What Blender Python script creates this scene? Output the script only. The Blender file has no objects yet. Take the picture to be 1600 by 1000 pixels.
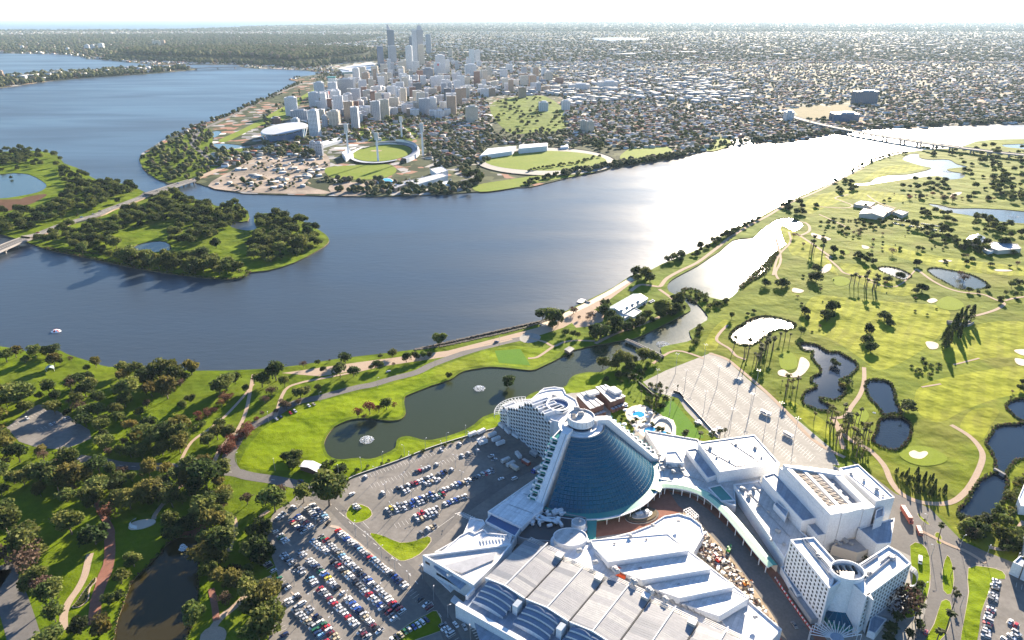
import bpy, bmesh, math, random
import numpy as np
from mathutils import Vector, Matrix
from mathutils.geometry import delaunay_2d_cdt
random.seed(7); NR = np.random.default_rng(11)
C = bpy.context.scene.collection
SC = bpy.context.scene
# ---------------------------------------------------------------- camera, sky, sun, exposure
H = 300.0; F = 1067.0; TH = math.atan((500 - 25) / F); CT, ST = math.cos(TH), math.sin(TH)
cd = bpy.data.cameras.new('camera'); cam = bpy.data.objects.new('camera', cd); C.objects.link(cam)
cam.location = (0, 0, H); cam.rotation_euler = (math.pi / 2 - TH, 0, 0)
cd.sensor_width = 36; cd.lens = 36 * F / 1600; cd.clip_start = 1; cd.clip_end = 400000
SC.camera = cam
SUN_EL, SUN_AZ = 17.0, 24.0           # degrees; azimuth clockwise from the view direction (+y)
w = bpy.data.worlds.new('World'); SC.world = w; w.use_nodes = True
wn = w.node_tree.nodes; wl = w.node_tree.links
bg = wn['Background']; sky = wn.new('ShaderNodeTexSky'); sky.sky_type = 'NISHITA'; sky.sun_disc = False
sky.sun_elevation = math.radians(SUN_EL); sky.sun_rotation = math.radians(SUN_AZ)
sky.altitude = 300; sky.air_density = 1.0; sky.dust_density = 0.2; sky.ozone_density = 5.0
wl.new(sky.outputs[0], bg.inputs[0]); bg.inputs[1].default_value = 0.06
sl = bpy.data.lights.new('sun', 'SUN'); so = bpy.data.objects.new('sun', sl); C.objects.link(so)
sl.energy = 5.0; sl.angle = math.radians(0.5); sl.color = (1.0, 0.85, 0.66)
sd = Vector((math.sin(math.radians(SUN_AZ)) * math.cos(math.radians(SUN_EL)), math.cos(math.radians(SUN_AZ)) * math.cos(math.radians(SUN_EL)), math.sin(math.radians(SUN_EL))))
so.rotation_euler = sd.to_track_quat('Z', 'Y').to_euler(); so.location = (0, 0, 600)
vs = SC.view_settings; vs.view_transform = 'Standard'; vs.look = 'None'; vs.gamma = 1; vs.use_curve_mapping = False
vs.exposure = 2.2
HAZE = 1.6e-5
SC.cycles.max_bounces = 6; SC.cycles.diffuse_bounces = 2; SC.cycles.glossy_bounces = 3; SC.cycles.transmission_bounces = 3
SC.cycles.transparent_max_bounces = 4; SC.cycles.volume_bounces = 0
SC.cycles.caustics_reflective = False; SC.cycles.caustics_refractive = False
SC.cycles.use_denoising = True

# ---------------------------------------------------------------- helpers
def G(px, py, z=0.0):
    """ground point (height z) seen at photo position px,py (1600 x 1000)"""
    a = (px - 800) / F; b = (500 - py) / F
    t = (H - z) / (ST - b * CT)
    return (a * t, (CT + b * ST) * t)
def PX(x, y, z=0.0):
    dz = z - H; dep = y * CT - dz * ST
    return (800 + F * x / dep, 500 - F * (y * ST + dz * CT) / dep)
def ppm(x, y, z=0.0): return F / (y * CT - (z - H) * ST)
def gl(s, z=0.0):
    """'x,y x,y ...' photo positions -> world xy list"""
    return [G(*map(float, t.split(',')), z) for t in s.split()]
def smooth(pts, n=3, closed=True):
    out = []; N = len(pts)
    for i in range(N if closed else N - 1):
        if closed: p0, p1, p2, p3 = pts[i - 1], pts[i], pts[(i + 1) % N], pts[(i + 2) % N]
        else: p0, p1, p2, p3 = pts[max(i - 1, 0)], pts[i], pts[i + 1], pts[min(i + 2, N - 1)]
        for k in range(n):
            t = k / n
            out.append(tuple(0.5 * (2 * p1[j] + (p2[j] - p0[j]) * t + (2 * p0[j] - 5 * p1[j] + 4 * p2[j] - p3[j]) * t * t + (3 * p1[j] - p0[j] - 3 * p2[j] + p3[j]) * t ** 3) for j in (0, 1)))
    if not closed: out.append(tuple(pts[-1]))
    return out
def area2(p): return sum(p[i - 1][0] * p[i][1] - p[i][0] * p[i - 1][1] for i in range(len(p))) / 2
def ccw(p): return list(p) if area2(p) > 0 else list(p)[::-1]
def inside(poly, x, y):
    c = False; j = len(poly) - 1
    for i in range(len(poly)):
        xi, yi = poly[i]; xj, yj = poly[j]
        if (yi > y) != (yj > y) and x < (xj - xi) * (y - yi) / (yj - yi) + xi: c = not c
        j = i
    return c
def prop(o, label=None, cat=None, group=None, kind=None):
    if label: o['label'] = label
    if cat: o['category'] = cat
    if group: o['group'] = group
    if kind: o['kind'] = kind
    return o
def empty(name, loc, label, cat, group=None, rz=0.0):
    o = bpy.data.objects.new(name, None); o.location = loc; o.rotation_euler = (0, 0, rz); o.empty_display_size = 1
    C.objects.link(o); return prop(o, label, cat, group)
class MB:
    """collects faces (world or local coordinates) with material slots and links them as ONE mesh"""
    def __init__(s): s.v = []; s.f = []; s.m = []; s.mats = []
    def mi(s, m):
        if m not in s.mats: s.mats.append(m)
        return s.mats.index(m)
    def face(s, pts, m):
        n = len(s.v); s.v.extend(pts); s.f.append(tuple(range(n, n + len(pts)))); s.m.append(s.mi(m))
    def prism(s, poly, z0, z1, ms, mt=None, bottom=False):
        """extruded outline; walls material ms, top mt"""
        p = ccw(poly); N = len(p); n = len(s.v); k = s.mi(ms); kt = s.mi(mt or ms)
        s.v.extend((x, y, z0) for x, y in p); s.v.extend((x, y, z1) for x, y in p)
        for i in range(N):
            j = (i + 1) % N; s.f.append((n + i, n + j, n + N + j, n + N + i)); s.m.append(k)
        q = tuple(n + N + i for i in range(N)); s.f.append(q); s.m.append(kt)
        if bottom: s.f.append(tuple(i - N for i in q[::-1])); s.m.append(k)
    def loft(s, lo, hi, ms, mt=None):
        """lo, hi: equal-length lists of 3D points (ccw)"""
        N = len(lo); n = len(s.v); s.v.extend(lo); s.v.extend(hi); k = s.mi(ms)
        for i in range(N):
            j = (i + 1) % N; s.f.append((n + i, n + j, n + N + j, n + N + i)); s.m.append(k)
        if mt: s.f.append(tuple(range(n + N, n + 2 * N))); s.m.append(s.mi(mt))
    def box(s, x, y, z, sx, sy, sz, rz, m, mt=None, bottom=False):
        c, q = math.cos(rz), math.sin(rz)
        s.prism([(x + c * a * sx / 2 - q * b * sy / 2, y + q * a * sx / 2 + c * b * sy / 2) for a, b in ((-1, -1), (1, -1), (1, 1), (-1, 1))], z, z + sz, m, mt, bottom)
    def tube(s, a, b, r0, r1, m, n=6, cap=True):
        a, b = Vector(a), Vector(b); d = (b - a).normalized()
        u = d.orthogonal().normalized(); v = d.cross(u); k = len(s.v); mi = s.mi(m)
        for c, r in ((a, r0), (b, r1)):
            for i in range(n):
                t = 2 * math.pi * i / n; s.v.append(tuple(c + (u * math.cos(t) + v * math.sin(t)) * r))
        for i in range(n):
            j = (i + 1) % n; s.f.append((k + i, k + j, k + n + j, k + n + i)); s.m.append(mi)
        if cap: s.f.append(tuple(range(k + n, k + 2 * n))); s.m.append(mi)
    def mesh(s, name, smooth=False):
        me = bpy.data.meshes.new(name); me.from_pydata(s.v, [], s.f)
        for m in s.mats: me.materials.append(m)
        me.polygons.foreach_set('material_index', s.m)
        if smooth: me.polygons.foreach_set('use_smooth', [True] * len(s.f))
        me.update(); return me
    def build(s, name, parent=None, smooth=False, loc=None, **kw):
        o = bpy.data.objects.new(name, s.mesh(name, smooth)); C.objects.link(o)
        if parent: o.parent = parent
        if loc: o.location = loc
        return prop(o, **kw)
def link(name, me, parent=None, loc=(0, 0, 0), rz=0.0, sc=None):
    o = bpy.data.objects.new(name, me); o.location = loc; o.rotation_euler = (0, 0, rz)
    if sc is not None: o.scale = sc if hasattr(sc, '__len__') else (sc, sc, sc)
    if parent: o.parent = parent
    C.objects.link(o); return o
def fill2d(outer, holes=()):
    """triangles filling an outline with holes: (verts2d, tris, loops as lists of vertex ids)"""
    loops = [ccw(outer)] + [ccw(h)[::-1] for h in holes]
    v = []; e = []
    for l in loops:
        n = len(v); v.extend(Vector(p) for p in l); e.extend((n + i, n + (i + 1) % len(l)) for i in range(len(l)))
    ov, oe, of, iv, ie, jf = delaunay_2d_cdt(v, e, [], 0, 1e-5)
    where = {}
    for i, src in enumerate(iv):
        for q in src: where[q] = i
    P = np.array([(p.x, p.y) for p in ov]); T = np.array(of)
    c = P[T].mean(axis=1); ins = np.zeros(len(T), bool)
    for a, b in e:
        x0, y0 = v[a]; x1, y1 = v[b]
        if y0 == y1: continue
        hit = ((y0 > c[:, 1]) != (y1 > c[:, 1])) & (c[:, 0] < (x1 - x0) * (c[:, 1] - y0) / (y1 - y0) + x0)
        ins ^= hit
    T = T[ins]
    A, B, Cc = P[T[:, 0]], P[T[:, 1]], P[T[:, 2]]
    neg = ((B[:, 0] - A[:, 0]) * (Cc[:, 1] - A[:, 1]) - (B[:, 1] - A[:, 1]) * (Cc[:, 0] - A[:, 0])) < 0
    T[neg] = T[neg][:, ::-1]
    ids = []; n = 0
    for l in loops: ids.append([where[n + i] for i in range(len(l))]); n += len(l)
    return P, T.tolist(), ids
def sheet(name, outer, z, m, holes=(), depth=0.0, ms=None, **kw):
    """flat sheet with holes, optional sides going down by depth"""
    P, T, ids = fill2d(outer, holes)
    v = [(x, y, z) for x, y in P.tolist()]; f = [tuple(t) for t in T]; mm = [0] * len(f)
    if depth:
        for l in ids:
            N = len(l); n = len(v); v.extend((v[i][0], v[i][1], z - depth) for i in l)
            for i in range(N):
                j = (i + 1) % N; f.append((n + i, n + j, l[j], l[i])); mm.append(1)
    me = bpy.data.meshes.new(name); me.from_pydata(v, [], f); me.materials.append(m)
    if depth: me.materials.append(ms or m)
    me.polygons.foreach_set('material_index', mm); me.update()
    o = bpy.data.objects.new(name, me); C.objects.link(o)
    return prop(o, **kw)
def ribbon_pts(pts, wd):
    L = []; R = []
    for i, p in enumerate(pts):
        a = Vector(pts[max(i - 1, 0)]); b = Vector(pts[min(i + 1, len(pts) - 1)]); d = (b - a).normalized()
        k = wd[i] if hasattr(wd, '__len__') else wd
        L.append((p[0] - d.y * k / 2, p[1] + d.x * k / 2)); R.append((p[0] + d.y * k / 2, p[1] - d.x * k / 2))
    return L, R
def ribbon(mb, pts, wd, z, m):
    L, R = ribbon_pts(pts, wd)
    for i in range(len(pts) - 1):
        mb.face([(*R[i], z), (*R[i + 1], z), (*L[i + 1], z), (*L[i], z)], m)

# ---------------------------------------------------------------- materials
def mat(name, col, rough=0.8, col2=None, scale=0.2, detail=4, metallic=0.0, bump=0.0, bscale=1.0, spec=0.5, contrast=0.25, rand=0.0, trans=0.0, coords='Object'):
    m = bpy.data.materials.new(name); m.use_nodes = True; n = m.node_tree.nodes; l = m.node_tree.links
    b = n['Principled BSDF']; b.inputs['Roughness'].default_value = rough; b.inputs['Metallic'].default_value = metallic
    b.inputs['Specular IOR Level'].default_value = spec
    b.inputs['Base Color'].default_value = (*col, 1)
    out = None
    tc = n.new('ShaderNodeTexCoord')
    if col2:
        t = n.new('ShaderNodeTexNoise'); t.inputs['Scale'].default_value = scale; t.inputs['Detail'].default_value = detail; t.inputs['Roughness'].default_value = 0.6
        r = n.new('ShaderNodeMapRange'); r.inputs[1].default_value = 0.5 - contrast; r.inputs[2].default_value = 0.5 + contrast
        x = n.new('ShaderNodeMix'); x.data_type = 'RGBA'; x.inputs[6].default_value = (*col, 1); x.inputs[7].default_value = (*col2, 1)
        l.new(tc.outputs[coords], t.inputs['Vector']); l.new(t.outputs[0], r.inputs[0]); l.new(r.outputs[0], x.inputs[0]); out = x.outputs[2]
        t2 = n.new('ShaderNodeTexNoise'); t2.inputs['Scale'].default_value = scale * 7; t2.inputs['Detail'].default_value = 5; t2.inputs['Roughness'].default_value = 0.7
        r2 = n.new('ShaderNodeMapRange'); r2.inputs[1].default_value = 0.3; r2.inputs[2].default_value = 0.65; r2.inputs[3].default_value = 0.80; r2.inputs[4].default_value = 1.06
        hs2 = n.new('ShaderNodeHueSaturation'); l.new(tc.outputs[coords], t2.inputs['Vector']); l.new(t2.outputs[0], r2.inputs[0]); l.new(r2.outputs[0], hs2.inputs['Value']); l.new(out, hs2.inputs['Color']); out = hs2.outputs[0]
    if rand:
        oi = n.new('ShaderNodeObjectInfo'); hs = n.new('ShaderNodeHueSaturation')
        mr = n.new('ShaderNodeMapRange'); mr.inputs[3].default_value = 1 - rand; mr.inputs[4].default_value = 1 + rand
        mh = n.new('ShaderNodeMapRange'); mh.inputs[3].default_value = 0.5 - rand * 0.06; mh.inputs[4].default_value = 0.5 + rand * 0.06
        ml = n.new('ShaderNodeMath'); ml.operation = 'MULTIPLY'; ml.inputs[1].default_value = 7.31
        fr = n.new('ShaderNodeMath'); fr.operation = 'FRACT'
        l.new(oi.outputs['Random'], mr.inputs[0]); l.new(oi.outputs['Random'], ml.inputs[0]); l.new(ml.outputs[0], fr.inputs[0]); l.new(fr.outputs[0], mh.inputs[0])
        l.new(mr.outputs[0], hs.inputs['Value']); l.new(mh.outputs[0], hs.inputs['Hue'])
        if out: l.new(out, hs.inputs['Color'])
        else: hs.inputs['Color'].default_value = (*col, 1)
        out = hs.outputs[0]
    if out: l.new(out, b.inputs['Base Color'])
    if bump:
        t = n.new('ShaderNodeTexNoise'); t.inputs['Scale'].default_value = bscale; t.inputs['Detail'].default_value = 3
        bp = n.new('ShaderNodeBump'); bp.inputs['Strength'].default_value = 1; bp.inputs['Distance'].default_value = bump
        l.new(tc.outputs[coords], t.inputs['Vector']); l.new(t.outputs[0], bp.inputs['Height']); l.new(bp.outputs[0], b.inputs['Normal'])
    if trans:
        tr = n.new('ShaderNodeBsdfTranslucent'); mx = n.new('ShaderNodeMixShader'); mx.inputs[0].default_value = trans
        if out: l.new(out, tr.inputs[0])
        else: tr.inputs[0].default_value = (*col, 1)
        l.new(b.outputs[0], mx.inputs[1]); l.new(tr.outputs[0], mx.inputs[2]); l.new(mx.outputs[0], n['Material Output'].inputs['Surface'])
    return m
def mathn(n, l, op, a, b=None):
    q = n.new('ShaderNodeMath'); q.operation = op
    for i, v in enumerate((a, b)):
        if v is None: continue
        if isinstance(v, (int, float)): q.inputs[i].default_value = v
        else: l.new(v, q.inputs[i])
    return q.outputs[0]
def water_mat(name, base, rough, bump, scale, streak=0.0):
    m = bpy.data.materials.new(name); m.use_nodes = True; n = m.node_tree.nodes; l = m.node_tree.links
    b = n['Principled BSDF']; b.inputs['Base Color'].default_value = (*base, 1); b.inputs['IOR'].default_value = 1.33
    tc = n.new('ShaderNodeTexCoord'); mp = n.new('ShaderNodeMapping'); mp.inputs['Rotation'].default_value = (0, 0, 0.5); mp.inputs['Scale'].default_value = (0.35, 1, 1)
    t = n.new('ShaderNodeTexNoise'); t.inputs['Scale'].default_value = scale; t.inputs['Detail'].default_value = 4; t.inputs['Roughness'].default_value = 0.65
    bp = n.new('ShaderNodeBump'); bp.inputs['Distance'].default_value = bump
    l.new(tc.outputs['Object'], mp.inputs[0]); l.new(mp.outputs[0], t.inputs['Vector']); l.new(t.outputs[0], bp.inputs['Height']); l.new(bp.outputs[0], b.inputs['Normal'])
    # calmer and rougher bands of the surface (wind streaks)
    mp2 = n.new('ShaderNodeMapping'); mp2.inputs['Rotation'].default_value = (0, 0, -0.35); mp2.inputs['Scale'].default_value = (0.25, 1, 1)
    t2 = n.new('ShaderNodeTexNoise'); t2.inputs['Scale'].default_value = 0.006; t2.inputs['Detail'].default_value = 5; t2.inputs['Distortion'].default_value = 0.6
    r = n.new('ShaderNodeMapRange'); r.inputs[1].default_value = 0.35; r.inputs[2].default_value = 0.65; r.inputs[3].default_value = rough - streak; r.inputs[4].default_value = rough + streak
    l.new(tc.outputs['Object'], mp2.inputs[0]); l.new(mp2.outputs[0], t2.inputs['Vector']); l.new(t2.outputs[0], r.inputs[0]); l.new(r.outputs[0], b.inputs['Roughness'])
    return m
def grass_mat(name, a, b_, dry, stripe=0.0, dryamt=0.35):
    m = bpy.data.materials.new(name); m.use_nodes = True; n = m.node_tree.nodes; l = m.node_tree.links
    b = n['Principled BSDF']; b.inputs['Roughness'].default_value = 0.9; b.inputs['Specular IOR Level'].default_value = 0.04
    tc = n.new('ShaderNodeTexCoord')
    def noise(s, d=5, r=0.6):
        t = n.new('ShaderNodeTexNoise'); t.inputs['Scale'].default_value = s; t.inputs['Detail'].default_value = d; t.inputs['Roughness'].default_value = r
        l.new(tc.outputs['Object'], t.inputs['Vector']); return t.outputs[0]
    def mr(v, lo, hi, o0=0., o1=1.):
        q = n.new('ShaderNodeMapRange'); q.inputs[1].default_value = lo; q.inputs[2].default_value = hi; q.inputs[3].default_value = o0; q.inputs[4].default_value = o1; l.new(v, q.inputs[0]); return q.outputs[0]
    def mix(f, x, y):
        q = n.new('ShaderNodeMix'); q.data_type = 'RGBA'; l.new(f, q.inputs[0])
        for k, v in ((6, x), (7, y)):
            if isinstance(v, tuple): q.inputs[k].default_value = (*v, 1)
            else: l.new(v, q.inputs[k])
        return q.outputs[2]
    c = mix(mr(noise(0.035), 0.35, 0.65), a, b_)
    c = mix(mr(noise(0.012, 6), 0.5, 0.72, 0, dryamt), c, dry)
    c = mix(mr(noise(0.006, 7, .65), 0.42, 0.62, 0, 0.55), c, tuple(v * 0.62 for v in a))
    c = mix(mr(noise(0.25, 6, .7), 0.3, 0.7, 0, 0.5), c, tuple(v * 0.6 for v in a))
    if stripe:
        wv = n.new('ShaderNodeTexWave'); wv.inputs['Scale'].default_value = 0.028; wv.inputs['Distortion'].default_value = 2.5; wv.inputs['Detail'].default_value = 1
        mp = n.new('ShaderNodeMapping'); mp.inputs['Rotation'].default_value = (0, 0, 0.6); l.new(tc.outputs['Object'], mp.inputs[0]); l.new(mp.outputs[0], wv.inputs['Vector'])
        c = mix(mr(wv.outputs[1], 0.3, 0.7, 0, stripe), c, tuple(v * 1.25 for v in b_))
    l.new(c, b.inputs['Base Color'])
    bp = n.new('ShaderNodeBump'); bp.inputs['Distance'].default_value = 0.25; l.new(noise(0.8, 4), bp.inputs['Height'])
    bq = n.new('ShaderNodeBump'); bq.inputs['Distance'].default_value = 5.0; l.new(noise(0.028, 3, .5), bq.inputs['Height']); l.new(bp.outputs[0], bq.inputs['Normal']); l.new(bq.outputs[0], b.inputs['Normal'])
    return m
def suburb_mat(name):
    """far-off suburb ground: roofs, tree canopy, streets as small cells"""
    m = bpy.data.materials.new(name); m.use_nodes = True; n = m.node_tree.nodes; l = m.node_tree.links
    b = n['Principled BSDF']; b.inputs['Roughness'].default_value = 0.9; b.inputs['Specular IOR Level'].default_value = 0.03
    tc = n.new('ShaderNodeTexCoord'); mp = n.new('ShaderNodeMapping'); mp.inputs['Rotation'].default_value = (0, 0, 0.3); l.new(tc.outputs['Object'], mp.inputs[0])
    vo = n.new('ShaderNodeTexVoronoi'); vo.inputs['Scale'].default_value = 1 / 26.0; l.new(mp.outputs[0], vo.inputs['Vector'])
    sp = n.new('ShaderNodeSeparateColor'); l.new(vo.outputs['Color'], sp.inputs[0])
    cr = n.new('ShaderNodeValToRGB'); cr.color_ramp.interpolation = 'CONSTANT'
    E = [(0, (0.045, 0.055, 0.03)), (0.3, (0.07, 0.08, 0.045)), (0.52, (0.10, 0.11, 0.06)), (0.64, (0.3, 0.17, 0.12)), (0.74, (0.33, 0.32, 0.31)), (0.84, (0.2, 0.2, 0.2)), (0.92, (0.62, 0.62, 0.6))]
    e = cr.color_ramp.elements
    e[0].position = 0; e[0].color = (*E[0][1], 1); e[1].position = E[1][0]; e[1].color = (*E[1][1], 1)
    for p, c in E[2:]:
        q = e.new(p); q.color = (*c, 1)
    # patches that are mostly trees (parks, bush)
    t = n.new('ShaderNodeTexNoise'); t.inputs['Scale'].default_value = 0.0009; t.inputs['Detail'].default_value = 5; l.new(tc.outputs['Object'], t.inputs['Vector'])
    r = n.new('ShaderNodeMapRange'); r.inputs[1].default_value = 0.45; r.inputs[2].default_value = 0.62; r.inputs[3].default_value = 1.0; r.inputs[4].default_value = 0.45; l.new(t.outputs[0], r.inputs[0])
    l.new(mathn(n, l, 'MULTIPLY', sp.outputs[0], r.outputs[0]), cr.inputs[0])
    l.new(cr.outputs[0], b.inputs['Base Color'])
    return m
M = {}
M['river'] = water_mat('river_water', (0.034, 0.046, 0.060), 0.33, 0.3, 0.16, 0.05)
M['pond'] = water_mat('pond_water', (0.030, 0.038, 0.014), 0.19, 0.10, 0.5, 0.03)
M['golfpond'] = water_mat('golf_pond_water', (0.012, 0.022, 0.035), 0.06, 0.035, 0.7, 0.02)
M['darkpond'] = water_mat('dark_pond_water', (0.03, 0.024, 0.008), 0.12, 0.05, 0.5, 0.02)
M['grass'] = grass_mat('park_grass', (0.090, 0.145, 0.005), (0.145, 0.19, 0.008), (0.20, 0.17, 0.045))
M['lawn'] = grass_mat('lake_lawn_grass', (0.145, 0.215, 0.003), (0.20, 0.26, 0.005), (0.30, 0.25, 0.06), dryamt=0.5)
M['golf'] = grass_mat('golf_grass', (0.105, 0.15, 0.004), (0.18, 0.21, 0.008), (0.27, 0.22, 0.05), dryamt=.8)
M['fairway'] = grass_mat('fairway_grass', (0.19, 0.22, 0.006), (0.225, 0.245, 0.012), (0.29, 0.25, 0.06), stripe=0.35, dryamt=.6)
M['green'] = mat('putting_green_grass', (0.175, 0.225, 0.02), 0.9, (0.20, 0.25, 0.03), 0.1, spec=.03)
M['field'] = mat('sports_field_grass', (0.13, 0.19, 0.012), 0.9, (0.18, 0.22, 0.03), 0.02, spec=.05)
M['turf'] = mat('bright_turf', (0.075, 0.17, 0.012), 0.9, (0.095, 0.2, 0.018), 0.1, spec=.05)
M['earth'] = mat('bank_earth', (0.12, 0.095, 0.06), 0.95, (0.2, 0.16, 0.1), 0.1, spec=.05)
M['sand'] = mat('sand', (0.45, 0.36, 0.25), 0.95, (0.3, 0.23, 0.15), 0.02, 6, spec=.05)
M['sitesand'] = mat('disturbed_ground', (0.38, 0.31, 0.25), 0.95, (0.20, 0.17, 0.14), 0.012, 8, contrast=.12, spec=.05)
M['bunker'] = mat('bunker_sand', (0.72, 0.62, 0.5), 0.95, (0.6, 0.5, 0.38), 0.2, spec=.05)
M['reedbed'] = mat('reed_bed', (0.085, 0.045, 0.03), 0.95, (0.14, 0.08, 0.05), 0.08, 5, bump=0.4, spec=.05)
M['asphalt'] = mat('asphalt', (0.14, 0.132, 0.12), 0.9, (0.25, 0.232, 0.21), 0.045, 8, spec=0.1)
M['road'] = mat('road_asphalt', (0.12, 0.115, 0.11), 0.9, (0.16, 0.15, 0.14), 0.08, 6, spec=0.2)
M['concrete'] = mat('pale_concrete', (0.33, 0.315, 0.285), 0.9, (0.265, 0.255, 0.23), 0.04, 6, spec=0.2)
M['path'] = mat('path_paving', (0.42, 0.32, 0.24), 0.9, (0.36, 0.28, 0.21), 0.2, spec=.05)
M['brickpave'] = mat('brick_paving', (0.22, 0.10, 0.07), 0.9, (0.28, 0.14, 0.10), 0.3, spec=.05)
M['kerb'] = mat('kerb_concrete', (0.5, 0.42, 0.34), 0.9, (0.42, 0.35, 0.28), 0.3, spec=.05)
M['line'] = mat('white_line_paint', (0.62, 0.60, 0.56), 0.8)
M['suburb'] = suburb_mat('suburb_cover')
M['city'] = mat('city_ground', (0.16, 0.15, 0.14), 0.9, (0.07, 0.08, 0.045), 0.012, 6)
M['sea'] = water_mat('sea_water', (0.03, 0.07, 0.11), 0.4, 0.5, 0.05, 0.03)
# ================================================================ water and land
BIG = 130000.0
sheet('sea', [(-BIG, -BIG * 0.05), (BIG, -BIG * 0.05), (BIG, BIG), (-BIG, BIG)], -3.0, M['sea'], kind='structure')
river_outline = [(-6000, -400), (4500, -400), (4500, 3200), (-2500, 9000), (-9000, 9000)]
sheet('river', river_outline, -1.5, M['river'], kind='structure')

# ---- far shore (city side)
far_shore = "-700,80 0,83 60,84 100,85 125,88 135,92 160,93 200,97 240,101 310,100.5 372,101 378,105 400,107 440,108 480,110 497,112.5 492,117 472,119.5 457,122 452,125 468,128 455,134 430,146 410,155 380,168 350,182 320,192 290,203 262,215 240,228 221,240 217,249 222,262 232,272 250,280 262,287 285,284 300,283 320,290 345,295 380,302 450,304 520,306 580,307 650,305 700,303 760,298 800,293 830,292 870,282 920,270 960,262 1000,256 1040,250 1075,243 1100,236 1112,231 1117,223 1130,217 1147,217 1165,214 1180,220 1220,224 1280,214 1310,208 1330,206 1365,201 1400,200 1440,200 1480,196 1520,194 1560,193 1600,194 1800,191 2600,186"
fs = gl(far_shore)
coast = gl("2000,29.5 1600,29.5 1400,30.5 1200,32 1000,34 830,34.5 700,36 560,37.5 480,38.8 400,41 300,45.5 200,46.5 0,47.2 -500,48")
far_poly = fs + [(fs[-1][0] + 3000, fs[-1][1])] + coast
monger = smooth(gl("918,60.5 940,59 975,58.7 1010,60 1012,61.5 985,63.2 950,64 930,62.6"), 3)
epond = smooth(gl("309,215 320,209 338,204 346,207 334,216 322,221 330,224 350,224 377,227 374,231 350,233 330,231 316,225"), 2)
sheet('city_ground', far_poly, 0.0, M['suburb'], holes=[monger, epond], depth=3, ms=M['earth'], kind='structure')
sheet('city_lake', monger, -0.6, M['sea'], kind='structure')
sheet('parkland_pond', epond, -0.6, M['pond'], kind='structure')
# ---- south spit between the two bays
spit = smooth(gl("-500,170 0,137 25,133 50,130 72,127 100,124.5 160,120 220,116 270,112 296,109.5 308,107.5 300,105.5 270,104.8 240,104.5 180,108 130,111 80,114 30,118 0,121 -500,135"), 2)
sheet('south_spit', spit, 0.0, M['suburb'], depth=2, ms=M['sand'], kind='structure')
# ---- the island
island_px = "-400,236 0,237 40,235 70,237 90,243 100,255 120,262 135,272 150,280 165,282 180,285 205,290 220,297 234,303 245,300 270,302 310,312 340,322 350,320 372,319 388,332 387,345 370,346 356,347 362,355 385,360 401,357 397,346 399,336 415,333 425,334 450,339 470,344 500,360 513,371 512,380 495,392 460,410 420,422 390,425 380,433 350,436 290,430 220,420 160,407 100,395 60,385 40,377 12,369 0,366 -60,362 -400,350"
island = gl(island_px)
ipond1 = smooth(gl("0,272 20,270 45,272 65,282 73,290 65,298 48,303 20,308 0,310 -60,312 -60,272"), 2)
ipond2 = smooth(gl("208,386 225,379 250,376 263,380 268,390 240,394 214,397"), 2)
sheet('river_island', smooth(island, 2), 0.0, M['grass'], holes=[ipond1, ipond2], depth=3, ms=M['earth'], kind='structure')
sheet('island_pond', ipond1, -0.7, M['pond'], kind='structure'); sheet('island_pool', ipond2, -0.7, M['pond'], kind='structure')

# ---- near shore: park, hotel grounds, golf course
near_shore = "-900,505 -300,525 0,541 40,549 85,545 105,553 145,566 170,573 220,573 300,579 400,577 470,570 530,560 600,552 690,540 760,525 840,505 880,488 920,468 960,448 985,431 1010,425 1035,412 1060,402 1100,385 1150,357 1185,340 1225,318 1270,297 1305,283 1330,270 1365,252 1400,241 1430,236 1460,233 1500,230 1525,221 1560,218 1600,217 1900,206 2600,196"
ns = gl(near_shore)
near_poly = ns + [(3600, ns[-1][1]), (3600, -100), (900, 40), (-900, 40), (-1500, 200)]
lake_px = "507,697 507,690 512,679 522,667 535,660 550,655 570,653 590,655 607,657 622,656 630,652 634,644 632,632 632,622 637,617 655,610 675,602 692,597 707,591 715,585 727,579 750,575 765,573 787,574 807,576 825,578 837,577 850,571 865,564 880,556 897,547 910,544 925,540 950,536 970,532 990,529 1012,520 1037,507 1052,500 1066,492 1079,485 1076,477 1070,470 1055,460 1045,455 1043,445 1050,437 1067,427 1090,415 1112,400 1125,392 1145,375 1165,372 1178,370 1190,358 1202,350 1215,342 1237,340 1254,349 1250,357 1235,364 1230,370 1227,382 1215,390 1209,400 1205,408 1198,422 1186,431 1172,437 1158,448 1150,458 1140,466 1125,468 1100,461 1082,452 1066,454 1077,467 1087,472 1102,488 1105,500 1077,517 1082,530 1062,536 1037,541 1032,546 1034,557 1012,560 990,565 975,563 962,567 940,581 920,581 900,585 890,592 885,602 872,607 852,609 837,612 825,618 817,627 800,638 782,642 755,651 742,662 725,672 700,681 675,687 660,687 650,684 635,681 622,685 619,692 617,700 605,707 587,715 572,717 560,715 542,717 525,717 512,710"
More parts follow.
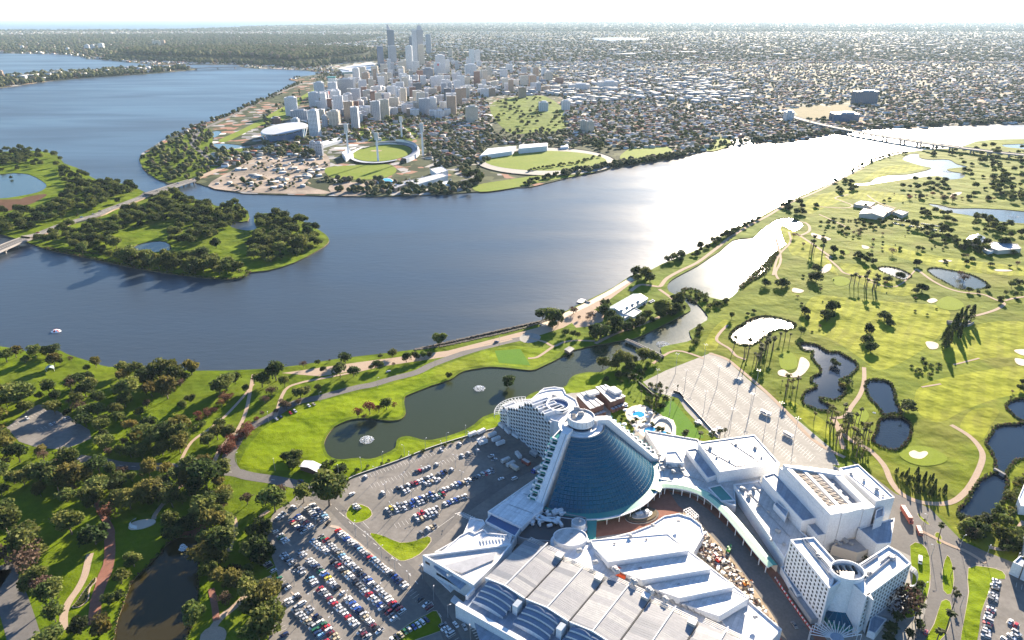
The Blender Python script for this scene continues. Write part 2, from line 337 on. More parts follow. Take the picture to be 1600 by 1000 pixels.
PONDS = {
 'lake': lake_px,
 'dark_pond': "258,853 270,844 282,839 324,838 327,844 321,856 313,868 309,892 310,910 309,940 303,964 297,988 288,1005 270,1060 150,1060 177,1000 183,970 192,946 198,928 207,907 222,892 237,877 252,862",
 'garden_pool': "351,892 358,885 374,885 379,895 370,902 358,900",
 'golf_pond': "1140,525 1150,512 1158,508 1167,502 1181,496 1198,494 1217,497 1231,501 1242,506 1240,512 1226,515 1218,514 1203,520 1192,527 1178,538 1161,539 1148,535",
 'snake_pond': "1248,538 1260,536 1276,539 1288,546 1296,550 1310,550 1324,558 1338,566 1340,574 1330,586 1319,591 1312,597 1321,608 1319,616 1305,625 1285,622 1282,625 1296,633 1298,640 1285,642 1274,639 1257,631 1254,622 1260,611 1276,605 1274,601 1267,597 1271,588 1282,583 1281,574 1271,563 1268,556 1271,549 1257,548",
 'round_pond': "1352,600 1358,594 1372,593 1389,597 1397,608 1400,625 1406,639 1407,647 1396,646 1381,648 1372,636 1361,625 1355,614",
 'lower_pond': "1374,656 1389,652 1400,652 1413,654 1424,665 1421,684 1405,702 1381,700 1363,688 1371,672",
 'right_pond': "1625,655 1594,662 1574,663 1556,666 1549,678 1540,692 1549,706 1554,720 1556,732 1570,741 1580,727 1591,718 1625,708",
 'corner_pond': "1556,739 1535,748 1521,765 1510,783 1496,801 1503,808 1528,811 1545,815 1552,804 1566,786 1573,765 1573,747",
 'edge_pond': "1572,636 1580,626 1600,623 1640,626 1640,662 1596,657 1580,645",
 'oval_pond': "1449,421 1462,418 1487,422 1515,428 1535,437 1546,446 1538,450 1515,453 1495,450 1476,440 1456,429",
 'small_pond': "1371,419 1383,416 1403,419 1420,427 1424,433 1411,437 1394,431 1380,425",
 'fairway_lake': "1410,248 1420,241 1435,240 1437,246 1452,249 1482,249 1495,256 1512,260 1500,261.5 1480,264 1488,268 1502,270 1508,274 1500,279 1480,280 1465,275 1425,279 1375,286 1350,289.5 1333,287.5 1345,286 1360,284 1375,275 1405,273 1425,271 1455,263 1440,259 1420,253",
 'clubhouse_lake': "1450,318 1470,320 1490,325 1525,325 1550,326 1575,327.5 1600,330 1660,333 1660,352 1600,349 1575,347 1550,344 1512,336 1487,332 1465,325",
 'far_pond': "1566,226 1585,225 1620,225 1640,236 1590,231.5 1572,229.5",
}
POND = {k: (smooth(gl(v), 3) if k != 'lake' else smooth(gl(v), 2)) for k, v in PONDS.items()}
near_ground = sheet('parkland_ground', smooth(ns, 2, False) + near_poly[len(ns):], 0.0, M['grass'], holes=list(POND.values()), depth=3, ms=M['earth'], kind='structure')
for k, p in POND.items():
    sheet(k, p, -0.7 if k != 'lake' else -0.9, M['darkpond'] if k in ('dark_pond', 'garden_pool') else M['golfpond'] if k not in ('lake', 'golf_pond', 'fairway_lake', 'clubhouse_lake', 'oval_pond', 'small_pond', 'far_pond') else M['pond'], kind='structure')
NOTREE = [POND[k] for k in POND]           # outlines where nothing grows

# ---- ground covers on the near land, each a few mm to cm above the one below
golf_px = "1032,548 1110,550 1170,592 1235,645 1300,700 1395,770 1430,790 1470,805 1498,835 1600,900 1800,1000 2000,700 2600,400 2200,215 1600,219 1530,222 1500,232 1460,235 1430,238 1400,243 1365,255 1330,273 1305,286 1270,300 1245,320 1258,349 1254,358 1240,366 1233,372 1232,384 1218,394 1210,412 1203,424 1190,434 1175,441 1162,450 1152,462 1140,471 1125,473 1104,467 1090,470 1108,490 1110,502 1084,520 1086,532 1062,540"
sheet('golf_course', gl(golf_px), 0.012, M['golf'], holes=[POND[k] for k in POND if k not in ('lake', 'dark_pond', 'garden_pool')], kind='structure')
lawn_px = "372,728 385,700 405,676 440,652 480,634 520,622 575,610 620,598 665,582 700,568 750,550 800,540 850,545 876,549 862,561 848,568 835,574 808,573 787,570 750,571 725,575 712,582 703,589 690,594 672,599 652,607 634,614 628,622 628,632 630,643 626,650 618,652 590,651 568,649 548,651 532,656 518,665 507,679 502,690 502,699 508,713 524,721 542,721 560,719 572,721 589,719 608,711 621,702 623,694 625,688 636,685 650,688 660,691 676,691 702,685 728,676 745,666 757,655 783,646 800,642 800,656 783,664 770,672 676,700 560,743 545,750 520,744 480,737 440,735 400,733"
sheet('lake_lawn', gl(lawn_px), 0.016, M['lawn'], kind='structure')
sheet('city_pitch', smooth(gl("-200,300 0,312 40,308 68,303 72,306 50,318 20,326 0,331 -200,345"), 2), 0.02, M['reedbed'], kind='structure').name = 'reed_bed'

def S(name, px, z, m, sm=0, **kw):
    p = gl(px)
    if sm: p = smooth(p, sm)
    return sheet(name, p, z, m, kind='structure', **kw)
# car parks and hard standing
cp_px = "455,783 472,762 500,760 520,765 545,750 560,743 676,700 740,680 783,664 800,655 850,700 900,760 900,860 830,900 760,940 760,1100 380,1100 420,1000 421,950 440,922 432,890 424,868 414,832 428,800"
S('car_park', cp_px, 0.024, M['asphalt'])
S('resort_paving', "860,620 1000,595 1020,640 1100,690 1240,700 1330,740 1400,790 1470,1000 1470,1100 760,1100 760,940 830,900 830,760", 0.02, M['concrete'])
S('empty_car_park', "998,600 1040,579 1112,551 1133,560 1168,592 1233,645 1298,700 1312,727 1240,724 1120,684 1085,655 1058,627 1030,622", 0.028, M['concrete'])
S('main_road', "1330,718 1400,772 1425,780 1455,796 1480,822 1503,845 1540,862 1620,893 1700,930 1700,1100 1370,1100 1445,960 1455,900 1440,860 1425,870 1385,850 1385,790", 0.032, M['road'])
S('corner_car_park', "1556,886 1590,893 1700,930 1700,1100 1520,1100 1530,960 1546,925", 0.036, M['asphalt'])
# grass islands between the roads
kerbs = MB()
def island_patch(name, px, m=None, z=0.12, sm=2):
    p = smooth(gl(px), sm) if sm else gl(px)
    o = sheet(name, p, z, m or M['grass'], depth=z, ms=M['kerb'], kind='structure')
    cx = sum(a for a, b in p) / len(p); cy = sum(b for a, b in p) / len(p)
    q = []
    for a, b in p:
        d = math.hypot(a - cx, b - cy) or 1; q.append((a + (a - cx) / d * 0.45, b + (b - cy) / d * 0.45))
    kerbs.prism(q, 0.0, z - 0.02, M['kerb'])
    return p
island_patch('verge', "1422,853 1440,850 1452,870 1452,915 1443,945 1425,965 1412,960 1420,930 1426,900", M['lawn'])
island_patch('median', "1461,835 1466,832 1471,840 1470,850 1464,848", M['lawn'])
island_patch('median', "1473,890 1480,868 1487,880 1490,905 1486,928 1474,922", M['lawn'])
island_patch('median', "1471,940 1484,940 1486,960 1478,990 1455,1010 1440,1010 1460,975", M['lawn'])
island_patch('verge', "1513,888 1540,886 1566,893 1570,905 1552,905 1545,925 1532,960 1527,1000 1500,1020 1508,960 1514,925", M['lawn'])
island_patch('median', "1434,802 1440,808 1448,815 1452,820 1446,817 1437,809", M['lawn'])
island_patch('verge', "580,833 600,838 625,848 650,845 668,838 673,846 655,866 632,876 620,873 600,858 582,840", M['lawn'])
island_patch('verge', "541,803 548,790 556,787 575,793 581,804 572,812 556,817 545,811", M['lawn'])
island_patch('verge', "648,1000 690,985 682,955 668,960 640,975 610,1000 600,1030 650,1030", M['grass'])
S('lawn_square', "1030,642 1040,627 1052,626 1100,684 1060,687", 0.05, M['turf'])
S('mound_lawn', "882,607 893,596 904,586 922,583 941,583 944,592 932,604 915,611 895,614", 0.05, M['lawn'], 2)
S('sports_court', "773,548 813,545 829,571 780,567", 0.05, M['turf'])
S('shore_sand', "440,583 560,566 700,548 840,512 900,480 950,455 985,434 1000,428 990,440 950,470 912,494 880,512 830,528 760,545 700,557 600,572 500,588", 0.03, M['path'])
S('beach', "842,507 880,490 920,471 955,452 985,433 990,437 955,459 920,478 880,497 850,510", 0.042, M['bunker'])
S('gravel_yard', "888,498 900,488 925,484 945,488 942,502 920,510 900,512", 0.046, M['path'])
S('resort_garden', "950,590 1000,592 1020,612 1060,622 1100,690 1085,685 1035,640 1000,640 985,690 955,650", 0.036, M['grass'])
kerbs.build('kerb', kind='structure')

# ---- roads and paths
def way(name, px, width, z, m, n=4, dash=None):
    pts = smooth(gl(px), n, False); b = MB(); ribbon(b, pts, width, z, m)
    if dash:
        L = 0.0
        for i in range(len(pts) - 1):
            d = math.dist(pts[i], pts[i + 1]); k = 0
            while k + 3 < d:
                if (L + k) % 9 < 3:
                    t0, t1 = k / d, (k + 3) / d
                    q = [(pts[i][j] + (pts[i + 1][j] - pts[i][j]) * t0, 0)[0] for j in (0, 1)], [pts[i][j] + (pts[i + 1][j] - pts[i][j]) * t1 for j in (0, 1)]
                    ribbon(b, [tuple(q[0]), tuple(q[1])], 0.3, z + 0.006, M['line'])
                k += 3
            L += d
    o = b.build(name, kind='structure'); return pts
ROADS = []; PZ = [0.0]
ROADS.append((way('park_road', "120,716 160,722 195,728 240,729 285,731 320,734 366,738 390,744 435,751 474,761 520,790 545,815 575,842 612,870 655,915 690,965 712,1010 730,1060", 9, 0.05, M['road'], dash=1), 9))
ROADS.append((way('park_road', "366,737 358,725 357,712 364,699 376,680 398,664 425,650 462,629 500,621 525,614 560,605 582,601 612,592 650,582 675,570 712,556 750,544 782,536 810,530 825,528", 9, 0.054, M['road']), 9))
ROADS.append((way('service_road', "612,870 650,862 690,830 720,800 760,772 800,745 840,725", 8, 0.046, M['road']), 8))
S('roundabout', "812,527 820,521 835,521 845,526 840,533 825,536 814,533", 0.058, M['concrete'], 2)
ROADS.append((way('highway', "-300,1120 -60,960 -10,905 0,890 8,910 25,955 50,1040", 14, 0.05, M['road']), 14))
S('shade_car_park', "10,668 45,640 60,632 75,634 105,650 140,672 143,685 120,695 100,702 60,700 30,690", 0.05, M['asphalt'])
for px, wd in (("430,652 445,610 470,598 500,592 560,580 620,566 700,552 770,537 800,530", 3), ("330,735 345,700 372,670 385,640 392,605 396,585", 3), ("396,600 380,620 352,650 330,668 300,690 285,715 278,733", 2.5),
               ("100,985 100,960 108,940 122,920 132,900 137,880 141,865", 4), ("320,735 310,745 275,765 245,800 240,812", 3), ("365,808 368,822 362,845 358,862", 3), ("405,808 420,798", 3),
               ("330,985 345,965 370,945 400,915 425,902", 4), ("825,528 850,534 865,541 880,535 900,532 930,533", 3), ("865,541 845,555 836,559 825,560", 3),
               ("985,455 1000,445 1022,447 1032,447 1042,435 1065,422 1090,410 1117,390 1142,370 1175,350 1200,337 1232,318 1270,302 1295,290 1320,277 1350,262", 5),
               ("930,537 960,522 985,513 1020,500 1045,488 1058,478 1052,468 1030,452", 4),
               ("1020,568 1055,548 1100,560", 3),
               ("1108,552 1133,560 1152,574 1192,608 1225,640 1262,680 1290,700 1320,715", 3.5),
               ("1318,702 1311,676 1303,655 1300,654 1321,650 1330,636 1344,616 1350,595 1350,574", 3.5), ("1303,655 1325,685 1357,702 1381,727 1392,752 1409,772 1440,785 1482,786 1507,770 1524,745 1535,717 1531,700 1514,681 1486,664", 4),
               ("1290,400 1308,416 1320,427 1348,432 1365,440", 3), ("1432,420 1453,436 1475,448 1500,456 1535,460 1555,468 1569,474 1558,483 1530,492 1496,498", 3.5), ("1225,345 1258,348 1265,360 1250,368 1245,365 1275,385 1300,403", 4),
               ("1280,335 1300,344 1330,358", 3), ("1280,323 1320,325 1332,321 1315,314 1305,309 1325,304", 3.5), ("1355,305 1375,318 1400,325", 3.5), ("1213,372 1220,405 1212,425 1216,436", 3), ("1208,430 1216,400 1235,378 1232,362", 3),
               ("1137,508 1125,520 1120,532 1140,545 1150,556 1165,562", 3), ("1570,470 1590,465 1640,460", 3), ("1355,440 1400,448 1432,420", 2),
               ("1440,830 1480,850 1510,862 1540,880", 2.5), ("1545,855 1570,858 1580,840 1600,815", 3), ("1440,605 1470,600", 2), ("1490,570 1530,560", 2)):
    PZ[0] += .004; ROADS.append((way('path', px, wd, 0.075 + PZ[0], M['path']), wd))
for px, wd in (("147,975 150,940 158,915 168,890 172,860 170,830", 6), ("150,945 157,905 168,878 170,850 174,830 158,800 150,780", 4), ("330,920 336,950 338,970", 3.5)):
    PZ[0] += .004; ROADS.append((way('brick_path', px, wd, 0.085 + PZ[0], M['brickpave']), wd))
S('pond_terrace', "275,838 283,832 300,829 312,822 316,812 320,812 322,824 331,833 326,838", 0.30, M['brickpave'])
S('plaza', "312,1000 320,985 335,979 350,982 354,992 348,1005 330,1010", 0.31, M['path'], 2)
S('hotel_forecourt', "893,800 960,800 1010,782 1040,765 1080,772 1120,795 1165,830 1200,875 1235,920 1260,960 1300,1010 1220,1010 1170,940 1120,880 1090,840 1060,815 1000,830 940,838 896,845", 0.044, M['brickpave'])
S('forecourt_road', "1045,768 1080,778 1105,795 1150,835 1195,890 1240,950 1280,1010 1230,1010 1180,940 1135,870 1100,825 1060,790", 0.06, M['road'])
S('works_yard', "1060,800 1080,800 1110,835 1150,880 1200,950 1230,1000 1180,960 1130,900 1090,870 1085,840", 0.064, M['sand'])
# bunkers and greens on the golf course
for px in ("1420,708 1428,704 1436,707 1445,705 1450,709 1440,717 1425,715", "1446,535 1456,534 1466,538 1464,545 1452,545", "1216,580 1225,578 1235,584 1245,578 1250,560 1256,559 1264,566 1264,574 1254,586 1240,590 1218,587", "1240,450 1256,454 1250,458 1238,456",
           "1282,424 1290,414 1299,413 1297,422 1287,427", "1584,548 1600,546 1620,552 1600,556", "1586,560 1600,562 1620,568 1600,572 1588,568", "1268,364 1280,367 1298,373 1290,376 1270,370", "1347,383 1358,386 1356,389 1348,388", "1484,308 1500,304 1502,300 1490,302",
           "1555,421 1580,422 1578,424 1558,424", "1465,408 1478,406 1488,408 1476,410", "1448,470 1458,466 1465,470 1455,474"):
    p = smooth(gl(px), 3); sheet('bunker', p, 0.27, M['bunker'], kind='structure')
for px in ("1218,555 1230,550 1242,556 1246,572 1236,578 1220,575", "1300,435 1315,432 1328,438 1322,446 1306,446", "1463,473 1480,463 1500,470 1506,480 1490,485 1470,482", "1405,708 1425,697 1455,700 1480,715 1470,725 1440,728 1415,720", "1300,392 1320,390 1328,396 1310,399", "1335,648 1350,640 1358,650 1350,662 1338,662"):
    sheet('putting_green', smooth(gl(px), 3), 0.25, M['green'], kind='structure')

for fi, px in enumerate(("1256,482 1275,462 1330,466 1400,472 1480,482 1470,522 1420,560 1375,578 1345,560 1300,530 1262,518 1250,500", "1440,602 1520,582 1600,572 1660,600 1560,622 1505,642 1465,660 1432,640", "1482,522 1560,502 1660,512 1660,560 1560,558 1505,568 1472,560", "1262,312 1320,297 1400,302 1418,313 1380,317 1330,311 1290,324 1264,334", "1380,382 1450,397 1560,412 1620,418 1620,432 1520,426 1440,412 1390,396", "1312,412 1360,418 1400,440 1440,446 1420,462 1380,457 1340,440", "1345,283 1380,262 1420,257 1445,262 1420,268 1380,275", "1220,352 1260,375 1290,400 1310,430 1290,420 1250,400 1235,395", "1130,500 1110,520 1100,545 1120,545 1125,520 1140,505", "1225,625 1262,665 1300,690 1290,660 1260,640 1240,628", "1520,640 1560,640 1548,665 1530,690 1500,668")):
    sheet('fairway', smooth(gl(px), 4), 0.03 + .004 * fi, M['fairway'], holes=[], kind='structure')
# ================================================================ resort buildings
M['white'] = mat('white_render', (0.74, 0.75, 0.76), 0.55, (0.66, 0.67, 0.68), 0.15, spec=0.4)
def seamed(name, c, c2, step, ang):
    """sheet roof: joints every few metres, streaks along them"""
    m = mat(name, c, .55, c2, .05, 6); n = m.node_tree.nodes; l = m.node_tree.links; b = n['Principled BSDF']; src = b.inputs['Base Color'].links[0].from_socket
    tc = n.new('ShaderNodeTexCoord'); mp = n.new('ShaderNodeMapping'); mp.inputs['Rotation'].default_value = (0, 0, ang); l.new(tc.outputs['Object'], mp.inputs[0]); sx = n.new('ShaderNodeSeparateXYZ'); l.new(mp.outputs[0], sx.inputs[0])
    out = src
    for ax, st, wd, dk in (('X', step, .035, .78), ('Y', step * 3.3, .02, .82)):
        f = mathn(n, l, 'FRACT', mathn(n, l, 'MULTIPLY', sx.outputs[ax], 1 / st)); g = mathn(n, l, 'LESS_THAN', f, wd * 6 / st if False else wd * 2); q = n.new('ShaderNodeMapRange'); q.inputs[3].default_value = 1; q.inputs[4].default_value = dk; l.new(g, q.inputs[0])
        h = n.new('ShaderNodeHueSaturation'); l.new(q.outputs[0], h.inputs['Value']); l.new(out, h.inputs['Color']); out = h.outputs[0]
    mp2 = n.new('ShaderNodeMapping'); mp2.inputs['Scale'].default_value = (.35, .02, 1); l.new(mp.outputs[0], mp2.inputs[0]); t = n.new('ShaderNodeTexNoise'); t.inputs['Scale'].default_value = 1; t.inputs['Detail'].default_value = 5; l.new(mp2.outputs[0], t.inputs['Vector'])
    q = n.new('ShaderNodeMapRange'); q.inputs[1].default_value = .35; q.inputs[2].default_value = .6; q.inputs[3].default_value = .82; q.inputs[4].default_value = 1.03; l.new(t.outputs[0], q.inputs[0]); h = n.new('ShaderNodeHueSaturation'); l.new(q.outputs[0], h.inputs['Value']); l.new(out, h.inputs['Color']); l.new(h.outputs[0], b.inputs['Base Color']); return m
M['greyroof'] = mat('grey_roof_sheet', (0.36, 0.37, 0.39), 0.5, (0.27, 0.28, 0.31), 0.05, 5)
M['paleroof'] = seamed('pale_roof_sheet', (0.58, 0.57, 0.55), (0.48, 0.47, 0.46), 3.2, .55); M['whiteroof'] = seamed('white_roof_sheet', (0.80, 0.80, 0.80), (0.70, 0.70, 0.70), 2.6, .55); M['bluegrey'] = seamed('blue_grey_roof', (0.30, 0.36, 0.44), (0.24, 0.30, 0.38), 1.8, .55)
M['navy'] = mat('navy_roof', (0.03, 0.10, 0.25), 0.4, (0.025, 0.08, 0.2), 0.3)
M['teal'] = mat('teal_roof', (0.02, 0.25, 0.22), 0.4, (0.02, 0.2, 0.18), 0.2)
M['mint'] = mat('mint_canopy', (0.50, 0.72, 0.48), 0.5, (0.42, 0.64, 0.42), 0.2)
M['dark'] = mat('dark_recess', (0.015, 0.017, 0.022), 0.35)
M['glass'] = mat('dark_window_glass', (0.02, 0.035, 0.055), 0.12, spec=0.8)
M['conepane'] = mat('teal_glass_pane', (0.002, 0.085, 0.15), 0.12, (0.002, 0.065, 0.12), 0.08, spec=0.5)
M['frame'] = mat('blue_frame', (0.03, 0.15, 0.22), 0.4)
M['greenglass'] = mat('green_glass', (0.02, 0.17, 0.15), 0.2, spec=0.7)
M['brick'] = mat('red_brick', (0.16, 0.08, 0.06), 0.9, (0.11, 0.06, 0.05), 0.5)
M['steel'] = mat('grey_steel', (0.3, 0.3, 0.31), 0.5)
M['machine'] = mat('roof_plant_metal', (0.42, 0.43, 0.44), 0.5, (0.3, 0.3, 0.31), 0.4)
M['poolwater'] = mat('pool_water', (0.03, 0.28, 0.55), 0.1)
M['orange'] = mat('orange_sheet', (0.75, 0.09, 0.01), 0.6)
M['pinkstone'] = mat('cream_stone', (0.55, 0.47, 0.38), 0.8)
def inset(p, d):
    p = ccw(p); N = len(p); out = []
    for i in range(N):
        a, b, c = Vector(p[i - 1]), Vector(p[i]), Vector(p[(i + 1) % N])
        n1 = (b - a); n1 = Vector((-n1.y, n1.x)); n2 = (c - b); n2 = Vector((-n2.y, n2.x))
        if n1.length < 1e-6 or n2.length < 1e-6: out.append(tuple(b)); continue
        n1.normalize(); n2.normalize(); k = n1 + n2
        k = k / max(k.length_squared, 0.3) * 2 * d; out.append((b.x + k.x, b.y + k.y))
    return out
def para(mb, p, z0, z1, mw, mr, rim=0.5, h=0.7):
    """walls with a parapet and a roof lying behind it"""
    p = ccw(p); q = inset(p, rim); N = len(p)
    lo = [(x, y, z0) for x, y in p]; hi = [(x, y, z1) for x, y in p]
    mb.loft(lo, hi, mw)
    qi = [(x, y, z1) for x, y in q]; qd = [(x, y, z1 - h) for x, y in q]
    for i in range(N):
        j = (i + 1) % N
        mb.face([hi[i], hi[j], qi[j], qi[i]], mw); mb.face([qi[i], qi[j], qd[j], qd[i]], mw)
    mb.face(qd, mr)
def blk(name, px, z1, mw, mr, z0=0.0, parent=None, zt=None, **kw):
    b = MB(); para(b, gl(px, z1), z0, z1, M[mw], M[mr]); return b.build(name, parent, **kw)
def lerp(a, b, t): return tuple(a[i] + (b[i] - a[i]) * t for i in range(len(a)))
def quad(Q, s, t): return lerp(lerp(Q[0], Q[1], s), lerp(Q[3], Q[2], s), t)
UNIT = MB(); UNIT.box(0, 0, 0, 2.4, 1.6, 1.3, 0, M['machine']); UNIT.box(0.3, 0, 1.3, 1.0, 1.0, 0.25, 0, M['steel']); UNIT.box(-0.8, 0, 1.3, 0.5, 0.9, 0.4, 0, M['machine'])
UNITM = UNIT.mesh('roof_unit')
def units(parent, pxs, z, rz=0.5, sc=1.0):
    for t in pxs.split():
        x, y = G(*map(float, t.split(',')), z); link('roof_unit', UNITM, parent, (x, y, z), rz + random.choice((0, 1.571)), sc * random.uniform(0.7, 1.3))

# ---------------------------------------------------------------- tower hotel with the glass cone
HC = (48.0, 406.5)
hotel = empty('resort_hotel', (0, 0, 0), 'white stepped hotel with round rooftop drum and dark teal glass cone beside the lake', 'hotel')
def pol(r, deg, z): a = math.radians(deg); return (HC[0] + r * math.cos(a), HC[1] + r * math.sin(a), z)
A0, A1 = -117.0, 1.0
NA, NZ = 40, 18
def rz_at(t): return 17 + (53.5 - 17) * t, 39 - 33.5 * t
gz = MB(); mu = MB()
for i in range(NA):
    for j in range(NZ):
        a0 = A0 + (A1 - A0) * (i + 0.06) / NA; a1 = A0 + (A1 - A0) * (i + 0.94) / NA
        r0, z0 = rz_at((j + 0.06) / NZ); r1, z1 = rz_at((j + 0.94) / NZ); k = random.uniform(-0.05, 0.05)
        gz.face([pol(r1, a0, z1 - 0.12 + k), pol(r1, a1, z1 - 0.12), pol(r0, a1, z0 - 0.12 - k), pol(r0, a0, z0 - 0.12)], M['conepane'])
for i in range(NA + 1):
    a = A0 + (A1 - A0) * i / NA; mu.tube(pol(17, a, 39), pol(53.5, a, 5.5), 0.05, 0.10, M['frame'], 4, False)
for j in range(NZ + 1):
    r, z = rz_at(j / NZ)
    for i in range(NA):
        mu.tube(pol(r, A0 + (A1 - A0) * i / NA, z), pol(r, A0 + (A1 - A0) * (i + 1) / NA, z), 0.06, 0.06, M['frame'], 4, False)
gz.build('glazing', hotel); mu.build('mullion_grid', hotel)
b = MB()   # glass skirt and canopy rim round the foot of the cone
K = 40
for i in range(K):
    a0, a1 = A0 - 2 + 122 * i / K, A0 - 2 + 122 * (i + 1) / K
    b.face([pol(55, a0, 0), pol(55, a1, 0), pol(55, a1, 5.4), pol(55, a0, 5.4)], M['greenglass'])
    b.face([pol(53.4, a0, 5.6), pol(58, a0, 5.2), pol(58, a1, 5.2), pol(53.4, a1, 5.6)], M['teal'])
    b.face([pol(58, a0, 5.2), pol(59.3, a0, 5.4), pol(59.3, a1, 5.4), pol(58, a1, 5.2)], M['white'])
    b.face([pol(59.3, a0, 4.6), pol(59.3, a1, 4.6), pol(59.3, a1, 5.4), pol(59.3, a0, 5.4)], M['white'])
b.build('entrance_canopy', hotel)
cm = MB(); cm.tube((0, 0, 0), (0, 0, 4.7), 0.25, 0.25, M['white'], 8); cmm = cm.mesh('column')
for i in range(14): link('column', cmm, hotel, pol(58.6, A0 + 6 + i * 8.5, 0))
# core behind the cone and the two sloping side wings
def wing(a, side, name):
    d = Vector((math.cos(math.radians(a)), math.sin(math.radians(a)))); n = Vector((-d.y, d.x)) * side
    o = Vector(HC)
    def pt(r, off, z): q = o + d * r + n * off; return (q.x, q.y, z)
    b = MB(); r0, r1 = 12, 58
    prof = [(r0, 0), (r1, 0), (r1, 7.5), (r1 - 3, 8.2), (20, 42), (r0, 42)]
    lo = [pt(r, 0.3, z) for r, z in prof]; hi = [pt(r, 5.5, z) for r, z in prof]
    if side > 0: b.loft(lo[::-1], hi[::-1], M['white'])
    else: b.loft(lo, hi, M['white'])
    b.face(lo, M['white']); b.face(hi, M['white'])
    b.face([pt(20.2, 1.4, 42.05), pt(r1 - 3.2, 1.4, 8.4), pt(r1 - 3.2, 1.9, 8.4), pt(20.2, 1.9, 42.05)], M['steel'])
    w = b.build(name, hotel)
    N = 11
    for k in range(N):
        z = 38.4 - k * 3.05; r = 20 + k * 3.45
        b = MB()
        c = [pt(r0, 5.6, 0), pt(r + 3.3, 5.6, 0), pt(r + 3.3, 10.5, 0), pt(r0, 10.5, 0)]
        para(b, [(q[0], q[1]) for q in c], max(z - 3.05, 0), z, M['white'], M['greenglass'], 0.6, 1.0)
        b.build('terrace', hotel)
        if k < N - 1:
            b = MB(); q = pt(r + 3.0, 10.9, 0); b.box(q[0], q[1], z - 2.2, 3.2, 1.6, 1.6, math.atan2(d.y, d.x), M['white'], M['greenglass']); b.build('balcony', hotel)
        b = MB(); q0, q1 = pt(r + 3.36, 6.3, z - 2.6), pt(r + 3.36, 10.0, z - 2.6)
        f = [q0, q1, (q1[0], q1[1], z - 1.1), (q0[0], q0[1], z - 1.1)]
        b.face(f if side > 0 else f[::-1], M['greenglass']); b.build('window', hotel)
wing(A0 - 3, -1, 'side_wall'); wing(A1 + 3, 1, 'side_wall')
# drum
b = MB()
ring = lambda r, z, n=48: [pol(r, 360 * i / n, z) for i in range(n)]
b.loft(ring(15.5, 0), ring(15.5, 38.6), M['white'], M['white']); b.build('core', hotel)
b = MB(); b.loft(ring(11.6, 38.6), ring(12.0, 39.7), M['white']); b.loft(ring(12.0, 39.7)[::-1], ring(11.2, 39.7)[::-1], M['white']); b.build('balustrade', hotel)
b = MB(); b.loft(ring(8.4, 38.6), ring(8.4, 41), M['glass']); b.loft(ring(9.4, 41), ring(9.4, 46.3), M['white']); b.loft(ring(9.4, 46.3), ring(8.9, 46.3), M['white'])
b.loft(ring(8.9, 46.3)[::-1], ring(8.9, 45.5)[::-1], M['white']); b.face(ring(8.9, 45.5), M['paleroof']); b.build('drum', hotel)
for i in range(20):
    p = pol(9.46, 360 * i / 20, 42.2); q = MB(); q.box(p[0], p[1], p[2], 0.25, 0.3, 3.6, math.radians(18 * i), M['paleroof']); q.build('rib', hotel)
units(hotel, "901,640 908,648 912,642", 45.5, 0.4, 1.2)
b = MB()
for dx, dy in ((-5, 1.5), (-5, -2)):
    b.loft([(HC[0] + dx + 1.5 * math.cos(t), HC[1] + dy + 1.5 * math.sin(t), 45.5) for t in np.linspace(0, 6.28, 13)[:-1]], [(HC[0] + dx + 1.5 * math.cos(t), HC[1] + dy + 1.5 * math.sin(t), 46.4) for t in np.linspace(0, 6.28, 13)[:-1]], M['steel'], M['dark'])
b.build('cooling_fan', hotel)
# honeycomb wing
WA = Vector(G(782, 660)); WB = Vector(G(859, 725)); wd_ = (WB - WA); WL = wd_.length; wd_.normalize(); wn_ = Vector((-wd_.y, wd_.x))  # back of the wing
ncol = 18; cw = WL / ncol; fl = [4, 5, 5, 6, 7, 7, 8, 9, 10, 11, 12, 12, 12, 12, 12, 12, 11, 11]
bm_ = MB(); bm_.box(0, 0, 0, cw * 0.98, 0.7, 0.95, 0, M['white']); BAL = bm_.mesh('balcony')
wm_ = MB(); wm_.box(0, 0, 0, cw * 0.82, 0.12, 1.95, 0, M['dark']); WIN = wm_.mesh('window')
arz = math.atan2(wd_.y, wd_.x)
for i in range(ncol):
    h = fl[i] * 3.05 + 1.0 + (1.5 if i % 2 else 0); p0 = WA + wd_ * cw * i; p1 = WA + wd_ * cw * (i + 1)
    dp = 10 + 0.5 * i; b = MB()
    para(b, [tuple(p0), tuple(p1), tuple(p1 + wn_ * dp), tuple(p0 + wn_ * dp)], 0, h, M['white'], M['whiteroof'], 0.4, 0.9)
    b.build('hotel_bay', hotel)
    fx = (p0 + p1) / 2
    for k in range(fl[i]):
        z = k * 3.05 + (1.5 if i % 2 else 0.0)
        q = fx - wn_ * 0.36; link('balcony', BAL, hotel, (q.x, q.y, z + 0.1), arz)
        q = fx - wn_ * 0.08; link('window', WIN, hotel, (q.x, q.y, z + 1.05), arz)
    b = MB(); q = p1 - wn_ * 0.3; b.box(q.x, q.y, 0, 0.5, 0.6, h, arz, M['white']); b.build('fin', hotel)
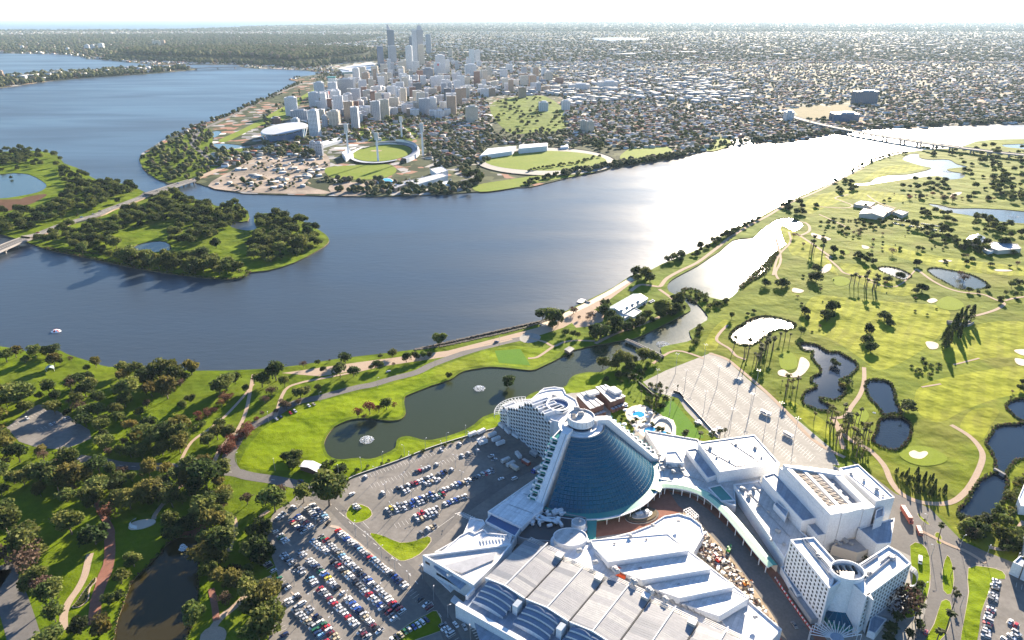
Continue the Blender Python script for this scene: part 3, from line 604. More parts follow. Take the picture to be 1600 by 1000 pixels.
# roof decks, oval plant enclosure and skylight
blk('roof_deck', "836,640 829,624 842,613 856,609 880,607 884,615 900,624 905,636 890,648 878,660 862,656 848,645", 36.5, 'white', 'whiteroof', 20, hotel)
e = [G(872 + 17 * math.cos(t) - 8 * math.sin(t), 632 + 5 * math.cos(t) + 9 * math.sin(t), 38.5) for t in np.linspace(0, 6.2832, 25)[:-1]]
b = MB(); para(b, e, 36, 39, M['white'], M['navy'], 1.2, 1.4); b.build('plant_enclosure', hotel)
b = MB(); b.prism(gl("863,637 873,631 889,638 879,645", 38.3), 37.6, 38.3, M['white'], M['glass']); b.build('skylight', hotel)
units(hotel, "852,632 858,626 850,640 866,621", 36, 0.6, 1.4)
blk('lower_roof', "842,612 850,606 866,604 880,606 884,614 870,610 856,611", 32.5, 'white', 'whiteroof', 0, hotel)
blk('lower_terrace', "786,640 786,633 797,627 812,625 829,623 836,638 815,644 795,652", 12.5, 'white', 'paleroof', 0, hotel)
b = MB(); pc = Vector(G(820, 645, 15))
for i in range(15):
    t = math.radians(88 + i * 7.0); u = Vector((math.cos(t), math.sin(t)))
    a = pc + u * 12; c = pc + u * 24
    b.tube((a.x, a.y, 15.4), (c.x, c.y, 15.2), 0.22, 0.22, M['white'], 4); b.tube((c.x, c.y, 12), (c.x, c.y, 15.4), 0.22, 0.22, M['white'], 4)
    if i:
        for r in (13, 17, 20.5, 24): b.tube((*(pc + u0 * r), 15.5), (*(pc + u * r), 15.5), 0.16, 0.16, M['white'], 4)
    u0 = u
b.build('pergola', hotel)

# ---------------------------------------------------------------- theatre block
th = empty('theatre', (0, 0, 0), 'white windowless theatre block with recessed roof trusses behind the smaller hotel', 'theatre')
ZT = 29.0
Q = gl("1220,722 1311,737 1366,790 1297,803", ZT)
def qs(s0, s1, t0, t1): return [quad(Q, s0, t0), quad(Q, s1, t0), quad(Q, s1, t1), quad(Q, s0, t1)]
b = MB(); b.prism(qs(0.0, 1, 0.0, 1), 0, ZT - 4.2, M['white'], M['greyroof']); b.build('stage_house', th)
for s0, s1 in ((0.003, 0.10), (0.30, 0.36), (0.56, 0.63), (0.86, 0.997)):
    b = MB(); b.prism(qs(s0, s1, 0.11, 0.87), ZT - 4.2, ZT - (0.1 if s0 < .01 else 0.6), M['white'], M['whiteroof']); b.build('roof_beam', th)
for i in range(4):
    b = MB(); b.prism(qs(i * 0.25 + 0.003, i * 0.25 + 0.247, -0.04 + 0.03 * (3 - i), 0.105), ZT - 4.2, ZT + 0.3 - 0.2 * i, M['white'], M['whiteroof']); b.build('end_bay', th)
    b = MB(); b.prism(qs(i * 0.25 + 0.003, i * 0.25 + 0.247, 0.875, 1.0 + 0.012 * (i % 2 + 1)), 0, ZT - 0.15 * i, M['white'], M['whiteroof']); b.build('end_bay', th)
for s0, s1 in ((0.13, 0.27), (0.38, 0.54)):
    b = MB(); n = 9
    for k in range(n):
        t0, t1 = 0.12 + 0.74 * k / n, 0.12 + 0.74 * (k + 1) / n
        a, c, d, e_ = quad(Q, s0, t0), quad(Q, s1, t0), quad(Q, s0, t1), quad(Q, s1, t1); z = ZT - 1.2
        for p, q in ((a, c), (a, e_), (a, d), (c, e_)): b.tube((*p, z), (*q, z), 0.3, 0.3, M['pinkstone'], 4)
    b.build('roof_truss', th)
b = MB()
for s in (0.2, 0.45, 0.72):
    for t in (0.3, 0.5, 0.66):
        x, y = quad(Q, s, t); b.box(x, y, ZT - 4.2, 2.5, 2.0, 1.6, 0.7, M['machine'])
b.build('roof_unit', th)
blk('side_hall', "1312,731 1341,725 1398,777 1369,783", 27, 'white', 'whiteroof', 0, th)
blk('side_wing', "1192,744 1210,738 1226,752 1276,809 1254,814", 17.5, 'white', 'bluegrey', 0, th)
blk('side_wing', "1258,815 1274,812 1301,832 1278,837", 14, 'white', 'bluegrey', 0, th)
blk('side_wing', "1341,825 1398,809 1392,848 1370,850", 15, 'white', 'bluegrey', 0, th)
blk('fly_tower', "1369,797 1381,792 1381,806 1367,812", 22, 'white', 'bluegrey', 0, th)
blk('court_roof', "1300,852 1318,842 1342,838 1360,858 1340,864", 7, 'pinkstone', 'greyroof', 0, th)
blk('low_roof', "1147,757 1186,751 1200,768 1252,830 1262,838 1236,850 1226,872", 9.5, 'white', 'paleroof', 0, th)
blk('roof_box', "1209,787 1214,783 1232,798 1228,808", 13.5, 'white', 'bluegrey', 9, th)
units(th, "1170,775 1185,790 1200,800 1215,830 1178,765 1205,845 1225,850 1160,765", 9.2, .6, 1.0); units(th, "1330,740 1350,750 1370,765 1380,775", 26.6, .6, .8)
units(th, "1305,846 1312,850 1320,846 1330,850", 7, 0.4, 1.2)

# ---------------------------------------------------------------- smaller hotel
sh = empty('small_hotel', (0, 0, 0), 'white two-winged hotel with rows of small square windows and an oval roof ring', 'hotel')
ZH = 27.5
LW = gl("1235,843 1272,839 1306,877 1302,911 1296,919", ZH); RW = gl("1388,852 1406,863 1424,880 1354,932 1334,913 1338,884", ZH)
for P_ in (LW, RW):
    b = MB(); para(b, P_, 0, ZH, M['white'], M['whiteroof'], 0.7, 0.9); b.build('hotel_wing', sh)
wq = MB(); wq.box(0, 0, 0, 1.25, 0.16, 1.35, 0, M['dark']); WQ = wq.mesh('window')
wq = MB(); wq.box(0, 0, -0.18, 1.7, 0.34, 0.16, 0, M['white']); SILL = wq.mesh('window_sill')
def window_grid(a, c, nc, nr, z0, dz, parent, m0=0.05):
    a, c = Vector(a), Vector(c); d = (c - a); L = d.length; d.normalize(); n = Vector((d.y, -d.x)); rz = math.atan2(d.y, d.x)
    for i in range(nc):
        for k in range(nr):
            q = a + d * (L * (m0 + (1 - 2 * m0) * i / (nc - 1))) + n * 0.02
            wob = link('window', WQ, parent, (q.x, q.y, z0 + k * dz), rz)
window_grid(LW[0], LW[4], 12, 8, 5.2, 2.72, sh); window_grid(RW[3], RW[2], 13, 8, 5.2, 2.72, sh)
c0 = Vector(G(1324, 892, ZH + 2))
rg = lambda r, z, n=40, k=0.72: [(c0.x + r * math.cos(6.2832 * i / n), c0.y + r * k * 1.15 * math.sin(6.2832 * i / n), z) for i in range(n)]
b = MB(); b.loft(rg(8.8, 0), rg(8.8, ZH + 3), M['white']); b.loft(rg(8.8, ZH + 3), rg(8.2, ZH + 3), M['white']); b.loft(rg(8.2, ZH + 3)[::-1], rg(8.2, ZH - 0.5)[::-1], M['white']); b.face(rg(8.2, ZH - 0.5), M['paleroof'])
b.build('roof_ring', sh)
b = MB()
for i in range(7): b.box(c0.x - 5 + i * 1.7, c0.y + 2.2, ZH - 0.4, 0.8, 5.5, 1.6, 0, M['pinkstone'] if i % 2 else M['dark'])
b.build('roof_louvre', sh)
# front: white sail walls, middle pier, glass lobby cone
def wall3(mb, pts, m, th_=0.8):
    mb.face(pts, m)
p1, p2 = G(1296, 919, ZH), G(1312, 911, ZH); p3, p4 = G(1335, 914, ZH), G(1365, 938, ZH)
f1, f2 = G(1287, 961, 2), G(1310, 945, 2); f3, f4 = G(1324, 946, 2), G(1352, 990, 2)
b = MB()
b.loft([(*G(1287, 961, 0), 0), (*G(1309, 944, 0), 0), (c0.x, c0.y, 0)], [(*p1, ZH), (*p2, ZH), (c0.x, c0.y, ZH)], M['white'], M['white']); b.build('sail_wall', sh)
b = MB(); b.loft([(*G(1324, 946, 0), 0), (*G(1351, 990, 0), 0), (c0.x + 8, c0.y + 4, 0)], [(*p3, ZH), (*p4, ZH), (c0.x + 8, c0.y + 4, ZH)], M['white'], M['white']); b.build('sail_wall', sh)
a1, a2 = G(1314, 902, ZH + 1.5), G(1334, 905, ZH + 1.5); d1, d2 = G(1309, 941, 8), G(1323, 945, 8)
b = MB(); b.loft([(*d1, 4), (*d2, 4), (c0.x + 4, c0.y, 4), (c0.x - 4, c0.y, 4)], [(*a1, ZH + 1.5), (*a2, ZH + 1.5), (c0.x + 4, c0.y, ZH + 1.5), (c0.x - 4, c0.y, ZH + 1.5)], M['whiteroof'], M['white']); b.build('pier', sh)
b = MB(); ap = (*G(1312, 943, 9.5), 9.5)
foot = [(*G(x, y, 3.5), 3.5) for x, y in ((1287, 959), (1294, 968), (1304, 975), (1317, 979), (1330, 980), (1345, 976), (1330, 950))]
for i in range(len(foot) - 1):
    b.face([foot[i], foot[i + 1], ap], M['conepane']); b.face([(foot[i][0], foot[i][1], 0), (foot[i + 1][0], foot[i + 1][1], 0), foot[i + 1], foot[i]], M['greenglass'])
    b.tube(foot[i], ap, 0.2, 0.15, M['frame'], 4)
b.build('lobby_glass', sh)
b = MB(); hub = G(1308, 996, 6)
for i in range(15):
    t = math.radians(8 + 164 * i / 14); q = (hub[0] + 13.5 * math.cos(t), hub[1] + 10.5 * math.sin(t)); w0 = (hub[0] + 3.4 * math.cos(t), hub[1] + 3.0 * math.sin(t))
    b.tube((*w0, 5.6), (*q, 6.6), 0.28, 0.2, M['white'], 5); b.tube((q[0], q[1], 0), (q[0], q[1], 6.6), 0.15, 0.15, M['white'], 5)
cr = [(hub[0] + 3.4 * math.cos(6.283 * i / 20), hub[1] + 3.0 * math.sin(6.283 * i / 20), 5.3) for i in range(20)]
b.loft(cr, [(x, y, 6) for x, y, z in cr], M['white'], M['bluegrey']); b.build('entrance_canopy', sh)
blk('podium', "1220,886 1228,882 1258,927 1245,930", 4.5, 'white', 'bluegrey', 0, sh)
blk('podium', "1356,985 1362,958 1386,967 1368,990", 4.5, 'white', 'bluegrey', 0, sh)
blk('podium', "1364,960 1420,925 1428,932 1400,965", 4.0, 'steel', 'greyroof', 0, sh)
blk('podium', "1233,918 1243,916 1285,965 1268,968", 3.5, 'steel', 'greyroof', 0, sh)
b = MB()
for (x0, y0, x1, y1) in ((1253, 841, 1303, 905), (1257, 840, 1300, 890), (1372, 868, 1344, 887), (1400, 866, 1350, 907), (1390, 867, 1376, 878)):
    s, e_ = G(x0, y0, ZH), G(x1, y1, ZH); b.tube((*s, ZH - 0.3), (*e_, ZH - 0.3), 0.45, 0.45, M['machine'], 5)
b.build('roof_duct', sh); units(sh, "1278,868 1280,872 1358,896 1392,872 1395,874 1352,902", ZH - 0.8, 0.6, 1.0)
b = MB(); rr = smooth(gl("1423,886 1432,893 1434,905 1428,916 1417,915", 3), 3, False)
for i in range(len(rr) - 1):
    b.face([(*rr[i], 0), (*rr[i + 1], 0), (*rr[i + 1], 4.2), (*rr[i], 4.2)], M['white']); b.face([(*rr[i], 4.2), (*rr[i + 1], 4.2), (*rr[i], 0)], M['white'])
b.build('ramp_wall', sh)

# ---------------------------------------------------------------- exhibition hall and its low roofs
ex = empty('exhibition_hall', (0, 0, 0), 'flat pale-roofed exhibition hall between the empty car park and the white theatre', 'hall')
EQ = gl("1091,691 1179,679 1218,723.5 1125,737", 15)
b = MB(); para(b, EQ, 0, 15, M['white'], M['paleroof'], 0.8, 0.6)
b.build('hall_block', ex)
for t in (0.35, 0.68):
    b = MB(); a_, c_ = quad(EQ, t, 0.02), quad(EQ, t, 0.98); ribbon(b, [a_, c_], 0.5, 14.55, M['steel']); b.build('roof_seam', ex)
blk('plant_deck', "1127,739 1218,726 1216,731 1130,746", 9.5, 'white', 'dark', 0, ex)
for i in range(9):
    x, y = G(1134 + i * 8.0, 741.5 - i * 1.15, 9.5); link('roof_unit', UNITM, ex, (x, y, 8.9), 0.15, 1.5)
blk('low_roof', "1072,702 1088,700 1121,742 1106,747", 9.5, 'white', 'bluegrey', 0, ex)
blk('podium_roof', "1008,672 1090,686 1128,740 1190,742 1188,750 1147,757 1150,790 1128,783 1108,768 1090,761 1050,752 1030,748 1030,706", 6.0, 'white', 'paleroof', 0, ex)
blk('teal_roof', "1107,761 1126,757 1148,781 1127,783", 6.6, 'white', 'teal', 5, ex)
blk('canopy_roof', "1040,706 1057,704.5 1069,723 1041,721.5", 9.5, 'white', 'whiteroof', 5.5, ex)
units(ex, "1110,700 1150,695 1180,700 1140,720 1190,715 1120,715", 14.5, .2, .8); units(ex, "1045,730 1052,738 1060,728 1066,735 1098,720 1030,712 1034,722 1036,733", 6, 0.3, 1.0)
# curved green walkway with columns
wk = empty('covered_walkway', (0, 0, 0), 'long curved mint green walkway roof on white columns along the forecourt', 'walkway')
wp = smooth(gl("1024,766 1032,757 1060,758 1088,765 1112,778 1138,802 1163,831 1188,862 1208,884", 6), 4, False)
b = MB(); L, R = ribbon_pts(wp, 6.5)
for i in range(len(wp) - 1):
    b.face([(*R[i], 5.6), (*R[i + 1], 5.6), (*wp[i + 1], 6.3), (*wp[i], 6.3)], M['mint']); b.face([(*wp[i], 6.3), (*wp[i + 1], 6.3), (*L[i + 1], 5.6), (*L[i], 5.6)], M['teal'] if i > 14 else M['mint'])
    b.face([(*R[i + 1], 5.6), (*R[i], 5.6), (*R[i], 4.9), (*R[i + 1], 4.9)], M['white'])
    b.face([(*L[i], 5.6), (*L[i + 1], 5.6), (*L[i + 1], 0), (*L[i], 0)], M['pinkstone'])
b.build('walkway_roof', wk)
cm = MB(); cm.tube((0, 0, 0), (0, 0, 5.0), 0.3, 0.3, M['white'], 6); cmm2 = cm.mesh('column')
for i in range(1, len(R), 2): link('column', cmm2, wk, (*lerp(R[i], wp[i], 0.1), 0))

# ---------------------------------------------------------------- casino: long bay roof
ca = empty('casino_hall', (0, 0, 0), 'huge grey ribbed casino roof in parallel bays with curved clerestory ends', 'casino')
ZC = 14.0
o_ = Vector(G(818, 844, ZC)); u_ = Vector(G(1020, 939, ZC)) - o_; UL = u_.length; u_.normalize(); v_ = Vector(G(760, 899, ZC)) - o_; VL = v_.length; v_.normalize()
def cp(u, v, z): q = o_ + u_ * u + v_ * v; return (q.x, q.y, z)
BW = 27.0; NB = 6
b = MB(); b.prism([cp(-2, -3, 0)[:2], cp(-2, VL + 20, 0)[:2], cp(NB * BW + 20, VL + 20, 0)[:2], cp(NB * BW + 20, -3, 0)[:2]], 0, ZC - 6.5, M['white'], M['bluegrey']); b.build('hall_block', ca)
M['hood'] = mat('hood_sheet', (0.16, 0.22, 0.31), 0.55, (0.13, 0.18, 0.26), .2); M['rib1'] = mat('ribbed_sheet_light', (0.33, 0.33, 0.33), 0.6, (0.28, 0.285, 0.29), 0.05); M['rib2'] = mat('ribbed_sheet_mid', (0.25, 0.255, 0.27), 0.6, (0.22, 0.225, 0.245), 0.05); M['rib3'] = mat('ribbed_sheet_dark', (0.16, 0.175, 0.2), 0.6, (0.14, 0.15, 0.175), 0.05)
for k in range(NB):
    u0 = k * BW + 0.5; u1 = (k + 1) * BW - 0.5; um = (u0 + u1) / 2; v0 = -1.0 + (2.5 if k % 2 else 0); v1 = VL + 1.5
    z0, zr = ZC - 0.6, ZC + 1.0
    b = MB()
    b.loft([cp(u0, v0, ZC - 6.5), cp(u0, v1, ZC - 6.5), cp(u1, v1, ZC - 6.5), cp(u1, v0, ZC - 6.5)], [cp(u0, v0, z0 - .1), cp(u0, v1, z0 - .1), cp(u1, v1, z0 - .1), cp(u1, v0, z0 - .1)], M['white'])
    b.face([cp(u0, v1, z0), cp(u1, v1, z0), cp(um, v1, zr)], M['white']); b.build('bay_wall', ca)
    for side in (0, 1):
        ua, ub, za, zb = (u0, um, z0, zr) if side == 0 else (um, u1, zr, z0)
        v = v0
        while v < v1 - 0.1:
            vn = min(v1, v + random.uniform(2.2, 5.5)); mm = M[random.choice(('rib1', 'rib2', 'rib1', 'rib2', 'rib3'))]; dz = random.uniform(0, 0.06)
            b = MB(); n = 3
            for i in range(n):
                va, vb = v + (vn - v) * i / n, v + (vn - v) * (i + 1) / n - 0.12
                b.face([cp(ua, va, za + dz), cp(ua, vb, za + dz), cp(ub, vb, zb + dz), cp(ub, va, zb + dz)], mm)
                b.face([cp(ua, vb, za + dz), cp(ua, vb + 0.12, za + dz - 0.06), cp(ub, vb + 0.12, zb + dz - 0.06), cp(ub, vb, zb + dz)], M['steel'])
            b.build('roof_panel', ca); v = vn
    b = MB(); b.tube(cp(um, v0 - 4, zr + 0.2), cp(um, v1, zr + 0.2), 0.35, 0.35, M['white'], 4); b.tube(cp(u1 + 0.5, v0, z0 + 0.05), cp(u1 + 0.5, v1, z0 + 0.05), 0.3, 0.3, M['dark'], 4)
    for i in range(4): b.tube(cp(u0 + 1, v0 - 1.2 * i - 0.6, z0 + 0.2 - 0.1 * i), cp(u1 - 1, v0 - 1.2 * i - 0.6, z0 + 0.2 - 0.1 * i), 0.22, 0.22, M['paleroof'], 4)
    b.tube(cp(u0, v1 + 0.1, z0 + 0.3), cp(um, v1 + 0.1, zr + 0.5), 0.4, 0.4, M['white'], 4); b.tube(cp(um, v1 + 0.1, zr + 0.5), cp(u1, v1 + 0.1, z0 + 0.3), 0.4, 0.4, M['white'], 4)
    b.build('roof_trim', ca)
    for i in range(4):      # curved clerestory hoods stepping down at the street end
        b = MB(); vv = v1 + 0.6 + i * 3.3; zz = ZC - 0.2 - i * 1.25; n = 8; ua, ub = u0 + 2.2 - 0.3 * i, u1 - 3.5 - 0.2 * i
        for j in range(n):
            t0, t1 = j / n, (j + 1) / n; h0, h1 = 1.6 * math.sin(math.pi * t0) ** 0.8 if t0 > 0 else 0, 1.6 * math.sin(math.pi * t1) ** 0.8 if t1 < 1 else 0
            x0, x1 = ua + (ub - ua) * t0, ua + (ub - ua) * t1
            b.face([cp(x0, vv, zz - 1 + h0), cp(x0, vv + 3.0, zz - 1.15 + h0), cp(x1, vv + 3.0, zz - 1.15 + h1), cp(x1, vv, zz - 1 + h1)], M['hood'])
            b.face([cp(x0, vv + 3.0, ZC - 6.5), cp(x1, vv + 3.0, ZC - 6.5), cp(x1, vv + 3.0, zz - 1.15 + h1), cp(x0, vv + 3.0, zz - 1.15 + h0)], M['white'])
        b.build('clerestory_hood', ca)
    b = MB(); q = cp(u1 - 1.0, v1 + 5, 0); b.box(q[0], q[1], ZC - 6.5, 3.2, 5, 6.2, math.atan2(u_.y, u_.x), M['white'], M['bluegrey']); b.build('vent_shaft', ca)
    b = MB(); q = cp(u1 - 2, v0 + 0.5, 0); b.box(q[0], q[1], ZC - 2, 4.2, 4.0, 3.4, math.atan2(u_.y, u_.x), M['pinkstone'], M['whiteroof']); b.build('roof_box', ca)
b = MB(); b.prism([cp(-3, VL + 20.2, 0)[:2], cp(-3, VL + 23, 0)[:2], cp(NB * BW + 20, VL + 23, 0)[:2], cp(NB * BW + 20, VL + 20.2, 0)[:2]], 0, ZC - 4.5, M['white'], M['white']); b.build('street_wall', ca)
b = MB(); b.prism([cp(10, VL + 23.2, 0)[:2], cp(25, VL + 35, 0)[:2], cp(60, VL + 33, 0)[:2], cp(75, VL + 23.2, 0)[:2]], 3.5, 4.6, M['bluegrey'], M['bluegrey'], True); b.build('street_awning', ca)
units(ca, "905,862 930,880 962,893 990,910 1015,925 1040,938", 14.2, 0.4, 1.6)

# ---------------------------------------------------------------- white sawtooth roof
sw = empty('gaming_hall', (0, 0, 0), 'bright white sawtooth roof of the gaming hall between casino and building works', 'hall')
ZS = 12.0
lf = [(922, 845), (931, 864), (951, 879), (1003, 909), (1066, 943), (1125, 963)]; rt = [(1043, 835), (1076, 860), (1111, 889), (1148, 919), (1171, 935)]
b = MB(); pbase = gl("922,845 1043,835 1171,935 1125,964 1066,943 1003,909 951,880 931,864", ZS - 3)
para(b, pbase, 0, ZS - 2.2, M['white'], M['whiteroof'], 0.5, 0.4); b.build('hall_block', sw)
Ls = [(926, 851), (951, 878), (1004, 906), (1062, 934), (1124, 962)]; Rs = [(1041, 838), (1076, 860), (1111, 889), (1146, 917), (1169, 935)]
for i in range(4):
    a, b_, c, d = Ls[i], Rs[i], Rs[i + 1], Ls[i + 1]
    sh_ = 9 if i else 5
    zl, zh = ZS - 2.0, ZS + 1.9
    pa, pb = G(a[0] + 3, a[1] + sh_, zl), G(b_[0] - 2, b_[1] + sh_ - 3, zl); pc_, pd = G(c[0], c[1], zh), G(d[0], d[1], zh)
    pc0, pd0 = pc_, pd
    b = MB()
    b.face([(*pd, zh), (*pc_, zh), (*pb, zl), (*pa, zl)], M['whiteroof'])
    b.face([(*pd0, zl - 1), (*pc0, zl - 1), (*pc_, zh), (*pd, zh)], M['white'])
    b.face([(*pc0, zl - 1), (*pb, zl - 1), (*pb, zl), (*pc_, zh)], M['white']); b.face([(*pa, zl - 1), (*pd0, zl - 1), (*pd, zh), (*pa, zl)], M['white'])
    b.tube((*pd, zh + 0.1), (*pc_, zh + 0.1), 0.3, 0.3, M['white'], 4); b.tube((*pc_, zh + 0.1), (*pb, zl + 0.1), 0.3, 0.3, M['white'], 4)
    b.build('sawtooth_bay', sw)
blk('curved_roof', "884,846 922,845 960,838 990,830 1016,820 1038,806 1060,802 1080,808 1096,820 1100,835 1084,862 1043,835 922,845", 8.0, 'white', 'whiteroof', 0, sw)
blk('entrance_roof', "1126,968 1170,938 1222,983 1196,1010 1140,985", 8.0, 'white', 'whiteroof', 0, sw)
blk('lower_roof', "852,856 884,846 922,846 932,866 952,882 1010,914 1070,946 1128,968 1140,985 1120,985 1018,936 905,880", 8.6, 'white', 'whiteroof', 0, sw)
b = MB(); b.prism(gl("966,885 981,892 977,901 962,894", 10.6), 8.3, 10.6, M['orange'], M['orange']); b.build('orange_cover', sw)
for i in range(10):
    x, y = G(1022 + i * 10.5, 926 + i * 4.3, 8.6); link('roof_unit', UNITM, sw, (x, y, 7.9), 0.6, 1.5)
units(sw, '960,850 1010,843 1045,868 1000,890 1080,893 1110,915 1060,915 1150,945 1180,965 1020,822 1060,815 985,838', 10.2, .4, .8)
b = MB()
for px in ("1050,735 1075,742 1100,752", "1165,762 1200,800 1235,838", "1180,758 1190,770", "1100,700 1150,728 1165,726", "1140,690 1185,720", "1322,735 1375,775"):
    z = 9.6 if px[0] == '1' and px.startswith(('1165', '1180')) else 6.1 if px.startswith('1050') else 14.9 if px.startswith(('1100', '1140')) else 27.2
    p = gl(px, z)
    for i in range(len(p) - 1): b.tube((*p[i], z - .4), (*p[i + 1], z - .4), .3, .3, M['machine'], 5)
b.build('roof_duct', th)
# round white pods
pod = empty('round_pavilion', (0, 0, 0), 'rounded white pod building beside the foot of the glass cone', 'pavilion')
for (x, y, r, z, k) in ((891, 838, 10.5, 11, 0.75), (904, 815, 4.5, 9, 0.9)):
    c_ = G(x, y, z); rr = lambda r_, z_: [(c_[0] + r_ * math.cos(6.283 * i / 28), c_[1] + r_ * k * math.sin(6.283 * i / 28), z_) for i in range(28)]
    b = MB(); b.loft(rr(r + 2, 0), rr(r + 1.5, z - 4), M['white']); b.loft(rr(r + 1.5, z - 4), rr(r, z - 4), M['white']); b.loft(rr(r, z - 4), rr(r, z), M['white']); b.loft(rr(r, z), rr(r - 0.5, z), M['white']); b.loft(rr(r - 0.5, z)[::-1], rr(r - 0.5, z - 0.5)[::-1], M['white']); b.face(rr(r - 0.5, z - 0.5), M['paleroof'])
    b.build('pod', pod)
units(pod, "905,814 893,836", 9.4, 0.4, 0.9)
b = MB(); b.prism(gl("917,806 933,803 931,842 918,845", 5), 0, 5, M['white'], M['teal']); b.build('link_roof', pod)

# ---------------------------------------------------------------- low buildings west of the casino
bl = empty('ballroom', (0, 0, 0), 'low ballroom with flat blue-shaded white roof and navy strip beside the tower hotel', 'hall')
blk('hall_block', "762,799 835,748 855,758 848,795 826,813 815,824", 9, 'white', 'whiteroof', 0, bl)
for q_ in (("795,787 833,801"), ("818,770 850,782")):
    b = MB(); ribbon(b, gl(q_, 9), 0.5, 8.45, M['steel']); b.build('roof_seam', bl)
blk('navy_roof', "758,814 769,800 816,821 805,838", 8, 'white', 'navy', 0, bl)
pl = empty('plant_deck', (0, 0, 0), 'dark roof deck crowded with white ducts between ballroom and glass cone', 'plant')
blk('deck', "848,795 880,801 916,808 917,822 880,826 865,846 820,842 808,838 818,824", 6, 'steel', 'dark', 0, pl)
b = MB()
for i in range(26):
    x, y = G(random.uniform(828, 880), random.uniform(798, 822), 6); b.box(x, y, 5.4, random.uniform(1.5, 5), random.uniform(1, 2.2), random.uniform(1, 2.6), random.choice((0.4, 1.97, 1.0)), M['white'], M['whiteroof'])
for i in range(6):
    a = G(random.uniform(835, 850), random.uniform(800, 818), 7); c_ = G(random.uniform(850, 878), random.uniform(800, 820), 7); b.tube((*a, 7.2), (*c_, 7.2), 0.6, 0.6, M['white'], 6)
b.build('duct', pl)
wg = empty('wedge_office', (0, 0, 0), 'wedge-shaped white office building at the road bend below the car park', 'building')
WG = gl("660,867 800,849 777,878 740,914", 12.5)
b = MB(); para(b, WG, 0, 12.5, M['white'], M['paleroof'], 0.9, 1.2); b.build('office_block', wg)
b = MB(); b.prism(gl("690,884 775,862 771,874 722,895", 12.2), 11, 12.0, M['paleroof'], M['greyroof']); b.build('roof_strip', wg)
W0, W1 = Vector(WG[0]), Vector(WG[3]); d_ = (W1 - W0); WLn = d_.length; d_.normalize(); n_ = Vector((d_.y, -d_.x))
wq = MB(); wq.box(0, 0, 0, 1.9, 0.14, 1.7, 0, M['dark']); WQ2 = wq.mesh('window')
for r_, (f0, f1, nn) in enumerate(((0.30, 0.72, 9), (0.30, 0.72, 9))):
    for i in range(nn):
        q = W0 + d_ * WLn * (f0 + (f1 - f0) * i / (nn - 1)) + n_ * 0.03; link('window', WQ2, wg, (q.x, q.y, 3.6 + 3.6 * r_), math.atan2(d_.y, d_.x))
q = W0 + d_ * WLn * 0.1 + n_ * 0.03; link('window', WQ2, wg, (q.x, q.y, 7.5), math.atan2(d_.y, d_.x), (1.8, 1, 1))
b = MB(); q0, q1 = W0 + d_ * WLn * 0.25, W0 + d_ * WLn * 0.86
b.prism([tuple(q0 + n_ * 0.04), tuple(q1 + n_ * 0.04), tuple(q1 + n_ * 5), tuple(q0 + n_ * 1.2)], 9.6, 10.2, M['bluegrey'], M['bluegrey'], True); b.build('awning', wg)
q = (q0 + q1) / 2 + n_ * 1.2; b = MB(); b.box(q.x, q.y, 10.2, 2.4, 2.0, 1.6, 0.5, M['white'], M['pinkstone']); b.build('roof_unit', wg)
b = MB(); b.loft([(*(W1 + n_ * 0.1), 0), (*(W1 + n_ * 7), 0), (*(W1 + n_ * 6.6 + d_ * 1), 0), (*(W1 + n_ * 0.1 + d_ * 1), 0)], [(*(W1 + n_ * 0.1), 11), (*(W1 + n_ * 7), 10.4), (*(W1 + n_ * 6.6 + d_ * 1), 10.4), (*(W1 + n_ * 0.1 + d_ * 1), 11)], M['white'], M['white']); b.build('fin_wall', wg)
b = MB()
for q_ in ("658,882 662,879 704,918 701,921", "701,921 725,903 727,905 704,924", "704,938 710,930 741,955 738,960", "738,960 757,945 758,948 741,963"):
    b.prism(gl(q_, 1), 0, 1.2, M['white'], M['white'])
b.build('garden_wall', wg)
lo = empty('low_hall', (0, 0, 0), 'low white triangular roofs with folded edges behind the wedge office', 'hall')
blk('roof', "679,862 722,838 760,815 806,838 800,848 690,862", 6.5, 'white', 'paleroof', 0, lo)
blk('roof', "690,862 718,837 733,829 742,833 756,826 762,832 800,836 796,850", 8.5, 'white', 'whiteroof', 6, lo)
blk('roof', "722,838 735,808 755,812 758,818 742,832 735,830", 7.6, 'white', 'whiteroof', 0, lo)
b = MB()
for i in range(9):
    a = G(752 + i * 5, 839 - i * 0.4, 9); c_ = G(754 + i * 5, 846 - i * 0.6, 9); b.tube((*a, 8.6), (*c_, 8.6), 0.3, 0.3, M['bluegrey'], 4)
b.build('roof_rib', lo)

# ---------------------------------------------------------------- lakeside chalets, pools
for lab, P1, P2 in (('grey-roofed brick terrace nearest the drum hotel above the garden path', "901,617 918,611 943,630 921,638", "915,612 931,608 937,613 921,617"),
                    ('grey-roofed brick terrace nearer the pool garden and the palms', "931,605 948,601 977,618 953,627", "948,606 960,603 972,611 962,614")):
    t = empty('terrace_house', (0, 0, 0), lab, 'house', 'lakeside terraces')
    p = gl(P1, 9); b = MB(); b.prism(p, 0, 7.5, M['brick'], M['brick']); b.build('wall', t)
    for k in range(5):
        s0, s1 = k / 5 + 0.01, (k + 1) / 5 - 0.01; b = MB(); z = 9 - 0.35 * (k % 2)
        q = [quad(p, s0, -0.04), quad(p, s1, -0.04), quad(p, s1, 1.04), quad(p, s0, 1.04)]
        b.prism(q, z - 0.5, z, M['paleroof'], M['greyroof'], True); b.build('roof', t)
    b = MB(); p2 = gl(P2, 11); b.prism(p2, 9, 11, M['white'], M['paleroof']); b.build('stair_head', t)
    for k in range(5):
        q = quad(p, 0.1 + 0.2 * k, 1.12); b = MB(); b.box(q[0], q[1], 0, 2.6, 3.2, 3.2, 0.6, M['brick'], M['bluegrey']); b.build('courtyard_wall', t)
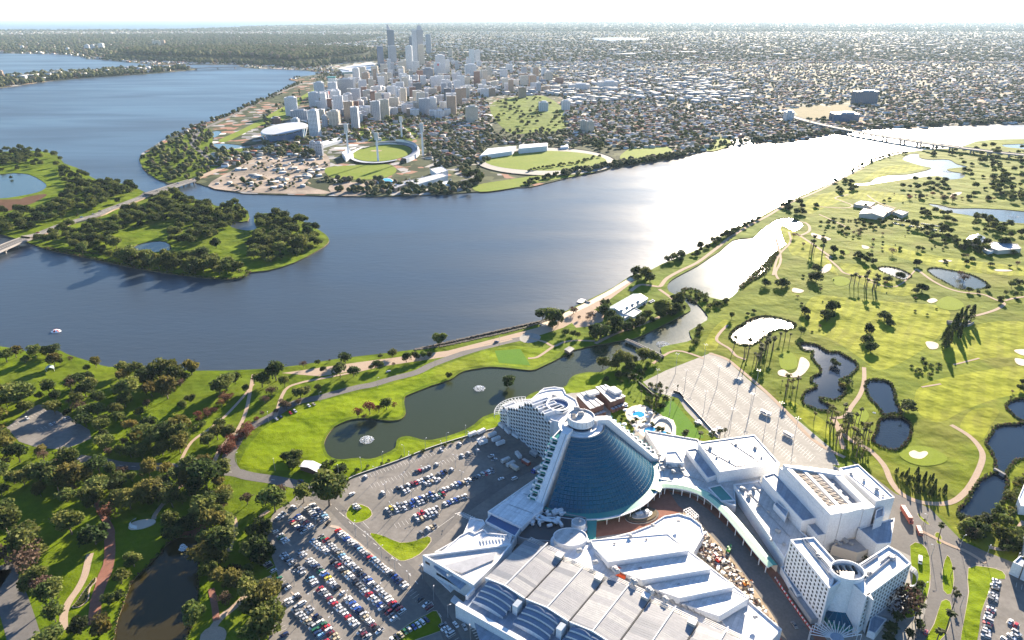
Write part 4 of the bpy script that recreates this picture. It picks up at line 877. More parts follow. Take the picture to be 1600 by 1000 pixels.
def pool(name, lab, px, edge=1.6, z=0.35):
    p = smooth(gl(px), 3); t = empty(name, (0, 0, 0), lab, 'pool')
    b = MB(); q = inset(p, -edge); N = len(p); P_ = ccw(p)
    lo_ = [(x, y, 0) for x, y in q]; hi_ = [(x, y, z) for x, y in q]; b.loft(lo_, hi_, M['white']); b.loft(hi_, [(x, y, z) for x, y in P_], M['whiteroof']); b.build('surround', t)
    b = MB(); b.face([(x, y, z - 0.12) for x, y in P_], M['poolwater']); b.build('water', t)
pool('swimming_pool', 'round blue swimming pool ringed by white sunshades near the terraces', "988,648 992,644 1000,643 1006,646 1007,650 1000,653 992,652")
pool('spa_pool', 'small blue spa pool inside the curved white wall beside the turf', "1021,681 1028,676 1038,674 1042,677 1038,683 1030,687 1023,686", 1.2)
pool('kids_pool', 'shallow blue pool beside the rock feature in the resort garden', "1005,673 1012,668 1022,668 1026,671 1018,676 1008,677", 0.8)
b = MB()
for px, w_ in (("999,668 1008,664 1018,665 1030,655 1042,656 1050,663 1053,673 1050,682", 2.0), ("1022,690 1032,691 1042,684 1046,676", 1.4)):
    pts = smooth(gl(px), 4, False); L, R = ribbon_pts(pts, w_)
    for i in range(len(pts) - 1):
        b.face([(*R[i], 1.5), (*R[i + 1], 1.5), (*L[i + 1], 1.5), (*L[i], 1.5)], M['white']); b.face([(*R[i], 0), (*R[i + 1], 0), (*R[i + 1], 1.5), (*R[i], 1.5)], M['white']); b.face([(*L[i + 1], 0), (*L[i], 0), (*L[i], 1.5), (*L[i + 1], 1.5)], M['white'])
b.build('garden_wall', label='white curving garden wall winding round the resort pools', cat='wall')
S('pool_deck', "978,640 1000,632 1020,640 1030,652 1052,656 1056,680 1040,694 1015,690 990,668 980,655", 0.07, M['pinkstone'], 2)
sm = MB()
for i in range(8):
    t0, t1 = 6.283 * i / 8, 6.283 * (i + 1) / 8
    sm.face([(2.2 * math.cos(t0), 2.2 * math.sin(t0), 2.1), (2.2 * math.cos(t1), 2.2 * math.sin(t1), 2.1), (0, 0, 2.9)], M['whiteroof'])
smu = sm.mesh('canopy'); sp_ = MB(); sp_.tube((0, 0, 0), (0, 0, 2.8), 0.06, 0.06, M['steel'], 4); spm = sp_.mesh('pole')
for px, lab in (("977,637", 'white sunshade nearest the terrace houses by the round pool'), ("977,644", 'white sunshade west of the round pool below the first'), ("983,651", 'white sunshade at the south west rim of the round pool'), ("993,655", 'white sunshade south of the round pool'), ("1010,654", 'white sunshade south east of the round pool'), ("1016,648", 'white sunshade east of the round pool towards the turf'), ("975,666", 'lone blue-shaded white sunshade between pool and cone'), ("992,668", 'white sunshade beside the rock pool wall'), ("998,676", 'white sunshade next to the shallow pool')):
    x, y = G(*map(float, px.split(','))); t = empty('sunshade', (x, y, 0), lab, 'sunshade', 'pool sunshades'); link('canopy', smu, t); link('pole', spm, t)
# ================================================================ trees
ORD = ['nearest'] + [q + ' nearest' for q in 'second third fourth fifth sixth seventh eighth ninth tenth eleventh twelfth thirteenth fourteenth fifteenth sixteenth seventeenth eighteenth nineteenth twentieth twenty-first twenty-second twenty-third twenty-fourth twenty-fifth'.split()]
LM = [(x, y, t) for x, y, t in (
 (90, 548, 'the shore opposite the red and white inflatable'), (60, 575, 'the green picnic roof on the west lawn'), (205, 578, 'the shallow sandy spot in the river'), (285, 585, 'the mid shore of the west park'), (365, 590, 'the plaza by the white curved wall'),
 (95, 650, 'the top corner of the shaded car park'), (150, 685, 'the right corner of the shaded car park'), (30, 700, 'the lower corner of the shaded car park'), (200, 660, 'the brown track beside the shaded car park'), (270, 640, 'the long sunlit lawn'), (330, 650, 'the red hedge by the curved path'),
 (220, 728, 'the middle of the park road'), (366, 738, 'the fork of the park road'), (70, 740, 'the dark path at the left edge'), (150, 750, 'the brick path crossing the park road'), (290, 770, 'the cream path above the white shell stage'), (222, 815, 'the white shell stage'), (165, 830, 'the bend of the brick path'),
 (100, 800, 'the shaded west lawn'), (30, 830, 'the left highway in the shade'), (60, 930, 'the highway bend'), (135, 900, 'the curved flower bed'), (210, 900, 'the west bank of the dark pond'), (180, 980, 'the lower end of the brick path'), (310, 825, 'the brick terrace on the dark pond'), (330, 900, 'the garden pool'), (400, 830, 'the left edge of the lower car park'), (375, 770, 'the lawn inside the road fork'), (420, 950, 'the bottom left corner of the lower car park'), (335, 985, 'the round plaza'),
 (515, 765, 'the entry of the upper car park'), (485, 728, 'the white lakeside shed'), (600, 635, 'the headland with red trees'), (430, 600, 'the foot of the curved lane'), (490, 600, 'the parked cars by the lawn'), (560, 580, 'the river lawn'), (650, 560, 'the riverside parking'), (700, 545, 'the rocky river bank'), (790, 590, 'the tiny island in the lake'), (860, 500, 'the roundabout by the river'), (900, 505, 'the gravel yard'), (960, 500, 'the green-roofed riverside building'), (1000, 440, 'the beach end'), (1040, 470, 'the channel bend'), (960, 515, 'the footbridge landing'), (1000, 575, 'the mound lawn'), (1010, 620, 'the terrace houses'), (1060, 615, 'the turf square'),
 (1100, 385, 'the strip between river and white lake'), (1180, 345, 'the bend of the shore path'), (1240, 330, 'the dam end of the white lake'), (1215, 420, 'the east bank of the white lake'), (1110, 465, 'the scrub spit in the channel'), (1170, 520, 'the kidney-shaped golf pond'), (1290, 570, 'the snake-shaped golf pond'), (1380, 620, 'the round golf pond'), (1400, 690, 'the lower golf pond'), (1475, 750, 'the bend of the cart path'), (1530, 820, 'the corner pond'), (1350, 690, 'the palm walk by the empty car park'), (1275, 650, 'the edge of the empty car park'), (1320, 668, 'the fork of the palm walk'), (1335, 705, 'the lower palm walk'), (1225, 610, 'the double bunker green'), (1430, 745, 'the cypress slope top'), (1440, 775, 'the cypress slope foot'), (1180, 560, 'the palm clump by the car park corner'), (30, 560, 'the far left river bank'), (1000, 600, 'the dark garden fence'),
 (1270, 430, 'the bunker between the two big trees'), (1345, 440, 'the row of tall palms'), (1300, 490, 'the mown fairway'), (1360, 520, 'the fairway centre'), (1495, 510, 'the leaning conifer row'), (1530, 500, 'the dark footbridge on the golf course'), (1440, 570, 'the sapling slope'), (1490, 435, 'the oval golf pond'), (1400, 425, 'the small golf pond'), (1330, 370, 'the brown grove'), (1370, 330, 'the clubhouse'), (1440, 350, 'the clubhouse car park'), (1540, 375, 'the blue-roofed lodge'), (1500, 330, 'the clubhouse lake'), (1420, 265, 'the fairway lake'), (1350, 270, 'the bank of the fairway lake'), (1310, 300, 'the river bank by the links'), (1500, 240, 'the end of the long bridge'), (1560, 270, 'the wooded far links'), (1580, 410, 'the right edge of the fairway'),
 (1590, 850, 'the zigzag garden path'), (1465, 840, 'the top of the median'), (1480, 900, 'the long median'), (1460, 980, 'the lower median'), (1400, 970, 'the small hotel terrace'),
 (90, 255, 'the north tip of the island'), (40, 290, 'the big island pond'), (120, 310, 'the island meadow'), (190, 300, 'the causeway by the short bridge'), (70, 350, 'the left half of the causeway'), (150, 345, 'the causeway middle'), (250, 320, 'the landing of the short bridge'), (300, 350, 'the island heart'), (370, 325, 'the little headland of the island'), (240, 388, 'the dark island pool'), (130, 395, 'the south bank of the island'), (330, 410, 'the south cape of the island'), (430, 390, 'the island lawn'), (470, 360, 'the round east end of the island'), (420, 345, 'the inlet of the island'),
 (240, 240, 'the wooded city cape'), (290, 265, 'the city end of the short bridge'), (330, 235, 'the parkland pond'), (430, 225, 'the arena'), (560, 210, 'the cricket ground'), (630, 195, 'the red-leaved gardens'), (820, 200, 'the cemetery hill'), (720, 290, 'the school on the river'), (880, 275, 'the trotting track bank'), (960, 255, 'the estate by the river'), (1060, 240, 'the river terraces'), (1180, 215, 'the far cove'))]
LMW = np.array([G(x, y) for x, y, t in LM])
TREES = []      # (kind, x, y, size, variant, colour word)
def leafmat(name, c, rand=0.3): return mat(name, c, 0.75, tuple(v * 0.75 for v in c), 0.5, 2, spec=0.15, rand=rand, trans=0.45)
LEAF = {'olive': [leafmat('olive_leaf', (0.120, 0.155, 0.034)), leafmat('olive_leaf_pale', (0.20, 0.215, 0.055)), leafmat('olive_leaf_dark', (0.066, 0.095, 0.024))],
        'dark green': [leafmat('dark_leaf', (0.055, 0.085, 0.024)), leafmat('dark_leaf_mid', (0.080, 0.115, 0.030)), leafmat('dark_leaf_deep', (0.036, 0.056, 0.017))],
        'golden green': [leafmat('golden_leaf', (0.21, 0.18, 0.04)), leafmat('golden_leaf_mid', (0.16, 0.145, 0.04)), leafmat('golden_leaf_deep', (0.11, 0.105, 0.03))],
        'brown': [leafmat('brown_twig', (0.13, 0.085, 0.06)), leafmat('brown_twig_pale', (0.17, 0.12, 0.085)), leafmat('brown_twig_deep', (0.09, 0.06, 0.045))],
        'red': [leafmat('red_twig', (0.17, 0.055, 0.035)), leafmat('red_twig_pale', (0.20, 0.085, 0.055)), leafmat('red_twig_deep', (0.11, 0.04, 0.03))]}
M['bark'] = mat('grey_bark', (0.20, 0.16, 0.12), 0.9, (0.12, 0.09, 0.07), 1.0); M['palmbark'] = mat('palm_bark', (0.16, 0.12, 0.09), 0.9, (0.10, 0.075, 0.055), 2.0)
M['frond'] = leafmat('palm_frond', (0.060, 0.075, 0.022)); M['frondpale'] = leafmat('pale_palm_frond', (0.20, 0.18, 0.05))
def leafquad(mb, c, s, m, up=0.5):
    n = Vector((random.gauss(0, 1), random.gauss(0, 1), abs(random.gauss(0, 1)) + up)).normalized(); u = n.orthogonal().normalized(); u = Matrix.Rotation(random.uniform(0, 6.28), 3, n) @ u; v = n.cross(u); k = random.uniform(0.6, 1.0)
    c = Vector(c); mb.face([tuple(c - u * s - v * s * k * .3), tuple(c + u * s * .2 - v * s * k), tuple(c + u * s + v * s * .25), tuple(c - u * s * .3 + v * s * k)], m)
def crown_mesh(name, mats, lobes, leaves, R, Z0, Z1, ls, flat=1.0, seed=0, sparse=False):
    """unit crown: lobes of leaf clumps around a spreading head of radius R between heights Z0 and Z1"""
    random.seed(seed); b = MB(); L = []
    for i in range(lobes):
        a = 6.283 * (i + random.uniform(-0.3, 0.3)) / max(lobes - 1, 1); r = R * (0.62 if i else 0) * random.uniform(0.6, 1.1)
        z = Z0 + (Z1 - Z0) * (random.uniform(0.25, 0.68) if i else 0.66)
        L.append((r * math.cos(a), r * math.sin(a) * random.uniform(.7, 1.1), z, R * random.choice((.26, .34, .42, .5, .58))))
    for (x, y, z, r) in L:
        mm = random.choice((mats[0], mats[0], mats[1], mats[2]))
        for k in range(leaves // lobes):
            d = Vector((random.gauss(0, 1), random.gauss(0, 1), random.gauss(0, 1) + 0.25)).normalized(); q = r * (random.uniform(0.55, 1.08) ** (0.5 if not sparse else 1) if random.random() < .9 else random.uniform(1.05, 1.35))
            c = (x + d.x * q, y + d.y * q, z + d.z * q * 0.85 * flat)
            if c[2] < Z0 * 0.8: continue
            leafquad(b, c, ls * random.uniform(0.6, 1.15), mm if random.random() < 0.7 else random.choice(mats))
    return b.mesh(name), L
def trunk_mesh(name, L, Z0, r, m):
    b = MB(); top = Vector((random.uniform(-.3, .3), random.uniform(-.3, .3), Z0 * 0.8)); b.tube((0, 0, -0.3), top, r, r * 0.65, m, 6)
    for (x, y, z, q) in L[:6]: b.tube(tuple(top), (x * 0.8, y * 0.8, z), r * 0.5, r * 0.15, m, 4)
    return b.mesh(name)
TM = {}
def add_kind(kind, colour, nvar, **k):
    for i in range(nvar):
        cm, L = crown_mesh('crown', LEAF[colour], seed=hash((kind, colour, i)) % 1000 if False else sum(map(ord, kind + colour)) + i * 37, **k)
        TM.setdefault((kind, colour), []).append((cm, trunk_mesh('trunk', L, k['Z0'], 0.42 * k['R'] / 6, M['bark'])))
# gum trees: tall, open, several heads; fig trees: dense and round; bare trees: thin twigs; conifers; shrubs
for c, n in (('olive', 5), ('golden green', 2), ('dark green', 2)): add_kind('gum_tree', c, n, lobes=11, leaves=1250, R=6.6, Z0=4.0, Z1=14.0, ls=0.85)
for c, n in (('dark green', 3), ('olive', 2), ('golden green', 1)): add_kind('fig_tree', c, n, lobes=8, leaves=1100, R=6.0, Z0=1.6, Z1=9.5, ls=0.8)
for c, n in (('brown', 3), ('red', 3)): add_kind('bare_tree', c, n, lobes=9, leaves=480, R=4.5, Z0=2.0, Z1=8.5, ls=0.45, sparse=True)
for c, n in (('dark green', 2), ('olive', 2), ('golden green', 1)): add_kind('shrub', c, n, lobes=6, leaves=260, R=2.6, Z0=0.4, Z1=3.4, ls=0.5)
def conifer(seed):
    random.seed(seed); b = MB(); mats = LEAF['dark green']
    for k in range(420):
        t = random.random() ** 0.8; z = 1.2 + 11.5 * t; r = (1 - t) ** 0.7 * 2.1 * random.uniform(0.55, 1.05) + 0.15; a = random.uniform(0, 6.28)
        leafquad(b, (r * math.cos(a), r * math.sin(a), z), 0.55, random.choice(mats), 0.1)
    t = MB(); t.tube((0, 0, -0.3), (0, 0, 12), 0.25, 0.05, M['bark'], 5); return b.mesh('crown'), t.mesh('trunk')
TM[('conifer', 'dark green')] = [conifer(1), conifer(2)]
def palm(seed, h, mf):
    random.seed(seed); b = MB(); t = MB(); lean = random.uniform(-0.5, 0.5)
    t.tube((0, 0, -0.3), (lean * .4, 0, h * .5), 0.34, 0.26, M['palmbark'], 6, False); t.tube((lean * .4, 0, h * .5), (lean, 0, h), 0.26, 0.22, M['palmbark'], 6)
    for i in range(22):
        a = 6.283 * i / 22 + random.uniform(-.15, .15); e = random.choice((0.9, 0.5, 0.15, -0.25)); ln = random.uniform(2.0, 2.8); p = Vector((lean, 0, h)); d = Vector((math.cos(a), math.sin(a), 0)); n = Vector((-d.y, d.x, 0)); w0 = 0.12
        for k in range(4):
            q = p + d * ln / 4 * math.cos(e) + Vector((0, 0, ln / 4 * math.sin(e))); w1 = (0.5, 0.6, 0.42, 0.05)[k]
            b.face([tuple(p + n * w0), tuple(p + Vector((0, 0, .12))), tuple(q + Vector((0, 0, .12))), tuple(q + n * w1)], mf); b.face([tuple(p + Vector((0, 0, .12))), tuple(p - n * w0), tuple(q - n * w1), tuple(q + Vector((0, 0, .12)))], mf)
            p, w0 = q, w1; e -= 0.38
    return b.mesh('crown'), t.mesh('trunk')
TM[('palm_tree', 'dark green')] = [palm(1, 11, M['frond']), palm(2, 12.5, M['frond'])]; TM[('palm_tree', 'golden green')] = [palm(3, 9, M['frondpale']), palm(4, 10, M['frondpale'])]
TM[('stout_palm', 'olive')] = [palm(5, 4.5, M['frond'])]
random.seed(5)
NOPOLY = [np.array(p) for p in NOTREE] + [np.array(ipond1), np.array(ipond2)]
ROADX = [(x, y, w_ / 2) for pts, w_ in ROADS if w_ > 4.5 for (x, y) in pts]
ROADXY = np.array(ROADX)
PLACED = []
def free(x, y, gap, water=True):
    if water and any(inside(p, x, y) for p in NOTREE): return False
    if inside(ipond1, x, y) or inside(ipond2, x, y): return False
    if np.any((ROADXY[:, 0] - x) ** 2 + (ROADXY[:, 1] - y) ** 2 < (ROADXY[:, 2] + 1.5) ** 2): return False
    return all((x - a) ** 2 + (y - b) ** 2 > (gap * g) ** 2 for a, b, g in PLACED)
def put(kind, colour, px, py, size, check=False):
    x, y = G(px, py); TREES.append((kind, colour, x, y, size)); PLACED.append((x, y, size ** .5))
def grove(px, n, mix, smin=0.7, smax=1.25, gap=5.0):
    """n trees scattered evenly inside an outline of the photo; mix = [(kind, colour, weight)]"""
    P = gl(px); xs = [p[0] for p in P]; ys = [p[1] for p in P]; k = 0; tries = 0
    while k < n and tries < n * 60:
        tries += 1; x, y = random.uniform(min(xs), max(xs)), random.uniform(min(ys), max(ys))
        s = random.uniform(smin, smax)
        if not inside(P, x, y) or not free(x, y, gap * s): continue
        kind, colour, _ = random.choices(mix, [m[2] for m in mix])[0]
        TREES.append((kind, colour, x, y, s)); PLACED.append((x, y, 1)); k += 1
def line(px, n, kind, colour, s=1.0, jit=1.0):
    pts = gl(px); L = [0]
    for i in range(len(pts) - 1): L.append(L[-1] + math.dist(pts[i], pts[i + 1]))
    for k in range(n):
        d = L[-1] * (k + 0.5) / n
        for i in range(len(pts) - 1):
            if L[i] <= d <= L[i + 1]:
                t = (d - L[i]) / (L[i + 1] - L[i]); x = pts[i][0] + (pts[i + 1][0] - pts[i][0]) * t + random.gauss(0, jit); y = pts[i][1] + (pts[i + 1][1] - pts[i][1]) * t + random.gauss(0, jit)
                TREES.append((kind, colour, x, y, s * random.uniform(0.8, 1.2))); PLACED.append((x, y, 1)); break
GUM = [('gum_tree', 'olive', 4), ('gum_tree', 'golden green', 1.6), ('gum_tree', 'dark green', 1.2), ('fig_tree', 'olive', 1), ('bare_tree', 'brown', .9)]
ISL = [('gum_tree', 'olive', 5), ('fig_tree', 'dark green', 2.5), ('fig_tree', 'olive', 1.5), ('shrub', 'olive', 1), ('gum_tree', 'dark green', 1)]
DK = [('fig_tree', 'dark green', 3), ('fig_tree', 'olive', 1.2), ('gum_tree', 'olive', 1.5)]
# --- west park
grove("0,545 45,552 100,556 150,572 215,578 230,600 180,620 110,600 60,590 0,575", 16, GUM, 0.6, 1.0, 6)
grove("215,580 300,585 318,600 312,640 270,640 230,630 215,610", 14, GUM, 0.8, 1.3, 7)
put('gum_tree', 'olive', 250, 592, 1.5); put('gum_tree', 'olive', 275, 598, 1.45); put('gum_tree', 'dark green', 232, 600, 1.3); put('gum_tree', 'olive', 355, 610, 1.35); put('gum_tree', 'dark green', 368, 600, 1.2); put('fig_tree', 'dark green', 68, 553, 1.1)
put('gum_tree', 'olive', 345, 618, 1.1); put('gum_tree', 'golden green', 300, 585, 1.0)
grove("110,600 180,620 250,640 240,690 200,730 165,715 150,680 120,660 85,650", 30, GUM, 0.75, 1.2, 7)
grove("40,595 95,605 90,632 45,620", 4, GUM, 0.6, 0.9, 7)
grove("0,612 45,625 50,640 20,665 5,700 -20,700 -20,620", 9, GUM, 0.9, 1.3, 7)
grove("-20,690 60,702 110,708 150,722 120,735 60,760 0,775 -20,760", 18, GUM, 0.9, 1.35, 7)
grove("160,700 210,690 240,700 232,722 190,722", 6, GUM, 0.8, 1.1, 7)
grove("250,690 290,675 300,690 270,712 245,715", 5, GUM, 1.1, 1.5, 7)
put('gum_tree', 'golden green', 282, 708, 1.3)
grove("60,745 140,735 300,745 345,755 335,800 300,812 250,795 170,800 110,790 60,775", 40, GUM, 0.75, 1.25, 7)
grove("290,740 360,745 352,790 330,830 300,815", 10, GUM, 1.0, 1.4, 7)
put('gum_tree', 'olive', 350, 745, 1.25)
put('fig_tree', 'dark green', 150, 850, 1.7); put('gum_tree', 'olive', 113, 835, 1.1); put('fig_tree', 'dark green', 60, 853, 1.0); put('bare_tree', 'red', 172, 815, 1.5)
line("15,780 8,830 20,850 40,885 60,930 70,960 90,990 60,1010", 12, 'gum_tree', 'olive', 1.15, 5)
line("20,860 50,900 75,935", 5, 'bare_tree', 'brown', 1.8, 4)
for q in ((210, 885, 1.0, 'olive'), (190, 912, .9, 'olive'), (172, 945, .95, 'olive'), (186, 938, .9, 'dark green'), (160, 990, 1.2, 'golden green'), (125, 985, .8, 'dark green'), (305, 968, .9, 'olive')): put('fig_tree', q[3], q[0], q[1], q[2])
grove("268,815 310,805 315,825 300,832 262,845 258,835", 6, DK, 0.8, 1.1, 5)
grove("320,840 358,820 362,850 345,880 330,905 316,890 318,860", 11, GUM, 0.7, 1.1, 6)
grove("330,905 370,905 378,925 340,918", 4, [('shrub', 'golden green', 1), ('gum_tree', 'golden green', 1)], 0.6, 0.9, 4)
grove("395,825 415,835 420,875 398,885 388,855", 6, DK, 0.9, 1.2, 6)
grove("385,885 412,890 412,910 388,915", 2, DK, 0.9, 1.2, 6); grove("395,950 425,935 428,1000 385,1010", 6, GUM, 0.9, 1.2, 6); grove("398,920 420,915 405,940 385,935", 2, DK, 0.8, 1, 5)
put('gum_tree', 'olive', 515, 790, 1.9); put('gum_tree', 'olive', 475, 785, 1.2); put('gum_tree', 'olive', 430, 800, 1.35); put('gum_tree', 'dark green', 415, 790, 1.1); put('bare_tree', 'brown', 440, 775, 1.3); put('bare_tree', 'brown', 387, 788, 0.9); put('bare_tree', 'brown', 350, 795, 0.9); put('bare_tree', 'brown', 352, 945, 0.8)
line("442,725 455,712 468,715 450,735", 6, 'fig_tree', 'olive', 0.75, 2); line("500,735 520,730 530,740 510,750", 8, 'shrub', 'dark green', 1.3, 2)
line("308,660 330,645 345,632 362,620", 14, 'bare_tree', 'red', 0.75, 2); line("352,715 375,690 398,668", 14, 'bare_tree', 'red', 0.8, 2); line("430,648 440,640 452,638 470,632", 5, 'bare_tree', 'brown', 0.75, 1)
line("265,690 290,678 318,672 345,668 360,655", 8, 'shrub', 'olive', 1.2, 3); line("330,700 345,690 352,680", 4, 'gum_tree', 'olive', 0.9, 3)
for q in ((432, 595, 1.0, 'dark green'), (445, 605, .7, 'olive'), (410, 605, .8, 'olive'), (385, 612, .7, 'olive'), (470, 622, .85, 'olive'), (480, 618, .7, 'olive'), (497, 612, .9, 'olive'), (462, 617, .8, 'olive')): put('gum_tree', q[3], *q[:3])
for q in ((505, 582, .75), (532, 590, .85), (553, 588, .95), (635, 566, .9), (650, 563, .8), (663, 560, .8), (670, 558, .8), (595, 560, .6), (613, 558, .5), (497, 570, .6), (540, 567, .8), (580, 578, .45), (590, 576, .5), (596, 575, .5)): put('gum_tree', random.choice(('dark green', 'dark green', 'olive')), *q)
put('fig_tree', 'olive', 688, 538, .85); put('bare_tree', 'brown', 515, 565, .6); put('bare_tree', 'brown', 475, 575, .7); put('bare_tree', 'brown', 615, 572, .6)
put('bare_tree', 'brown', 425, 620, 1.3); put('bare_tree', 'brown', 415, 630, 1.1); put('bare_tree', 'red', 402, 660, 1.0); put('bare_tree', 'brown', 410, 650, .9)
for q in ((560, 652, .9), (578, 647, 1.0), (592, 644, .9), (616, 638, .8), (569, 655, .7)): put('bare_tree', 'red', *q)
put('gum_tree', 'olive', 604, 640, .8); put('fig_tree', 'olive', 702, 591, .7)
PLACED.append((*G(795, 597), 1)); TREES.append(('fig_tree', 'dark green', *G(795, 603), 1.05))
line("536,762 562,735 600,722 640,712 680,700 715,690 745,680", 14, 'shrub', 'olive', 0.55, 1)
# --- river peninsula
grove("850,480 885,490 900,500 880,515 845,515", 3, DK, 0.7, 0.9, 6); put('gum_tree', 'olive', 862, 505, 1.3); put('gum_tree', 'dark green', 872, 508, 1.1); put('gum_tree', 'dark green', 848, 500, .8)
grove("885,512 905,515 905,532 880,530", 4, DK, 0.6, 0.9, 5)
grove("925,520 960,510 1000,500 1045,480 1062,470 1065,490 1050,496 1000,515 960,527 925,535", 26, DK, 0.8, 1.25, 5.5)
grove("985,425 1015,430 1022,447 1000,450", 7, DK, 0.8, 1.15, 5); grove("1035,405 1070,398 1068,410 1040,418", 6, DK, 0.7, 1.0, 5)
grove("895,490 925,490 925,510 900,505", 4, [('bare_tree', 'brown', 1)], .8, 1.1, 6); grove("945,480 960,488 955,505 940,500", 3, DK, .7, .9, 5)
line("1078,402 1100,388 1125,374 1150,360 1175,347 1185,342", 26, 'fig_tree', 'dark green', 0.62, 2)
line("1100,470 1120,472 1140,470", 7, 'shrub', 'dark green', 1.1, 3); line("1070,458 1085,462 1110,474 1130,480 1105,482", 10, 'shrub', 'olive', 1.2, 3); grove("1085,520 1100,505 1098,530 1085,540", 5, [('shrub', 'olive', 1)], 1, 1.5, 3)
line("940,577 960,574 985,570 1008,564 1032,566", 14, 'gum_tree', 'olive', 0.72, 2); grove("930,590 990,572 1010,578 1000,600 960,600", 14, [('shrub', 'dark green', 2), ('shrub', 'olive', 2), ('fig_tree', 'dark green', 1)], .6, 1.1, 3.5)
line("985,590 1000,605 1012,620 1020,640 1030,625 1040,610 1060,615", 20, 'palm_tree', 'dark green', .62, 3); grove("1000,600 1040,608 1050,622 1025,650 1010,640", 16, [('shrub', 'dark green', 2), ('shrub', 'olive', 1)], .7, 1.2, 3)
line("968,655 985,662 1005,662 1030,670 1048,685 1012,690", 16, 'shrub', 'dark green', .7, 2); line("1115,682 1140,680 1060,686 1080,684", 6, 'stout_palm', 'olive', .9, 1)
# --- golf course
for q in ((1275, 440, 1.35), (1268, 436, 1.0), (1222, 448, 1.15), (1230, 446, .95), (1196, 447, 1.0), (1297, 488, 1.15), (1305, 484, .9), (1290, 497, .9), (1382, 500, 1.2), (1390, 508, .8), (1358, 520, 1.0), (1352, 534, 1.0), (1360, 548, .9), (1258, 490, .8), (1262, 500, .9), (1418, 640, .95)): put('fig_tree', 'dark green', *q)
for q in ((1302, 395, .8), (1315, 398, .8), (1345, 405, .85), (1352, 410, .85), (1365, 412, .9), (1358, 402, .8), (1340, 400, .7), (1432, 415, .75), (1387, 440, .9), (1406, 436, .85), (1372, 440, .8), (1440, 455, .8), (1478, 410, .6), (1590, 445, .8)): put('fig_tree', 'dark green', *q)
grove("1312,358 1340,362 1355,370 1345,378 1318,370", 7, [('fig_tree', 'olive', 1), ('bare_tree', 'brown', .5)], .6, .9, 5); put('bare_tree', 'brown', 1378, 390, .8); put('bare_tree', 'brown', 1394, 398, .8); put('bare_tree', 'brown', 1364, 378, .6); put('bare_tree', 'brown', 1505, 440, 1.1); put('bare_tree', 'brown', 1500, 432, .9); put('bare_tree', 'brown', 1255, 385, .9); put('bare_tree', 'brown', 1240, 372, .9)
grove("1218,320 1260,316 1282,325 1270,337 1235,338", 14, DK, .7, 1.1, 5); grove("1303,285 1320,280 1350,298 1355,305 1310,305", 12, DK, .6, .95, 5)
line("1328,270 1345,260 1370,250 1400,241 1420,240", 24, 'fig_tree', 'dark green', .6, 3)
grove("1408,293 1430,282 1480,282 1482,300 1440,298 1410,300", 18, [('gum_tree', 'dark green', 2), ('gum_tree', 'olive', 1)], .6, .9, 6); grove("1410,303 1440,305 1500,308 1560,310 1560,316 1480,315 1420,312", 22, [('bare_tree', 'brown', 2), ('fig_tree', 'dark green', 1.3), ('bare_tree', 'red', .7)], .6, .9, 6)
grove("1480,238 1600,225 1640,300 1540,290 1525,262 1500,258 1485,247", 46, DK, .7, 1.2, 8); grove("1535,290 1620,300 1620,320 1560,312", 16, DK, .8, 1.2, 8); grove("1436,233 1478,232 1482,245 1440,243", 8, DK, .6, .9, 6)
grove("1440,325 1462,330 1460,338 1440,338", 5, DK, .7, 1.0, 6); grove("1470,332 1495,338 1490,350 1470,345", 6, DK, .6, .9, 6); grove("1508,345 1530,338 1560,350 1590,358 1600,372 1560,368 1520,360", 18, DK, .8, 1.2, 7); grove("1425,355 1480,360 1500,380 1480,385 1440,372 1420,365", 14, DK, .7, 1.0, 7); grove("1480,372 1570,385 1560,400 1500,392", 14, DK, .7, 1.0, 6)
line("1365,335 1380,352 1400,345 1420,352 1450,357 1475,352", 14, 'gum_tree', 'dark green', .55, 3); line("1330,352 1355,350 1365,358 1350,345", 6, 'fig_tree', 'dark green', .55, 3); line("1298,342 1320,346 1345,345", 8, 'shrub', 'dark green', 1.0, 2)
line("1290,348 1302,353 1275,350", 4, 'gum_tree', 'olive', .5, 2)
line("1330,447 1338,448 1345,450 1352,452 1358,454 1363,456 1366,448", 12, 'palm_tree', 'dark green', 1.25, 2.2); line("1268,390 1270,396 1276,398 1284,396", 8, 'palm_tree', 'dark green', 1.2, 2)
line("1476,545 1478,535 1484,525 1492,515 1500,508 1508,500", 16, 'conifer', 'dark green', 1.35, 2.5); line("1508,500 1514,498 1520,497", 3, 'palm_tree', 'dark green', 1.0, 1)
line("1150,545 1165,552 1180,560 1192,556 1188,545 1200,535 1196,560 1175,572 1170,560", 24, 'palm_tree', 'dark green', 1.0, 4); line("1216,530 1223,532 1231,534", 4, 'palm_tree', 'dark green', 1.1, 1)
line("1222,600 1230,608 1240,606 1226,620", 9, 'palm_tree', 'golden green', 1.0, 2.5); line("1275,655 1290,662 1300,670 1320,672 1310,690 1335,700 1352,690 1340,675 1350,710 1330,712", 34, 'palm_tree', 'golden green', 1.0, 4); line("1318,665 1325,680 1340,690 1316,650 1352,665", 9, 'palm_tree', 'dark green', 1.15, 3)
grove("1395,735 1420,738 1450,745 1480,765 1478,785 1445,780 1415,765", 40, [('conifer', 'dark green', 3), ('shrub', 'dark green', 1)], .35, .62, 3.0)
line("1424,585 1440,575 1448,565 1460,572 1458,585 1432,590", 14, 'shrub', 'dark green', .75, 3); put('shrub', 'dark green', 1306, 572, 1.6); put('shrub', 'dark green', 1301, 568, 1.4); put('shrub', 'dark green', 1325, 600, 1.2); put('shrub', 'golden green', 1315, 605, 1.0); put('palm_tree', 'dark green', 1411, 650, .5)
